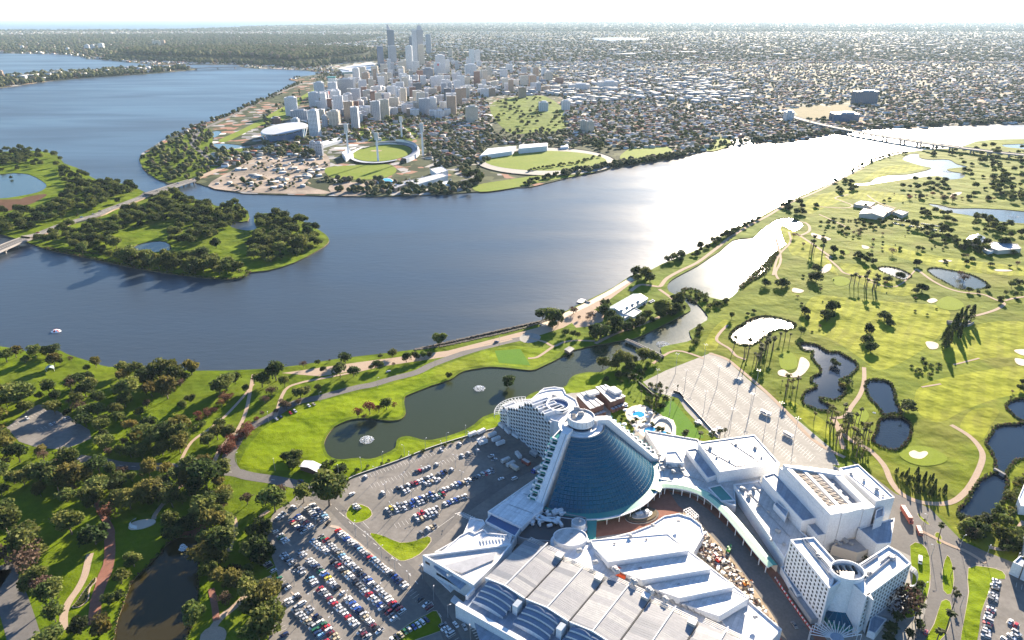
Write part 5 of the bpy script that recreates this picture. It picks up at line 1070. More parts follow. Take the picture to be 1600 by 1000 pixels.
grove("1498,812 1540,815 1545,840 1520,848 1505,830", 9, [('fig_tree', 'dark green', 1), ('fig_tree', 'olive', 1)], .55, .85, 5); put('bare_tree', 'brown', 1515, 838, 1.0); grove("1545,812 1562,790 1580,760 1600,740 1600,790 1565,830 1550,835", 30, [('shrub', 'olive', 2), ('shrub', 'golden green', 1)], .7, 1.1, 2.5); grove("1560,840 1600,825 1620,870 1585,868 1560,858", 20, [('shrub', 'dark green', 2), ('shrub', 'olive', 1), ('fig_tree', 'olive', .3)], .7, 1.1, 3)
for q in ((1466, 843, 1), (1485, 900, .95), (1487, 932, .95), (1484, 962, .95), (1477, 990, .95), (1460, 1012, .9), (1442, 822, .7), (1592, 905, 1.0)): put('palm_tree', 'dark green', *q)
grove("1372,985 1400,965 1435,945 1440,980 1420,1010 1375,1010", 9, [('stout_palm', 'olive', 2), ('shrub', 'dark green', 1), ('bare_tree', 'brown', .4)], 1.2, 1.7, 3.5); grove("1400,920 1440,915 1445,935 1415,955 1390,970", 14, [('shrub', 'dark green', 1)], .7, 1.1, 2.5); line("1318,868 1338,860 1345,872", 7, 'shrub', 'dark green', 1.1, 1)
GOLFMIX = [('fig_tree', 'olive', 2), ('fig_tree', 'dark green', 2), ('bare_tree', 'brown', 1.5), ('shrub', 'dark green', 2), ('gum_tree', 'olive', 1)]
grove("1230,400 1300,420 1330,470 1240,480 1200,470", 8, GOLFMIX, .4, .7, 8); grove("1380,440 1470,470 1460,500 1390,480", 8, GOLFMIX, .35, .6, 9); grove("1500,450 1600,430 1600,480 1540,470", 10, GOLFMIX, .4, .7, 8); grove("1290,340 1420,360 1430,400 1330,410 1280,380", 22, GOLFMIX, .35, .65, 8); grove("1430,380 1600,395 1600,425 1440,415", 18, GOLFMIX, .4, .7, 9); grove("1500,255 1600,260 1600,330 1490,320", 20, DK, .6, 1.0, 9); grove("1340,300 1410,300 1420,330 1340,325", 8, GOLFMIX, .4, .6, 8); grove("1150,480 1180,485 1170,500 1140,505", 3, GOLFMIX, .4, .6, 5); grove("1240,500 1300,500 1300,530 1240,530", 4, GOLFMIX, .35, .5, 8); grove("1540,600 1600,600 1600,620 1560,625", 4, GOLFMIX, .4, .6, 6)
# --- the island
grove("-40,236 40,235 75,240 95,250 98,262 60,262 20,268 -40,270", 54, ISL, .75, 1.25, 4.2); grove("0,240 40,237 50,250 30,258 0,262", 25, DK, .9, 1.2, 5)
grove("95,262 140,275 140,292 110,295 95,282", 25, DK, .8, 1.2, 5); grove("90,310 130,290 180,286 222,300 200,312 150,330 100,345 60,352 40,335 80,325", 96, ISL, .95, 1.45, 4.6); grove("-40,340 40,330 90,345 50,362 0,370 -40,370", 42, ISL, .95, 1.4, 4.6)
grove("60,378 110,358 170,345 230,318 270,305 330,322 345,335 300,350 260,345 200,360 160,375 200,388 210,400 140,400", 168, ISL, .8, 1.3, 4.2); grove("150,395 210,400 280,402 360,415 382,425 350,432 280,425 200,414", 92, ISL, .75, 1.25, 4.2); grove("345,325 372,322 388,335 384,344 360,343", 33, DK, .8, 1.1, 4.6)
grove("260,345 340,340 372,352 350,372 300,385 260,380", 50, ISL, .8, 1.2, 5); grove("400,340 430,338 470,346 500,362 505,380 470,400 430,410 390,405 380,390 400,370", 117, ISL, .75, 1.25, 4.2); put('fig_tree', 'dark green', 18, 279, .6); put('fig_tree', 'dark green', 338, 388, 1.5)
# --- city shore (tree crowns one can still tell apart)
CS = [('fig_tree', 'dark green', 3), ('fig_tree', 'olive', 2), ('gum_tree', 'olive', 1)]
grove("220,245 250,232 270,240 300,258 320,268 290,278 262,282 235,268", 40, CS, .7, 1.1, 8); line("262,217 300,202 340,187 375,172 410,158 440,147", 34, 'fig_tree', 'dark green', .7, 5)
grove("420,224 470,215 480,232 440,238", 14, CS, .8, 1.2, 9); grove("462,232 492,236 492,248 465,250", 8, DK, 1, 1.4, 9); grove("545,190 600,178 640,186 660,196 655,215 620,225 580,222 550,215", 40, CS + [('bare_tree', 'brown', 3), ('bare_tree', 'red', 1)], .9, 1.5, 10)
grove("760,160 850,150 890,185 880,205 800,205 770,195", 60, CS, .8, 1.2, 10); line("815,290 850,278 900,268 940,262 990,254 1040,248 1075,240", 50, 'fig_tree', 'dark green', .9, 6); line("820,268 860,262 900,256 935,246", 22, 'fig_tree', 'olive', .7, 4); line("730,292 745,288 752,278 720,280", 10, 'gum_tree', 'dark green', 1.1, 5)
grove("585,292 640,288 650,300 600,302", 10, CS, .6, .9, 7); grove("905,212 950,225 958,238 925,235", 18, CS, .8, 1.1, 9); grove("1060,205 1100,212 1090,225 1060,222", 14, CS, .8, 1.1, 9); line("1180,222 1240,216 1290,205 1320,200", 26, 'fig_tree', 'dark green', 1.0, 9)

# trees that show largest come first: past 300 of a kind the rest join one far mass
TREES.sort(key=lambda t: t[3] * CT + H * ST - 20 * t[4])
cnt = {}; far_mass = []; groups = {}
for t in TREES:
    cnt[t[0]] = cnt.get(t[0], 0) + 1
    if cnt[t[0]] > 295: far_mass.append(t); continue
    d = np.hypot(LMW[:, 0] - t[2], LMW[:, 1] - t[3]); k = int(d.argmin()); groups.setdefault((t[0], t[1], k), []).append((float(d[k]), t))
NICE = {'gum_tree': 'gum tree', 'fig_tree': 'broad dense tree', 'bare_tree': 'bare winter tree', 'conifer': 'narrow conifer', 'shrub': 'rounded shrub', 'palm_tree': 'slender palm', 'stout_palm': 'short stout palm'}
CATN = {'gum_tree': 'tree', 'fig_tree': 'tree', 'bare_tree': 'tree', 'conifer': 'tree', 'shrub': 'shrub', 'palm_tree': 'palm', 'stout_palm': 'palm'}
for (kind, colour, k), L in groups.items():
    L.sort(key=lambda q: q[0]); where = LM[k][2]
    for i, (d, t) in enumerate(L):
        if i < len(ORD): lab = '%s %s %s to %s' % (colour, NICE[kind], ORD[i], where)
        else: lab = '%s %s farther out round %s' % (colour, NICE[kind], where)
        g = '%s %ss around %s' % (colour, NICE[kind], where)
        var = TM[(kind, colour)]; cm, tm = random.choice(var); s = t[4]
        s *= random.choice((.62, .8, .95, 1.05, 1.15, 1.35)) if s < 1.3 else .92; s *= .97 if t[2] < -60 and t[3] < 600 else 1.04; root = empty(kind, (t[2], t[3], 0), lab, CATN[kind], g, random.uniform(0, 6.28)); root.scale = (s * random.uniform(.78, 1.22), s * random.uniform(.78, 1.22), s * random.uniform(.8, 1.18))
        link('crown', cm, root); link('trunk', tm, root)
def mass(name, L, tris=True):
    """many small crowns joined into one mesh by numpy"""
    V = []; Fi = []; Mi = []; mats = []; n = 0
    for (kind, colour, x, y, s) in L:
        me = random.choice(TM[(kind, colour)])[0]; c = np.empty(len(me.vertices) * 3, np.float32); me.vertices.foreach_get('co', c); c = c.reshape(-1, 3) * s
        V.append(c + np.array((x, y, 0), np.float32)); ids = [mats.index(m) if m in mats else (mats.append(m) or len(mats) - 1) for m in me.materials]
        mi = np.empty(len(me.polygons), np.int32); me.polygons.foreach_get('material_index', mi); Mi.append(np.array(ids)[mi]); n += len(me.polygons)
    me = quadmesh(name, np.concatenate(V), n, np.concatenate(Mi), mats); o = bpy.data.objects.new(name, me); C.objects.link(o); return prop(o, kind='stuff')
def quadmesh(name, V, nf, Mi, mats, k=4):
    me = bpy.data.meshes.new(name); me.vertices.add(len(V)); me.vertices.foreach_set('co', V.astype(np.float32).ravel()); me.loops.add(nf * k); me.loops.foreach_set('vertex_index', np.arange(nf * k, dtype=np.int32)); me.polygons.add(nf); me.polygons.foreach_set('loop_start', np.arange(0, nf * k, k, dtype=np.int32)); me.polygons.foreach_set('material_index', Mi.astype(np.int32))
    for m in mats: me.materials.append(m)
    me.update(calc_edges=True); return me
if far_mass: mass('far_trees', far_mass)
print('TREES', cnt, len(far_mass))
# ---- reeds round the ponds, stones along the river
def fringe(name, outline, step, hgt, wid, mats, off=(0, 1.2), n=3, rock=False):
    b = MB(); L = 0
    for i in range(len(outline)):
        p, q = Vector(outline[i - 1]), Vector(outline[i]); d = (q - p).length
        if d < 1e-3: continue
        k = 0
        while k < d:
            for j in range(n):
                t = (k + random.uniform(0, step)) / d; c = p + (q - p) * t; a = random.uniform(0, 6.28); r = random.uniform(*off); c = c + Vector((math.cos(a), math.sin(a))) * r
                h = hgt * random.uniform(.5, 1.2); m = random.choice(mats)
                if rock: b.box(c.x, c.y, -1.2, wid * random.uniform(.5, 1.2), wid * random.uniform(.5, 1.2), 1.2 + h, a, m)
                else:
                    leafquad(b, (c.x, c.y, h * .45), wid, m, 0.0); leafquad(b, (c.x, c.y, h * .8), wid * .7, m, 0.2)
            k += step
    return b.build(name, kind='stuff')
RD = [LEAF['dark green'][0], LEAF['olive'][2], LEAF['brown'][2]]
for k in ('golf_pond', 'snake_pond', 'round_pond', 'lower_pond', 'right_pond', 'corner_pond', 'edge_pond'): fringe('pond_reeds', POND[k], 1.0, 1.5, 0.8, RD, (0, 1.5), 3)
for k in ('oval_pond', 'small_pond', 'dark_pond', 'garden_pool'): fringe('pond_reeds', POND[k], 1.6, 1.2, 0.7, RD, (0, 1.0), 2)
shore_line = smooth(gl("640,547 690,541 760,526 800,517 840,506 860,498"), 4, False); M['rock'] = mat('dark_rock', (0.07, 0.06, 0.05), 0.9, (0.12, 0.10, 0.08), 0.8)
fringe('shore_stones', shore_line[1:], 1.0, 0.5, 1.3, [M['rock']], (0, 1.6), 3, True)
fringe('bank_scrub', smooth(gl("1100,461 1082,452 1066,454 1077,467 1087,472"), 3, False)[1:], 1.2, 2.2, 1.0, RD, (0, 3), 4); fringe('bank_scrub', smooth(gl("60,385 100,395 160,407 220,420 290,430 350,436 380,433 390,425"), 3, False)[1:], 2.0, 2.0, 1.2, RD, (0, 3), 3)
fringe('bank_scrub', smooth(gl("1215,392 1209,402 1203,414 1196,424 1186,433 1172,439 1158,450"), 3, False)[1:], 1.2, 2.4, 1.0, RD, (0, 4), 5)
# ================================================================ parked cars and their bays
random.seed(21)
PAINT = {'white': (0.75, 0.75, 0.74), 'silver': (0.45, 0.46, 0.47), 'grey': (0.17, 0.175, 0.18), 'black': (0.015, 0.015, 0.017), 'red': (0.42, 0.012, 0.018), 'blue': (0.02, 0.07, 0.32), 'dark blue': (0.012, 0.025, 0.09), 'gold': (0.45, 0.38, 0.25), 'maroon': (0.13, 0.012, 0.02), 'yellow': (0.6, 0.5, 0.02), 'green': (0.02, 0.12, 0.05), 'light blue': (0.2, 0.4, 0.6)}
PW = {'white': 36, 'silver': 26, 'grey': 10, 'black': 9, 'red': 4.5, 'blue': 5, 'dark blue': 5, 'gold': 3, 'maroon': 3, 'yellow': .7, 'green': 1.2, 'light blue': 1.5}
def paint(c):
    m = mat('car_paint_' + c.replace(' ', '_'), PAINT[c], 0.28, spec=0.6); m.node_tree.nodes['Principled BSDF'].inputs['Coat Weight'].default_value = 0.5; return m
PM = {c: paint(c) for c in PAINT}
M['tyre'] = mat('tyre_rubber', (0.015, 0.015, 0.015), 0.9); M['lamp'] = mat('lamp_glass', (0.6, 0.6, 0.6), 0.2); M['tail'] = mat('tail_lamp', (0.35, 0.01, 0.01), 0.3)
# side outline (x from tail to nose, z) of the body, and of the cabin
SHAPES = {'sedan': ([(-2.3, .35), (-2.3, .85), (-1.5, .98), (1.0, .95), (2.1, .78), (2.3, .55), (2.3, .3)], (-1.55, -.95, .35, 1.05), 1.44),
          'hatchback': ([(-1.95, .35), (-1.95, .9), (-1.6, .98), (.9, .95), (1.8, .8), (1.95, .55), (1.95, .3)], (-1.9, -1.55, .3, 1.0), 1.5),
          'wagon': ([(-2.35, .4), (-2.35, 1.0), (-2.1, 1.08), (1.0, 1.05), (2.15, .9), (2.35, .6), (2.35, .35)], (-2.3, -2.0, .4, 1.1), 1.72),
          'ute': ([(-2.5, .45), (-2.5, 1.05), (-.6, 1.05), (1.2, 1.05), (2.3, .92), (2.5, .65), (2.5, .4)], (-.75, -.55, .6, 1.25), 1.72),
          'van': ([(-2.4, .4), (-2.4, 1.2), (-2.3, 1.25), (1.6, 1.2), (2.3, .95), (2.4, .6), (2.4, .35)], (-2.38, -2.3, 1.1, 1.75), 2.05)}
def car_mesh(shape, c):
    prof, (xa, xb, xc, xd), zt = SHAPES[shape]; b = MB(); m = PM[c]; w = .88
    N = len(prof)
    for s in (-1, 1):
        f = [(x, s * w, z) for x, z in prof]; b.face(f if s > 0 else f[::-1], m)
    for i in range(N - 1):
        (x0, z0), (x1, z1) = prof[i], prof[i + 1]; b.face([(x0, -w, z0), (x1, -w, z1), (x1, w, z1), (x0, w, z0)], m)
    b.face([(xb, -.66, zt), (xc, -.66, zt), (xc, .66, zt), (xb, .66, zt)], m)
    for s in (-1, 1):
        for xx in (xa * .85, xd * 1.25):
            b.tube((xx, s * .92, .33), (xx, s * .72, .33), .33, .33, M['tyre'], 8)
        b.box(prof[-2][0] - .03, s * .62, .58, .1, .34, .16, 0, M['lamp']); b.box(prof[0][0] + .03, s * .62, .68, .1, .34, .16, 0, M['tail'])
    g = MB(); zb = 1.0 if shape in ('sedan', 'hatchback') else (1.08 if shape != 'van' else 1.24)
    lo = [(xa, -.8, zb - .05), (xd, -.8, zb - .05), (xd, .8, zb - .05), (xa, .8, zb - .05)]; hi = [(xb, -.66, zt - .03), (xc, -.66, zt - .03), (xc, .66, zt - .03), (xb, .66, zt - .03)]
    g.loft(lo, hi, M['glass'])
    if shape == 'ute': b.box(-1.55, 0, .8, 1.7, 1.5, .27, 0, M['dark'])
    return b.mesh('car'), g.mesh('cabin_windows')
CARM = {}
NCAR = [0]; extra = []; CARS = []
def car_at(x, y, rz, c, shape, lab, group, z=0.0): CARS.append((x, y, rz, c, shape, lab, group, z))
ORDW = ['first', 'second', 'third', 'fourth', 'fifth', 'sixth', 'seventh', 'eighth', 'ninth', 'tenth', 'eleventh', 'twelfth', 'thirteenth', 'fourteenth', 'fifteenth', 'sixteenth', 'seventeenth', 'eighteenth', 'nineteenth', 'twentieth'] + ['twenty-' + q for q in ('first', 'second', 'third', 'fourth', 'fifth', 'sixth', 'seventh', 'eighth', 'ninth')] + ['thirtieth'] + ['thirty-' + q for q in ('first', 'second', 'third', 'fourth', 'fifth', 'sixth', 'seventh', 'eighth', 'ninth')] + ['fortieth'] + ['forty-' + q for q in ('first', 'second', 'third', 'fourth', 'fifth', 'sixth')]
lines = MB()
def row(px, occ, where, side=1, lines_=True, sp=2.62, shift=0.0, flip=None, group='cars in the lower car park'):
    """one row of bays from one photo point to the other; cars stand square to the row"""
    a, c = (Vector(p) for p in gl(px)); d = c - a; L = d.length; d.normalize(); n = Vector((-d.y, d.x)) * side; N = int(L / sp); k = 0
    for i in range(N + 1):
        q = a + d * sp * i
        if lines_: ribbon(lines, [tuple(q - n * 2.4), tuple(q + n * 2.4)], 0.16, 0.058, M['line'])
        if i == N: break
        if random.random() > occ: continue
        q = q + d * sp * .5 + n * random.uniform(-.35, .35); rz = math.atan2(n.y, n.x) + (math.pi if random.random() < .35 else 0) + random.gauss(0, .025)
        cc = random.choices(list(PW), list(PW.values()))[0]; sh_ = random.choices(list(SHAPES), (34, 30, 26, 7, 3))[0]
        car_at(q.x, q.y, rz, cc, sh_, '%s %s, %s car along %s' % (cc, sh_, ORDW[min(k, len(ORDW) - 1)], where), group); k += 1
LOW = 'cars in the lower car park'
row("526,829 639,921", .97, 'the kerb row beside the road', group=LOW); row("641,924 674,953", .7, 'the shaded end of the kerb row', group=LOW)
row("500,838 633,961", .95, 'the upper long middle line', group=LOW); row("486,845 518,869", .95, 'the short tip of the middle rows', group=LOW); row("519,877 620,971", .95, 'the lower long middle line', group=LOW)
row("466,861 480,874", .9, 'the tip of the third pair of rows', group=LOW); row("482,874 595,990", .93, 'the upper line of the third pair of rows', group=LOW); row("441,866 462,886", .9, 'the tip by the lawn', group=LOW); row("462,884 476,900", .9, 'the start of the third lower line', group=LOW); row("480,900 582,1006", .9, 'the lower line of the third pair of rows', group=LOW)
row("460,930 530,1003", .85, 'the upper line of the fourth pair of rows', group=LOW); row("447,938 512,1006", .8, 'the lower line of the fourth pair of rows', group=LOW)
row("486,789 513,813", .97, 'the upper line of the shaded top lot', group=LOW); row("479,794 507,819", .9, 'the second line of the shaded top lot', group=LOW)
row("463,806 493,831", .95, 'the third line of the shaded top lot', group=LOW); row("453,813 478,835", .95, 'the fourth line of the shaded top lot', group=LOW); row("429,830 452,852", .95, 'the lowest line of the shaded top lot', group=LOW)
row("416,823 470,785", .6, 'the tree line of the shaded top lot', group=LOW); row("416,880 432,897", .8, 'the left verge near the top', group=LOW); row("434,903 453,923", .95, 'the left verge by the cross path', group=LOW); row("424,945 448,1003", .35, 'the left fence at the bottom', group=LOW)
row("610,1003 672,965", .9, 'the grass edge below the lower car park', group=LOW); row("690,975 712,1002", .8, 'the pocket lot beside the shaded road', group=LOW)
UP = 'cars in the upper car park'
row("563,748 745,685", .09, 'the lakeside line', group=UP); row("580,760 648,737", .05, 'the second entry line', group=UP); row("648,739 678,728", .85, 'the second line in the middle', group=UP); row("680,727 750,703", .2, 'the second line on the hotel side', group=UP)
row("596,772 630,760", .4, 'the third upper line on the entry side', group=UP); row("625,764 712,732", .9, 'the third upper line', group=UP); row("630,770 700,744", .7, 'the third lower line', group=UP)
row("602,798 705,762", .9, 'the fourth upper line', group=UP); row("705,761 775,735", .95, 'the fourth upper line on the hotel side', group=UP); row("606,804 700,770", .75, 'the fourth lower line', group=UP)
row("646,808 688,793", .95, 'the fifth upper line', group=UP); row("650,814 690,800", .9, 'the fifth lower line', group=UP); row("693,789 735,773", .9, 'the short line by the kerb', group=UP); row("618,822 645,812", .3, 'the fifth line near the road', group=UP)
row("655,834 685,820", .85, 'the last line above the corner lawn', group=UP); row("588,835 630,868", 0, 'x'); row("552,789 566,800", .8, 'the small grass island', group=UP); row("752,742 772,734", .8, 'the shaded bays by the trailers', group=UP); row("766,712 776,722", .8, 'the shaded loop by the trailers', group=UP)
EA = 'cars in the corner car park'
row("1556,906 1538,1000", .92, 'the left row of the corner car park', -1, group=EA); row("1574,970 1600,984", .8, 'the inner row of the corner car park', group=EA); row("1568,1003 1592,988", .8, 'the lower inner row of the corner car park', group=EA); row("1588,914 1603,920", .8, 'the top edge of the corner car park', group=EA)
row("428,657 498,629", .75, 'the lane beside the lake lawn', -1, False, 4.2, group='cars on the riverside lane')
row("18,665 76,640", .12, 'the shaded west lot', group='cars in the shaded west lot'); row("60,672 110,652", .3, 'the middle of the shaded west lot', group='cars in the shaded west lot')
row("1396,343 1480,356", .8, 'the upper line of the clubhouse lot', 1, False, group='cars at the golf clubhouse'); row("1394,349 1474,362", .7, 'the lower line of the clubhouse lot', 1, False, group='cars at the golf clubhouse')
row("1000,478 1022,470", .8, 'the riverside building', 1, False, 3.0, group='cars at the riverside building')
row("1108,680 1128,668", .35, 'the turf end of the empty car park', group='cars in the empty car park'); row("1088,658 1094,666", .9, 'the fence by the turf', group='cars in the empty car park')
for px, hd, c, s, lab in (((776, 535), (825, 528), 'dark blue', 'wagon', 'dark blue wagon alone on the riverside parking strip'), ((925, 491), (935, 488), 'blue', 'wagon', 'blue wagon in the gravel yard by the river'), ((607, 581), (640, 570), 'silver', 'sedan', 'silver sedan in tree shade on the riverside parking strip'), ((537, 747), (552, 742), 'black', 'sedan', 'black sedan at the lake corner of the upper car park'), ((550, 773), (560, 768), 'white', 'wagon', 'white wagon under the big tree at the car park entry'),
                          ((513, 818), (520, 810), 'black', 'sedan', 'black sedan leaving the shaded top lot'), ((712, 977), (700, 960), 'white', 'sedan', 'white sedan driving on the shaded road below the casino'), ((726, 981), (736, 1000), 'silver', 'sedan', 'silver sedan on the shaded road by the casino wall'), ((1446, 989), (1449, 975), 'red', 'hatchback', 'red hatchback on the curved road by the small hotel'), ((1209, 723), (1212, 730), 'white', 'hatchback', 'white hatchback at the theatre corner of the empty car park'), ((950, 809), (951, 815), 'silver', 'hatchback', 'silver hatchback on the round brick forecourt'), ((1241, 978), (1246, 985), 'grey', 'sedan', 'grey sedan in the shaded works road by the small hotel'), ((470, 752), (460, 748), 'black', 'sedan', 'black sedan on the park road in tree shade'),
                          ((783, 749), (793, 745), 'white', 'sedan', 'white sedan on the shaded ballroom road'), ((804, 749), (815, 744), 'white', 'van', 'white van on the shaded ballroom road')):
    a, c_ = G(*px), G(*hd); car_at(a[0], a[1], math.atan2(c_[1] - a[1], c_[0] - a[0]), c, s, lab, None)
for px, rz_, zz in (("60,364 95,351 130,340 160,330 185,321 78,359 112,345 145,335", .75, 2.1), ("245,298 262,293 280,287", .75, 5.6), ("1300,197.5 1330,203 1352,207 1380,212 1405,216 1440,221.5 1470,226 1500,230 1318,201 1367,209 1421,218", -.5, 9.1)):
    for q in px.split():
        a = G(*map(float, q.split(',')), zz); car_at(a[0] + random.uniform(-4, 4), a[1] + random.uniform(-3, 3), rz_, random.choice(list(PAINT)), 'wagon', '', None, zz)
# bays of the big empty car park
a0, a1, a2 = (Vector(G(*q)) for q in ((1026, 607), (1112, 553), (1298, 704))); ux = (a1 - a0).normalized(); vx = (a2 - a1).normalized(); UU = (a1 - a0).length; VV = (a2 - a1).length
ECP = gl("1000,601 1040,581 1112,553 1132,562 1166,594 1231,647 1296,702 1305,722 1240,722 1120,682 1085,653 1058,625 1030,620")
k = 6.0
while k < UU + 60:
    for v in np.arange(8, VV - 6, 2.7):
        q = a1 - ux * k + vx * v
        if not inside(ECP, q.x, q.y) or int(v / 40) % 3 == 2 and v % 40 < 7: continue
        ribbon(lines, [tuple(q - ux * 4.8), tuple(q + ux * 4.8)], 0.2, 0.05, M['line'])
    for v in np.arange(6, VV - 6, 2.7):
        q = a1 - ux * k + vx * v
        if inside(ECP, q.x, q.y): ribbon(lines, [tuple(q), tuple(q + vx * 2.7)], 0.2, 0.052, M['line'])
    k += 17.0
for px in ("545,792 577,826", "530,800 620,872", "660,842 710,806"):
    pts = gl(px); ribbon(lines, [pts[0], pts[1]], 0.2, 0.068, M['line'])
za, zb, zc_ = (Vector(G(*q)) for q in ((711, 803), (717, 807), (733, 812)))
for i in range(7):
    q = za + (zc_ - za) * (i / 6.5); ribbon(lines, [tuple(q), tuple(q + (Vector(G(722, 800)) - za))], 0.7, 0.07, M['line'])
for i in range(11):
    q = Vector(G(724 + i * 2.2, 962 + i * 4)); ribbon(lines, [tuple(q), tuple(q + Vector((2.5, 1.2)))], 0.5, 0.07, M['line'])
lines.build('parking_lines', kind='structure')
# kerbed strips between the lower rows and along the road
ks = MB()
for px, wd in (("516,822 527,824 560,850 600,885 640,920", 2.4), ("489,843 560,905 625,968", .9), ("466,862 540,930 590,990", .9), ("455,925 500,975 530,1008", .9), ("480,790 487,786 515,812 514,816 508,818", 1.2), ("412,830 430,830 455,853", .8)):
    L, R = ribbon_pts(gl(px), wd)
    ks.prism(R + L[::-1], 0, .14, M['kerb'])
ks.build('kerb_strip', kind='structure')
CARS.sort(key=lambda t: PX(t[0], t[1])[1] * -1)
far_c = []
for i, (x, y, rz, c, s, lab, group, z) in enumerate(CARS):
    if (s, c) not in CARM: CARM[(s, c)] = car_mesh(s, c)
    bmh, gmh = CARM[(s, c)]
    if i < 296:
        o = link('parked_car', bmh, None, (x, y, .03 + z), rz); prop(o, lab, 'car', group or 'cars on their own'); link('cabin_windows', gmh, o)
    else:
        far_c.append((x, y, rz, bmh, z)); far_c.append((x, y, rz, gmh, z))
b = MB()
for (x, y, rz, me, z) in far_c:
    n = len(b.v); cs, sn = math.cos(rz), math.sin(rz); b.v.extend((x + cs * v.co.x - sn * v.co.y, y + sn * v.co.x + cs * v.co.y, v.co.z + .03 + z) for v in me.vertices)
    for p in me.polygons: b.f.append(tuple(n + q for q in p.vertices)); b.m.append(b.mi(me.materials[p.material_index]))
if far_c: b.build('distant_parked_cars', kind='stuff')
print('CARS', len(CARS))
# ---- vans, trailers, buses, trucks
def vehicle(name, lab, cat, px, hd, L, W, Hh, body, cab=None, group=None, box=True):
    a, c_ = G(*px), G(*hd); rz = math.atan2(c_[1] - a[1], c_[0] - a[0]); t = empty(name, (a[0], a[1], .05), lab, cat, group, rz)
    b = MB(); x0 = -L / 2; x1 = L / 2 - (2.2 if cab else 0)
    b.box((x0 + x1) / 2, 0, .7, x1 - x0, W, Hh - .7, 0, body, body, True); b.box((x0 + x1) / 2, 0, Hh, (x1 - x0) * .9, W * .85, .08, 0, M['paleroof']); b.build('body', t)
    if cab:
        b = MB(); b.loft([(x1 + .15, -W / 2, .5), (L / 2, -W / 2, .5), (L / 2, W / 2, .5), (x1 + .15, W / 2, .5)], [(x1 + .15, -W * .45, min(Hh, 2.7)), (L / 2 - .5, -W * .45, min(Hh, 2.7)), (L / 2 - .5, W * .45, min(Hh, 2.7)), (x1 + .15, W * .45, min(Hh, 2.7))], cab, cab); b.build('cab', t)
        b = MB(); b.face([(L / 2 - .1, -W * .42, 1.5), (L / 2 - .1, W * .42, 1.5), (L / 2 - .42, W * .4, 2.5), (L / 2 - .42, -W * .4, 2.5)], M['glass']); b.build('windscreen', t)
    else:
        b = MB()
        for s in (-1, 1): b.box(0, s * (W / 2 + .01), Hh * .55, L * .86, .03, Hh * .25, 0, M['glass'])
        if name == 'bus': b.build('window_band', t)
    for xx in (-L * .32, L * .32):
        for s in (-1, 1): b = MB(); b.tube((xx, s * W * .5, .45), (xx, s * W * .4, .45), .45, .45, M['tyre'], 8); b.build('wheel', t)
M['redtruck'] = mat('faded_red_paint', (0.35, 0.09, 0.06), 0.5); M['bluetruck'] = mat('blue_paint', (0.03, 0.08, 0.35), 0.4)
vehicle('bus', 'white bus with green band in the empty car park', 'bus', (1196, 648), (1203, 651), 9, 2.5, 3.1, PM['white']); vehicle('bus', 'white minibus near the lower edge of the empty car park', 'bus', (1231, 682), (1238, 686), 8, 2.4, 2.9, PM['white'])
vehicle('articulated_truck', 'long red truck parked in the yellow-lined loop beside the theatre', 'truck', (1416, 808), (1426, 824), 15, 2.6, 3.8, M['redtruck'], M['redtruck']); vehicle('flatbed_truck', 'small red-brown truck below the long red truck', 'truck', (1436, 832), (1440, 842), 8, 2.5, 2.4, M['redtruck'], M['redtruck'])
vehicle('coach', 'blue and white coach parked under the honeycomb hotel wing', 'bus', (841, 735), (832, 740), 12, 2.6, 3.3, PM['white'], M['bluetruck']); vehicle('delivery_van', 'white van parked on the verge by the small hotel', 'van', (1437, 877), (1437, 885), 6, 2.1, 2.3, PM['white'], PM['white'])
for i, (px, hd) in enumerate((((738, 681), (745, 678)), ((752, 677), (760, 673)), ((769, 682), (776, 679)), ((775, 689), (783, 686)), ((782, 695), (790, 692)), ((784, 668), (790, 673)), ((793, 676), (798, 681)), ((752, 690), (760, 686)), ((755, 694), (763, 691)), ((810, 714), (815, 720)), ((798, 728), (804, 725)), ((790, 722), (797, 719)))):
    vehicle('service_trailer', 'white box trailer, %s in the service yard from the lake end' % ORDW[i], 'trailer', px, hd, 7, 2.6, 3.2, M['white'] if i < 10 else M['paleroof'], None, 'trailers in the service yard')
for i, (px, c) in enumerate((((822, 725), 'redtruck'), ((834, 712), 'steel'), ((804, 733), 'pinkstone'), ((806, 683), 'white'))):
    vehicle('storage_container', ('rust red container at the foot of the hotel wing', 'grey container against the hotel wing', 'cream cabin in the hotel yard', 'white cabin beside the hotel end')[i], 'container', px, (px[0] + 8, px[1] + 5), 7, 3, 3, M[c], None, 'containers in the hotel yard')


# ================================================================ the city across the river
random.seed(33)
M['stone'] = mat('facade_stone', (0.66, 0.59, 0.48), 0.8, (0.58, 0.52, 0.43), 0.1); M['palefacade'] = mat('facade_pale', (0.76, 0.76, 0.76), 0.7, (0.68, 0.68, 0.69), 0.1); M['greyfacade'] = mat('facade_grey', (0.46, 0.48, 0.52), 0.6, (0.40, 0.42, 0.46), 0.1)
M['tanfacade'] = mat('facade_tan', (0.48, 0.34, 0.24), 0.8, (0.42, 0.30, 0.21), 0.1); M['darkfacade'] = mat('facade_dark', (0.10, 0.11, 0.13), 0.5); M['blueglass'] = mat('blue_tower_glass', (0.05, 0.12, 0.22), 0.15, spec=0.8); M['tealglass'] = mat('teal_tower_glass', (0.06, 0.2, 0.2), 0.15, spec=0.8); M['terra'] = mat('terracotta_tile', (0.30, 0.11, 0.07), 0.85, (0.22, 0.09, 0.06), 0.3); M['slate'] = mat('slate_tile', (0.13, 0.13, 0.15), 0.7); M['redsign'] = mat('red_sign', (0.6, 0.02, 0.02), 0.5)
M['brickred'] = mat('red_brick_facade', (0.28, 0.13, 0.09), 0.9, (0.22, 0.11, 0.08), 0.2)
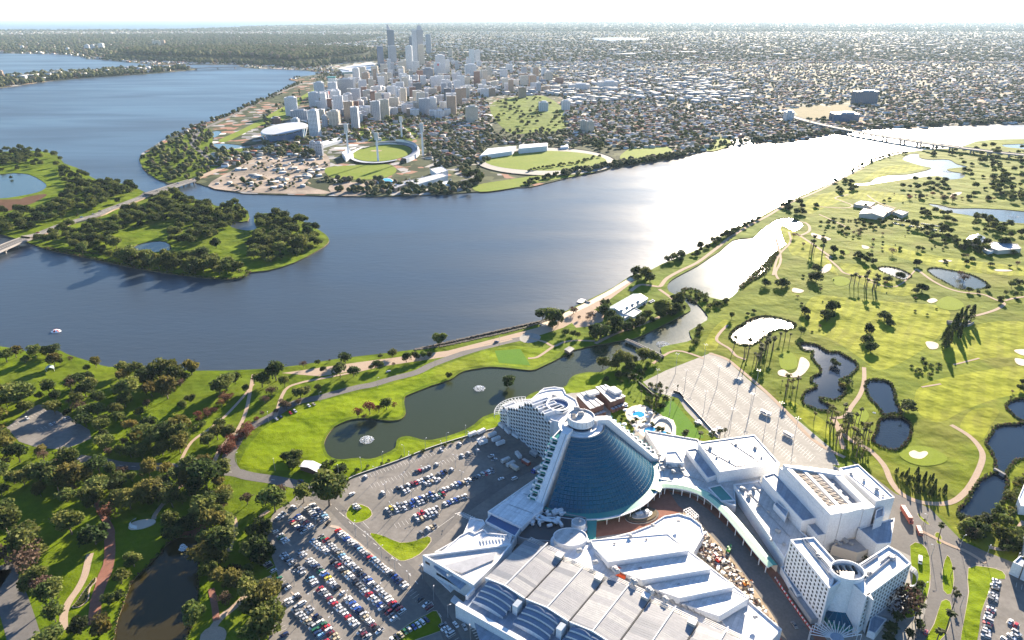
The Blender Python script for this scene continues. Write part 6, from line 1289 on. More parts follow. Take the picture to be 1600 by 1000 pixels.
FAC = {'p': ('palefacade', 'glass'), 's': ('stone', 'glass'), 'g': ('greyfacade', 'glass'), 't': ('tanfacade', 'glass'), 'd': ('darkfacade', 'blueglass'), 'b': ('blueglass', 'blueglass'), 'e': ('palefacade', 'tealglass'), 'w': ('white', 'glass'), 'r': ('brickred', 'glass')}
def zat(px, py_base, py_top):
    x, y = G(px, py_base)   # height whose picture is py_top above the base point
    lo, hi = 0.0, 299.0
    for _ in range(40):
        m = (lo + hi) / 2
        if PX(x, y, m)[1] > py_top: lo = m
        else: hi = m
    return lo
CITYXY = []
def tower(px, pb, pt, wpx, sty, lab, depth=.8, rz=None, fins=False, crown='flat', cat='tower', name='office_tower', group=None, h=None):
    x, y = G(px, pb); s = ppm(x, y); W = max(wpx / s / 1.15, 6); D = W * depth; y += D * .5; hh = h or zat(px, pb, pt); fm, gm = FAC[sty]; rz = random.uniform(-.1, .35) if rz is None else rz
    t = empty(name, (x, y, 0), lab, cat, group, rz); CITYXY.append((x, y, max(W, D) * .75))
    b = MB(); b.prism([(-W / 2, -D / 2), (W / 2, -D / 2), (W / 2, D / 2), (-W / 2, D / 2)], 0, hh, M[gm], M['paleroof']); b.build('shaft', t)
    b = MB(); fh = 3.4 if hh < 120 else 4.2; n = int(hh / fh)
    for k in range(n + 1):
        z = k * fh; b.prism([(-W / 2 - .35, -D / 2 - .35), (W / 2 + .35, -D / 2 - .35), (W / 2 + .35, D / 2 + .35), (-W / 2 - .35, D / 2 + .35)], z, min(z + fh * (.62 if sty not in 'db' else .22), hh + .3), M[fm], M['paleroof'] if k == n else M[fm])
    b.build('floor_bands', t)
    b = MB(); nf = max(2, int(W / (3.6 if fins else 7)))
    for i in range(nf + 1):
        for s_ in (-1, 1): b.box(-W / 2 + W * i / nf, s_ * (D / 2 + .4), 0, .9, .9, hh, 0, M[fm])
    nf = max(2, int(D / 7))
    for i in range(nf + 1):
        for s_ in (-1, 1): b.box(s_ * (W / 2 + .4), -D / 2 + D * i / nf, 0, .9, .9, hh, 0, M[fm])
    b.build('piers', t)
    b = MB(); b.box(W * .1, 0, hh, W * .5, D * .5, 4.0, 0, M[fm] if sty not in 'db' else M['greyfacade'], M['greyroof']); b.box(-W * .25, D * .1, hh, W * .15, D * .2, 2.5, 0, M['machine']); b.build('plant_room', t)
    if crown == 'spire':
        b = MB(); b.box(0, 0, hh, W * .72, D * .72, hh * .08, 0, M[fm], M['greyroof']); b.box(0, 0, hh * 1.08, W * .45, D * .45, hh * .06, 0, M[fm], M['greyroof']); b.build('upper_stage', t); b = MB(); b.tube((0, 0, hh * 1.12), (0, 0, hh * 1.22), 1.0, .3, M['steel'], 5); b.build('mast', t)
    if crown == 'slope':
        b = MB(); b.loft([(-W / 2, -D / 2, hh), (W * .1, -D / 2, hh), (W * .1, D / 2, hh), (-W / 2, D / 2, hh)], [(-W / 2, -D / 2, hh + 42), (-W * .3, -D / 2, hh + 40), (-W * .3, D / 2, hh + 40), (-W / 2, D / 2, hh + 42)], M['greyfacade'], M['greyroof']); b.build('crown', t)
    if crown == 'sign':
        b = MB(); b.box(0, -D / 2 - .6, hh - 12, W * .3, .5, 11, 0, M['redsign']); b.build('sign', t)
    if crown == 'green':
        b = MB(); b.box(0, 0, hh, W * 1.05, D * 1.05, 5, 0, M['teal'], M['teal']); b.build('roof_cap', t)
    return t
T = [(612, 92, 47, 12, 'd', 'dark blue glass tower with slanted pale crown, tallest on the river side', dict(crown='slope')), (657, 101, 47, 12, 'g', 'tallest grey stepped tower with spire and mast in the city centre', dict(crown='spire')), (649, 103, 47, 7, 'p', 'thin pale tower hard against the spired tower', {}), (670, 84, 54, 9, 'g', 'grey flat-topped tower just right of the spired tower', dict(fins=True)), (643, 88, 57, 6, 'd', 'narrow dark green tower left of the spired tower', {}),
     (613, 98, 72, 13, 'g', 'grey slab tower in front of the dark blue tower', dict(fins=True)), (595, 105, 73, 10, 'b', 'blue glass tower left of the grey slab', {}), (640, 108, 72, 11, 'p', 'pale ribbed tower in front of the spired tower', dict(fins=True)), (659, 102, 70, 9, 's', 'cream ribbed tower below the spired tower', dict(fins=True)), (688, 117, 87, 16, 'p', 'wide pale office slab right of the ribbed towers', dict(fins=True)), (698, 114, 94, 10, 'p', 'lower pale slab stepped beside the wide office slab', {}), (684, 121, 99, 10, 'p', 'pale tower with a red sign below the wide slab', dict(crown='sign')), (668, 125, 107, 18, 'd', 'dark glass cube with white frame in the city centre', {}),
     (737, 101, 78, 9, 'e', 'teal glass tower of the right hand pair', {}), (746, 99, 78, 8, 'p', 'pinkish pale tower beside the teal tower', dict(fins=True)), (735, 120, 101, 19, 'p', 'blank white department block below the teal tower', {}), (557, 131, 107, 11, 'w', 'tall white apartment tower near the convention centre', dict(fins=True)), (572, 137, 114, 12, 't', 'tan apartment tower beside the white one', dict(fins=True)), (599, 135, 115, 14, 's', 'cream slab hotel with blank walls', {}), (626, 119, 105, 12, 's', 'sand coloured office block with vertical ribs', dict(fins=True)),
     (520, 150, 122, 13, 'e', 'pale tower with green roof cap by the foreshore', dict(crown='green')), (540, 148, 124, 27, 'g', 'wide blue-grey hotel slab beside the green-capped tower', dict(depth=.35, fins=True)), (499, 153, 129, 16, 'p', 'pale twin-stepped apartment tower by the foreshore', dict(fins=True)), (490, 167, 145, 17, 'w', 'white apartment block with dark balconies near the foreshore', dict(fins=True)), (514, 163, 142, 12, 'w', 'white tower with a red sign at its top', dict(crown='sign')), (544, 170, 147, 14, 'g', 'grey ribbed tower with rooftop masts', dict(fins=True)), (455, 181, 153, 20, 'w', 'white apartment tower standing alone by the foreshore lawn', dict(fins=True)), (523, 199, 174, 17, 's', 'cream windowless slab above the building site', dict(depth=.7)),
     (492, 214, 173, 16, 'p', 'unfinished white tower with orange hoists above the site', dict(fins=True)), (489, 241, 222, 9, 'g', 'grey apartment tower at the site edge', {}), (499, 244, 224, 11, 'g', 'front grey apartment tower of the pair at the site edge', dict(fins=True)), (675, 175, 153, 15, 'e', 'pale apartment tower with blue glass above the gardens', dict(fins=True)), (686, 184, 173, 14, 'p', 'low pale block at the foot of the glass apartment tower', {}), (737, 191, 167, 19, 's', 'broad sand coloured office block near the cemetery', dict(fins=True)), (703, 144, 129, 7, 'g', 'small dark tower behind the brick estate', {}), (731, 132, 117, 7, 't', 'small tan tower below the white department block', {}),
     (560, 142, 130, 9, 's', 'cream flats in front of the tan tower', {}), (590, 147, 136, 24, 'p', 'white domed-roof office block', dict(depth=.6)), (619, 147, 133, 13, 'w', 'white clinic block with rounded corners', {}), (574, 155, 142, 17, 's', 'stone office block with vertical ribs near the domed block', dict(fins=True)), (596, 160, 148, 22, 'd', 'low dark glass block beside the stone block', {}), (560, 168, 158, 16, 'p', 'white car park deck block', {}), (573, 181, 168, 20, 'w', 'white stepped flats above the gardens', {}), (602, 181, 168, 17, 'g', 'slate blue office block with flat roof', {}), (544, 184, 171, 22, 'd', 'dark windowed office block behind the cream slab', {}), (558, 192, 178, 16, 'w', 'white hall block beside the gardens', {}),
     (430, 193, 185, 15, 'r', 'brown low apartment block by the foreshore lawn', {}), (467, 187, 173, 28, 'g', 'long grey apartment terrace behind the arena', dict(depth=.4)), (461, 195, 186, 12, 'w', 'small white office block behind the arena', {}), (508, 199, 181, 8, 'g', 'narrow grey block beside the cream slab', {}), (555, 82, 70, 6, 'p', 'left tower of the pair on the park ridge', {}), (561, 83, 73, 5, 'g', 'right tower of the pair on the park ridge', {}), (522, 84, 78, 9, 'p', 'pale flats on the park ridge', dict(depth=.4)), (544, 84, 78, 10, 'p', 'wide pale flats on the park ridge', dict(depth=.4)), (704, 90, 77, 7, 's', 'cream tower standing behind the wide office slab', {}),
     (911, 207, 189, 9, 's', 'left twin of the riverside apartment towers', dict(fins=True)), (922, 208, 190, 11, 's', 'right twin of the riverside apartment towers', dict(fins=True)), (849, 174, 160, 15, 'p', 'white cube office near the cemetery hill', {}), (884, 172, 158, 13, 'p', 'white office block on the railway side', {}), (1233, 189, 175, 14, 'w', 'white tower block at the bridge approach', {}), (837, 125, 106, 9, 't', 'tan tower in the northern streets', {}), (857, 127, 113, 12, 's', 'broad grey tower in the northern streets', {}), (1352, 162, 143, 42, 'd', 'long dark stadium stand on the far right', dict(depth=.3)), (1322, 190, 178, 44, 'b', 'long blue-grey roofed hall by the bridge', dict(depth=.5)), (905, 140, 132, 36, 'p', 'long white warehouse block beyond the railway', dict(depth=.5)), (950, 137, 128, 34, 'p', 'second long white warehouse block beyond the railway', dict(depth=.5)),
     (35, 80, 72, 5, 'p', 'left pale tower on the far bay shore', {}), (106, 81, 75, 5, 'p', 'small pale tower on the far bay shore', {}), (136, 79, 70, 7, 'p', 'squat pale tower on the far bay shore', {}), (145, 79, 70, 6, 'g', 'middle grey tower on the far bay shore', {}), (158, 78.5, 68, 8, 'p', 'tallest pale tower on the far bay shore', {}), (245, 72, 64, 14, 's', 'cream hospital block in the far bush', dict(depth=.5)), (255, 72, 63, 6, 't', 'tan hospital tower in the far bush', {}), (2, 122, 111, 6, 't', 'pink tower on the spit', {})]
for (px, pb, pt, w_, st, lab, kw) in T: tower(px, pb, pt, w_, st, lab, **kw)
# --- mid-rise blocks filling the centre: individual, small, no parts needed
MIDG = gl("505,205 490,160 520,140 560,125 600,108 720,95 800,100 860,120 900,150 800,155 740,150 700,185 620,180 560,200")
MIDL = ['white flat-roofed block', 'grey flat-roofed block', 'cream flat-roofed block', 'red brick block', 'tan block', 'dark block']
MIDM = ['palefacade', 'greyfacade', 'stone', 'brickred', 'tanfacade', 'darkfacade']; k = 0
CLM = [(x, y, t) for x, y, t in ((612, 95, 'the slanted dark blue tower'), (690, 115, 'the wide pale office slab'), (735, 118, 'the blank department block'), (560, 130, 'the tall white apartment tower'), (600, 135, 'the cream slab hotel'), (540, 148, 'the blue-grey hotel slab'), (590, 147, 'the domed-roof block'), (545, 170, 'the grey ribbed tower'), (523, 197, 'the cream windowless slab'), (675, 175, 'the glass apartment tower'), (703, 144, 'the small dark tower'), (640, 155, 'the brick estate'), (780, 130, 'the northern streets'), (840, 125, 'the tan northern tower'), (760, 150, 'the cemetery edge'), (630, 170, 'the red-leaved gardens'), (880, 160, 'the railway offices'), (580, 181, 'the white stepped flats'))]
CLW = np.array([G(x, y) for x, y, t in CLM]); crank = {}
cand = []
while len(cand) < 260:
    px, py = (random.uniform(490, 900), random.uniform(97, 204)) if random.random() < .55 else (random.gauss(590, 55), random.uniform(105, 190)); x, y = G(px, py)
    if not inside(MIDG, x, y) or any((x - a) ** 2 + (y - b_) ** 2 < (r + 11) ** 2 for a, b_, r in CITYXY): continue
    CITYXY.append((x, y, 20)); cand.append((x, y))
for x, y in cand:
    i = random.choices(range(6), (8, 2, 4, 1, 1.5, .6))[0]; d = np.hypot(CLW[:, 0] - x, CLW[:, 1] - y); j = int(d.argmin()); crank.setdefault((i, j), []).append((float(d[j]), x, y))
for (i, j), L in crank.items():
    L.sort()
    for q, (d, x, y) in enumerate(L):
        W, D, hh = random.uniform(16, 38), random.uniform(14, 26), random.choice((13, 16, 22, 30, 40, 50, 60) if d < 520 else (7, 10, 13, 16, 22, 30)); b = MB(); b.prism([(-W / 2, -D / 2), (W / 2, -D / 2), (W / 2, D / 2), (-W / 2, D / 2)], 0, hh, M['glass'], M['whiteroof'])
        for z in np.arange(0, hh - 1, 3.3): b.prism([(-W / 2 - .3, -D / 2 - .3), (W / 2 + .3, -D / 2 - .3), (W / 2 + .3, D / 2 + .3), (-W / 2 - .3, D / 2 + .3)], z, z + 2.1, M[MIDM[i]], M[MIDM[i]])
        for s_ in np.arange(-W / 2, W / 2 + 1, 5.0): b.box(s_, 0, 0, .8, D + .9, hh, 0, M[MIDM[i]])
        para(b, [(-W / 2 - .4, -D / 2 - .4), (W / 2 + .4, -D / 2 - .4), (W / 2 + .4, D / 2 + .4), (-W / 2 - .4, D / 2 + .4)], hh - 1, hh + .6, M[MIDM[i]], random.choice((M['whiteroof'], M['paleroof'], M['greyroof'])), .5, .8); b.box(W * .15, 0, hh - .2, W * .25, D * .3, 2.6, 0, M['machine'])
        b.build('city_block', loc=(x, y, 0), label='%s %s to %s' % (MIDL[i], ORD[min(q, len(ORD) - 1)], CLM[j][2]), cat='building', group='mid-rise blocks of the centre').rotation_euler = (0, 0, random.uniform(.05, .3))
# --- houses and trees of the inner suburbs
KEEP = np.array([(a, b_, r) for a, b_, r in CITYXY])
CLEAR = [np.array(gl(s)) for s in ("335,232 318,196 350,181 410,153 455,132 472,120 500,116 520,128 506,150 472,186 432,215 400,238", "330,290 400,245 500,240 510,285 430,305", "500,225 665,215 670,262 505,285", "740,225 960,225 960,270 740,270", "410,185 480,185 480,218 410,218", "760,150 880,150 885,215 770,215", "580,275 740,265 740,305 580,305", "520,100 590,92 590,113 520,113", "300,215 380,195 380,240 300,240", "960,235 1050,228 1050,250 960,255", "1225,170 1330,162 1330,182 1240,190", "217,230 330,200 330,285 217,285", "330,300 580,300 580,309 330,309")]
CLEARL = [c.tolist() for c in CLEAR]; fs_near = fs + [(9000, fs[-1][1]), (9000, 9000), (-9000, 9000)]
def pip(P, X, Y):
    c = np.zeros(len(X), bool); j = len(P) - 1
    for i in range(len(P)):
        if P[i][1] != P[j][1]: c ^= ((P[i][1] > Y) != (P[j][1] > Y)) & (X < (P[j][0] - P[i][0]) * (Y - P[i][1]) / (P[j][1] - P[i][1]) + P[i][0])
        j = i
    return c
FARP = np.array(far_poly)
GA = .28; GC, GS = math.cos(GA), math.sin(GA)
def street_grid(X, Y):
    """slides points onto the two building lines of each street block"""
    u = X * GC + Y * GS; v = -X * GS + Y * GC; k = np.floor(v / 74); v = k * 74 + np.where(NR.random(len(v)) < .5, 20, 54) + NR.normal(0, 2.0, len(v)); u = np.round(u / 17) * 17 + NR.normal(0, 1.2, len(u)); ok = np.mod(u, 260) > 14
    return (u * GC - v * GS)[ok], (u * GS + v * GC)[ok]
def scatter(n, y0, y1, pw):
    """random ground points of the far shore, thinning out with distance"""
    t = NR.random(n); Y = y0 * (y1 / y0) ** (t ** pw); a = NR.uniform(-.86, .86, n); X = a * Y; ok = pip(FARP, X, Y) & ~pip(np.array(monger), X, Y) & ~pip(np.array(epond), X, Y)
    for c in CLEAR: ok &= ~pip(c, X, Y)
    return X[ok], Y[ok]
HMATS = [mat('house_roof_%d' % i, c, .85, tuple(v * .75 for v in c), .1, 2, spec=.08) for i, c in enumerate(((.26, .105, .07), (.34, .32, .30), (.12, .12, .135), (.40, .395, .385), (.20, .205, .21), (.20, .09, .06)))]
def house_arrays(X, Y, big=1.0):
    """hipped houses as one vertex block: 8 wall/eave corners + 2 ridge points each"""
    n = len(X); W = NR.uniform(5, 8.5, n) * big; D = NR.uniform(4.5, 6.5, n) * big; Hh = NR.uniform(2.8, 5.5, n) * big ** .5; R = NR.uniform(1.6, 2.6, n) * big ** .5; th_ = NR.choice([.2, 1.77], n) + NR.normal(0, .12, n)
    loc = np.zeros((n, 10, 3)); sx = np.array([-1, 1, 1, -1]); sy = np.array([-1, -1, 1, 1])
    for k in range(4):
        loc[:, k, 0] = sx[k] * W; loc[:, k, 1] = sy[k] * D; loc[:, 4 + k, 0] = sx[k] * W * 1.06; loc[:, 4 + k, 1] = sy[k] * D * 1.06; loc[:, 4 + k, 2] = Hh
    loc[:, 8, 0] = -W * .5; loc[:, 9, 0] = W * .5; loc[:, 8, 2] = loc[:, 9, 2] = Hh + R
    c, s = np.cos(th_)[:, None], np.sin(th_)[:, None]; V = np.stack([loc[:, :, 0] * c - loc[:, :, 1] * s + X[:, None], loc[:, :, 0] * s + loc[:, :, 1] * c + Y[:, None], loc[:, :, 2]], 2)
    F_ = np.array([[0, 1, 5, 4], [1, 2, 6, 5], [2, 3, 7, 6], [3, 0, 4, 7], [4, 5, 9, 8], [6, 7, 8, 9], [5, 6, 9, 9], [7, 4, 8, 8]]); return V, F_
def mesh_quads(name, V, F_, mi, mats):
    n, k = V.shape[0], V.shape[1]; idx = (F_[None] + (np.arange(n) * k)[:, None, None]).reshape(-1, 4); v = V.reshape(-1, 3)
    tri = idx[:, 2] == idx[:, 3]; me = bpy.data.meshes.new(name); me.vertices.add(len(v)); me.vertices.foreach_set('co', v.astype(np.float32).ravel())
    cnt_ = np.where(tri, 3, 4); st = np.concatenate([[0], np.cumsum(cnt_)[:-1]]); flat = idx.ravel()[np.stack([np.ones_like(tri), np.ones_like(tri), np.ones_like(tri), ~tri], 1).astype(bool).ravel()]
    me.loops.add(len(flat)); me.loops.foreach_set('vertex_index', flat.astype(np.int32)); me.polygons.add(len(idx)); me.polygons.foreach_set('loop_start', st.astype(np.int32)); me.polygons.foreach_set('material_index', mi.ravel().astype(np.int32))
    for m in mats: me.materials.append(m)
    me.update(calc_edges=True); return me
WALLS = [M['stone'], M['white'], M['brickred']]
def houses(name, X, Y, big):
    V, F_ = house_arrays(X, Y, big); n = len(X); rm = NR.choice(6, n, p=[.26, .22, .17, .11, .16, .08]); wm_ = 6 + NR.choice(3, n, p=[.35, .4, .25]); mi = np.concatenate([np.repeat(wm_[:, None], 4, 1), np.repeat(rm[:, None], 4, 1)], 1)
    o = bpy.data.objects.new(name, mesh_quads(name, V, F_, mi, HMATS + WALLS)); C.objects.link(o); prop(o, kind='stuff')
X, Y = scatter(17000, 1500, 5200, .9); X, Y = street_grid(X, Y); ii = np.unique(np.round(np.stack([X, Y], 1) / 9), axis=0, return_index=True)[1]; X, Y = X[ii], Y[ii]; ok0 = pip(FARP, X, Y)
for c in CLEAR: ok0 &= ~pip(c, X, Y)
X, Y = X[ok0], Y[ok0]; ok = np.ones(len(X), bool)
for a, b_, r in KEEP: ok &= (X - a) ** 2 + (Y - b_) ** 2 > (r + 9) ** 2
X, Y = X[ok], Y[ok]; near = np.argsort(Y)
hi_ = near[:300]; cells = set(); names = ['terracotta-roofed', 'pale-roofed', 'slate-roofed', 'white-roofed', 'grey-roofed', 'brick-coloured-roofed']
V, F_ = house_arrays(np.zeros(8), np.zeros(8)); HM = []
for i in range(6): HM.append([mesh_quads('house', V[j:j + 1], F_, np.array([[6 + j % 3] * 4 + [i] * 4]), HMATS + WALLS) for j in range(4)])
HLM = [((700, 200), 'the gardens'), ((1000, 215), 'the river estate'), ((1060, 230), 'the river terraces'), ((900, 220), 'the twin apartment towers'), ((1150, 200), 'the cove'), ((720, 250), 'the trotting track car park'), ((1400, 190), 'the far bank right of the bridge'), ((980, 190), 'the railway'), ((1280, 195), 'the bridge approach'), ((540, 230), 'the cricket ground'), ((1550, 188), 'the far right shore'), ((640, 225), 'the far floodlight mast'), ((690, 215), 'the wide pale road'), ((930, 225), 'the trotting track bend'), ((870, 215), 'the foot of the cemetery hill'), ((1030, 200), 'the eastern rail bend'), ((460, 228), 'the market row'), ((1480, 185), 'the wooded far bank'), ((1100, 205), 'the estate lawn'), ((690, 262), 'the school wing')]
HLW = np.array([G(*p) for p, t in HLM]); used = []; nh = 0; HOUSES = {}
for i in near:
    if nh >= 296: break
    x, y = float(X[i]), float(Y[i])
    if any((x - a) ** 2 + (y - b_) ** 2 < 230 for a, b_ in used): cells.add(int(i)); continue
    used.append((x, y)); r = random.choices(range(6), (30, 18, 14, 20, 10, 8))[0]; t = HLM[int(np.hypot(HLW[:, 0] - x, HLW[:, 1] - y).argmin())][1]; cells.add(int(i)); nh += 1
    o = link('house', random.choice(HM[r]), None, (x, y, 0), random.choice((0, 1.57)) + random.gauss(0, .1), random.uniform(.9, 1.4)); hk = int(np.hypot(HLW[:, 0] - x, HLW[:, 1] - y).argmin()); HOUSES.setdefault((r, hk), []).append((float(np.hypot(HLW[hk, 0] - x, HLW[hk, 1] - y)), o))
for (r, hk), L in HOUSES.items():
    L.sort(key=lambda q: q[0])
    for q, (d, o) in enumerate(L): prop(o, ('%s house %s to %s' % (names[r], ORD[q], HLM[hk][1])) if q < len(ORD) else '%s house farther out round %s' % (names[r], HLM[hk][1]), 'house', '%s houses near %s' % (names[r], HLM[hk][1]))
rest = np.array([i for i in range(len(X)) if i not in cells]); houses('suburb_houses', X[rest], Y[rest], 1.15)
X, Y = scatter(20000, 5000, 16000, 1.0); houses('distant_houses', X, Y, 1.7)
# warehouses and shops: long flat boxes
BOXM = [mat('shed_roof_%d' % i, c, .8, tuple(v * .8 for v in c), .05, 2, spec=.15) for i, c in enumerate(((.66, .66, .65), (.46, .45, .43), (.25, .26, .27), (.5, .5, .5), (.5, .44, .36), (.33, .34, .36)))]
def boxes(name, X, Y, w, h):
    n = len(X); W = NR.uniform(*w, n); D = W * NR.uniform(.4, .8, n); Hh = NR.uniform(*h, n); th_ = NR.choice([.25, 1.82], n) + NR.normal(0, .05, n); loc = np.zeros((n, 8, 3)); sx = np.array([-1, 1, 1, -1]); sy = np.array([-1, -1, 1, 1])
    for k in range(4): loc[:, k, 0] = loc[:, 4 + k, 0] = sx[k] * W / 2; loc[:, k, 1] = loc[:, 4 + k, 1] = sy[k] * D / 2; loc[:, 4 + k, 2] = Hh
    c, s = np.cos(th_)[:, None], np.sin(th_)[:, None]; V = np.stack([loc[:, :, 0] * c - loc[:, :, 1] * s + X[:, None], loc[:, :, 0] * s + loc[:, :, 1] * c + Y[:, None], loc[:, :, 2]], 2)
    F_ = np.array([[0, 1, 5, 4], [1, 2, 6, 5], [2, 3, 7, 6], [3, 0, 4, 7], [4, 5, 6, 7]]); rm = NR.choice(3, n, p=[.34, .36, .30]); wm_ = 3 + NR.choice(3, n); mi = np.concatenate([np.repeat(wm_[:, None], 4, 1), rm[:, None]], 1)
    o = bpy.data.objects.new(name, mesh_quads(name, V, F_, mi, BOXM)); C.objects.link(o); prop(o, kind='stuff')
COM = np.array(gl("690,145 720,100 800,70 900,66 1010,80 1130,110 1180,150 1140,165 1000,155 900,165 800,160"))
n = 1900; px = NR.uniform(640, 1250, n); py = 62 + 110 * NR.random(n) ** .8; XY = np.array([G(a, b_) for a, b_ in zip(px, py)]); ok = pip(COM, XY[:, 0], XY[:, 1])
for a, b_, r in KEEP: ok &= (XY[:, 0] - a) ** 2 + (XY[:, 1] - b_) ** 2 > (r + 14) ** 2
for c in CLEAR: ok &= ~pip(c, XY[:, 0], XY[:, 1])
boxes('warehouse_blocks', XY[ok, 0], XY[ok, 1], (14, 42), (5, 14))
X, Y = scatter(900, 6000, 20000, 1); boxes('distant_blocks', X, Y, (40, 120), (6, 14))
# tree canopy of the suburbs: faceted clumps
ico = bmesh.new(); bmesh.ops.create_icosphere(ico, subdivisions=1, radius=1); IV = np.array([v.co[:] for v in ico.verts]); IF = np.array([[v.index for v in f.verts] + [f.verts[2].index] for f in ico.faces]); ico.free()
CAN = [mat('canopy_%d' % i, c, .9, tuple(v * .7 for v in c), .3, 2, spec=.05, trans=.25) for i, c in enumerate(((.10, .12, .045), (.15, .145, .065), (.08, .10, .042), (.125, .13, .06), (.18, .14, .10)))]
def canopy(name, X, Y, r0, r1, hk=1.0, zoff=None):
    n = len(X); R = NR.uniform(r0, r1, n); K = len(IV); V = IV[None] * NR.uniform(.65, 1.2, (n, K, 1)) * R[:, None, None]; V[:, :, 2] = V[:, :, 2] * .8 * hk + (R * .75 * hk)[:, None]; V[:, :, 0] += X[:, None]; V[:, :, 1] += Y[:, None]; V[:, :, 2] += 0 if zoff is None else zoff[:, None]
    mi = np.repeat(NR.choice(5, n, p=[.3, .25, .2, .17, .08])[:, None], len(IF), 1); o = bpy.data.objects.new(name, mesh_quads(name, V, IF, mi, CAN)); C.objects.link(o); prop(o, kind='stuff')
X, Y = scatter(22000, 1500, 5500, .95); ok = np.ones(len(X), bool)
for a, b_, r in KEEP: ok &= (X - a) ** 2 + (Y - b_) ** 2 > r ** 2
canopy('suburb_trees', X[ok], Y[ok], 3.5, 7.5)
X, Y = scatter(24000, 5200, 17000, 1.0); canopy('distant_trees', X, Y, 7, 18, .7)
X, Y = scatter(26000, 15500, 42000, 1.0); canopy('horizon_woods', X, Y, 16, 46, .45)
X, Y = scatter(2500, 15500, 36000, 1.0); boxes('horizon_blocks', X, Y, (30, 110), (6, 12))
# bush ridge of the big city park, bay shores and spit
def fill(px, n):
    P = np.array(gl(px)); X = NR.uniform(P[:, 0].min(), P[:, 0].max(), n * 4); Y = NR.uniform(P[:, 1].min(), P[:, 1].max(), n * 4); ok = pip(P, X, Y); return X[ok][:n], Y[ok][:n]
HZ = 45; rp = gl("160,91 240,96 310,97 372,98 420,102 480,104 540,96 600,90 600,84 540,82 440,80 300,80 200,84")
b = MB(); b.loft([(x, y, 0) for x, y in ccw(rp)], [(x, y, HZ) for x, y in inset(rp, 220)], LEAF['dark green'][2], LEAF['olive'][2]); b.build('hills', kind='structure')
for px, n in (("160,92 310,99 372,100 480,107 540,98 600,92 640,86 600,80 400,78 180,80", 6000), ("0,80 160,88 200,84 440,72 560,66 600,56 300,54 0,56", 7000)):
    X, Y = fill(px, n); canopy('ridge_bush', X, Y, 9, 20, 1.2, np.where(pip(np.array(inset(rp, 110)), X, Y), HZ * .8, 0.0))
X, Y = fill("0,136 100,124 220,115.5 296,109 290,105.5 180,109 80,115 0,122", 900); canopy('spit_trees', X, Y, 7, 15, 1.2); X, Y = fill("0,134 100,123 220,115 285,109.5 270,106 160,110 0,123", 60); boxes('spit_flats', X, Y, (18, 42), (8, 24))
# street lines of the inner suburbs
b = MB()
for du, dv, step, lim in ((1, 0, 148, 7000), (0, 1, 260, 7000)):
    for k in range(-60, 60):
        for j in range(-120, 120):
            o_ = k * step + (.5 if du else 3); a = j * 60.0
            pts = [((a + t) * GC - o_ * GS, (a + t) * GS + o_ * GC) if du else (o_ * GC - (a + t) * GS, o_ * GS + (a + t) * GC) for t in (0, 61)]
            mx, my = (pts[0][0] + pts[1][0]) / 2, (pts[0][1] + pts[1][1]) / 2
            if 1500 < my < 5600 and abs(mx) < .85 * my and all(inside(fs_near, *q) for q in pts) and not any(inside(c, mx, my) for c in CLEARL): ribbon(b, pts, 9, .45, M['concrete'])
b.build('suburb_street', kind='structure')
# --- grounds: lawns, fields, sand
M['dryfield'] = mat('dry_field', (0.26, 0.22, 0.14), 0.95, (0.2, 0.18, 0.1), .01, 6, spec=.02)
S2 = lambda name, px, m, z=.35, sm=3: sheet(name, smooth(gl(px), sm) if sm else gl(px), z, M[m], kind='structure')
S2('foreshore_lawn', "342,219 372,205 400,191 432,173 462,156 490,140 500,141 480,152 465,166 455,180 430,192 405,197 375,212 352,222", 'field'); S2('foreshore_lawn', "455,200 480,218 450,225 420,218 410,208", 'grass'); S2('city_cape_ground', "219,248 245,230 300,206 330,203 335,235 370,232 400,235 390,250 345,262 310,280 262,285 232,270", 'grass', .3)
S2('building_site', "325,291 360,268 400,247 440,240 500,238 515,250 512,268 490,275 478,290 520,302 450,303 380,300", 'sitesand', .4); S2('sand_flat', "515,290 560,285 580,296 570,305 525,305", 'sitesand', .4); S2('practice_oval', "511,262 560,258 605,257 620,266 605,277 570,281 525,279 510,272", 'field', .42); S2('river_lawn', "742,290 800,280 880,268 930,262 960,256 925,270 860,282 800,294 750,300", 'field', .4); S2('river_lawn', "968,246 985,232 1010,226 1045,230 1048,243 1010,252 985,256", 'field', .4); S2('cemetery_lawn', "765,165 800,152 850,150 885,175 880,205 830,208 790,205", 'grass', .3); S2('river_lawn', "1090,222 1120,214 1145,222 1130,232 1105,236", 'field', .4); S2('railway_yard', "1228,178 1260,166 1310,164 1335,172 1300,182 1255,190", 'dryfield', .4); S2('gardens', "548,215 560,195 600,182 650,186 660,205 640,222 590,222", 'grass', .3)
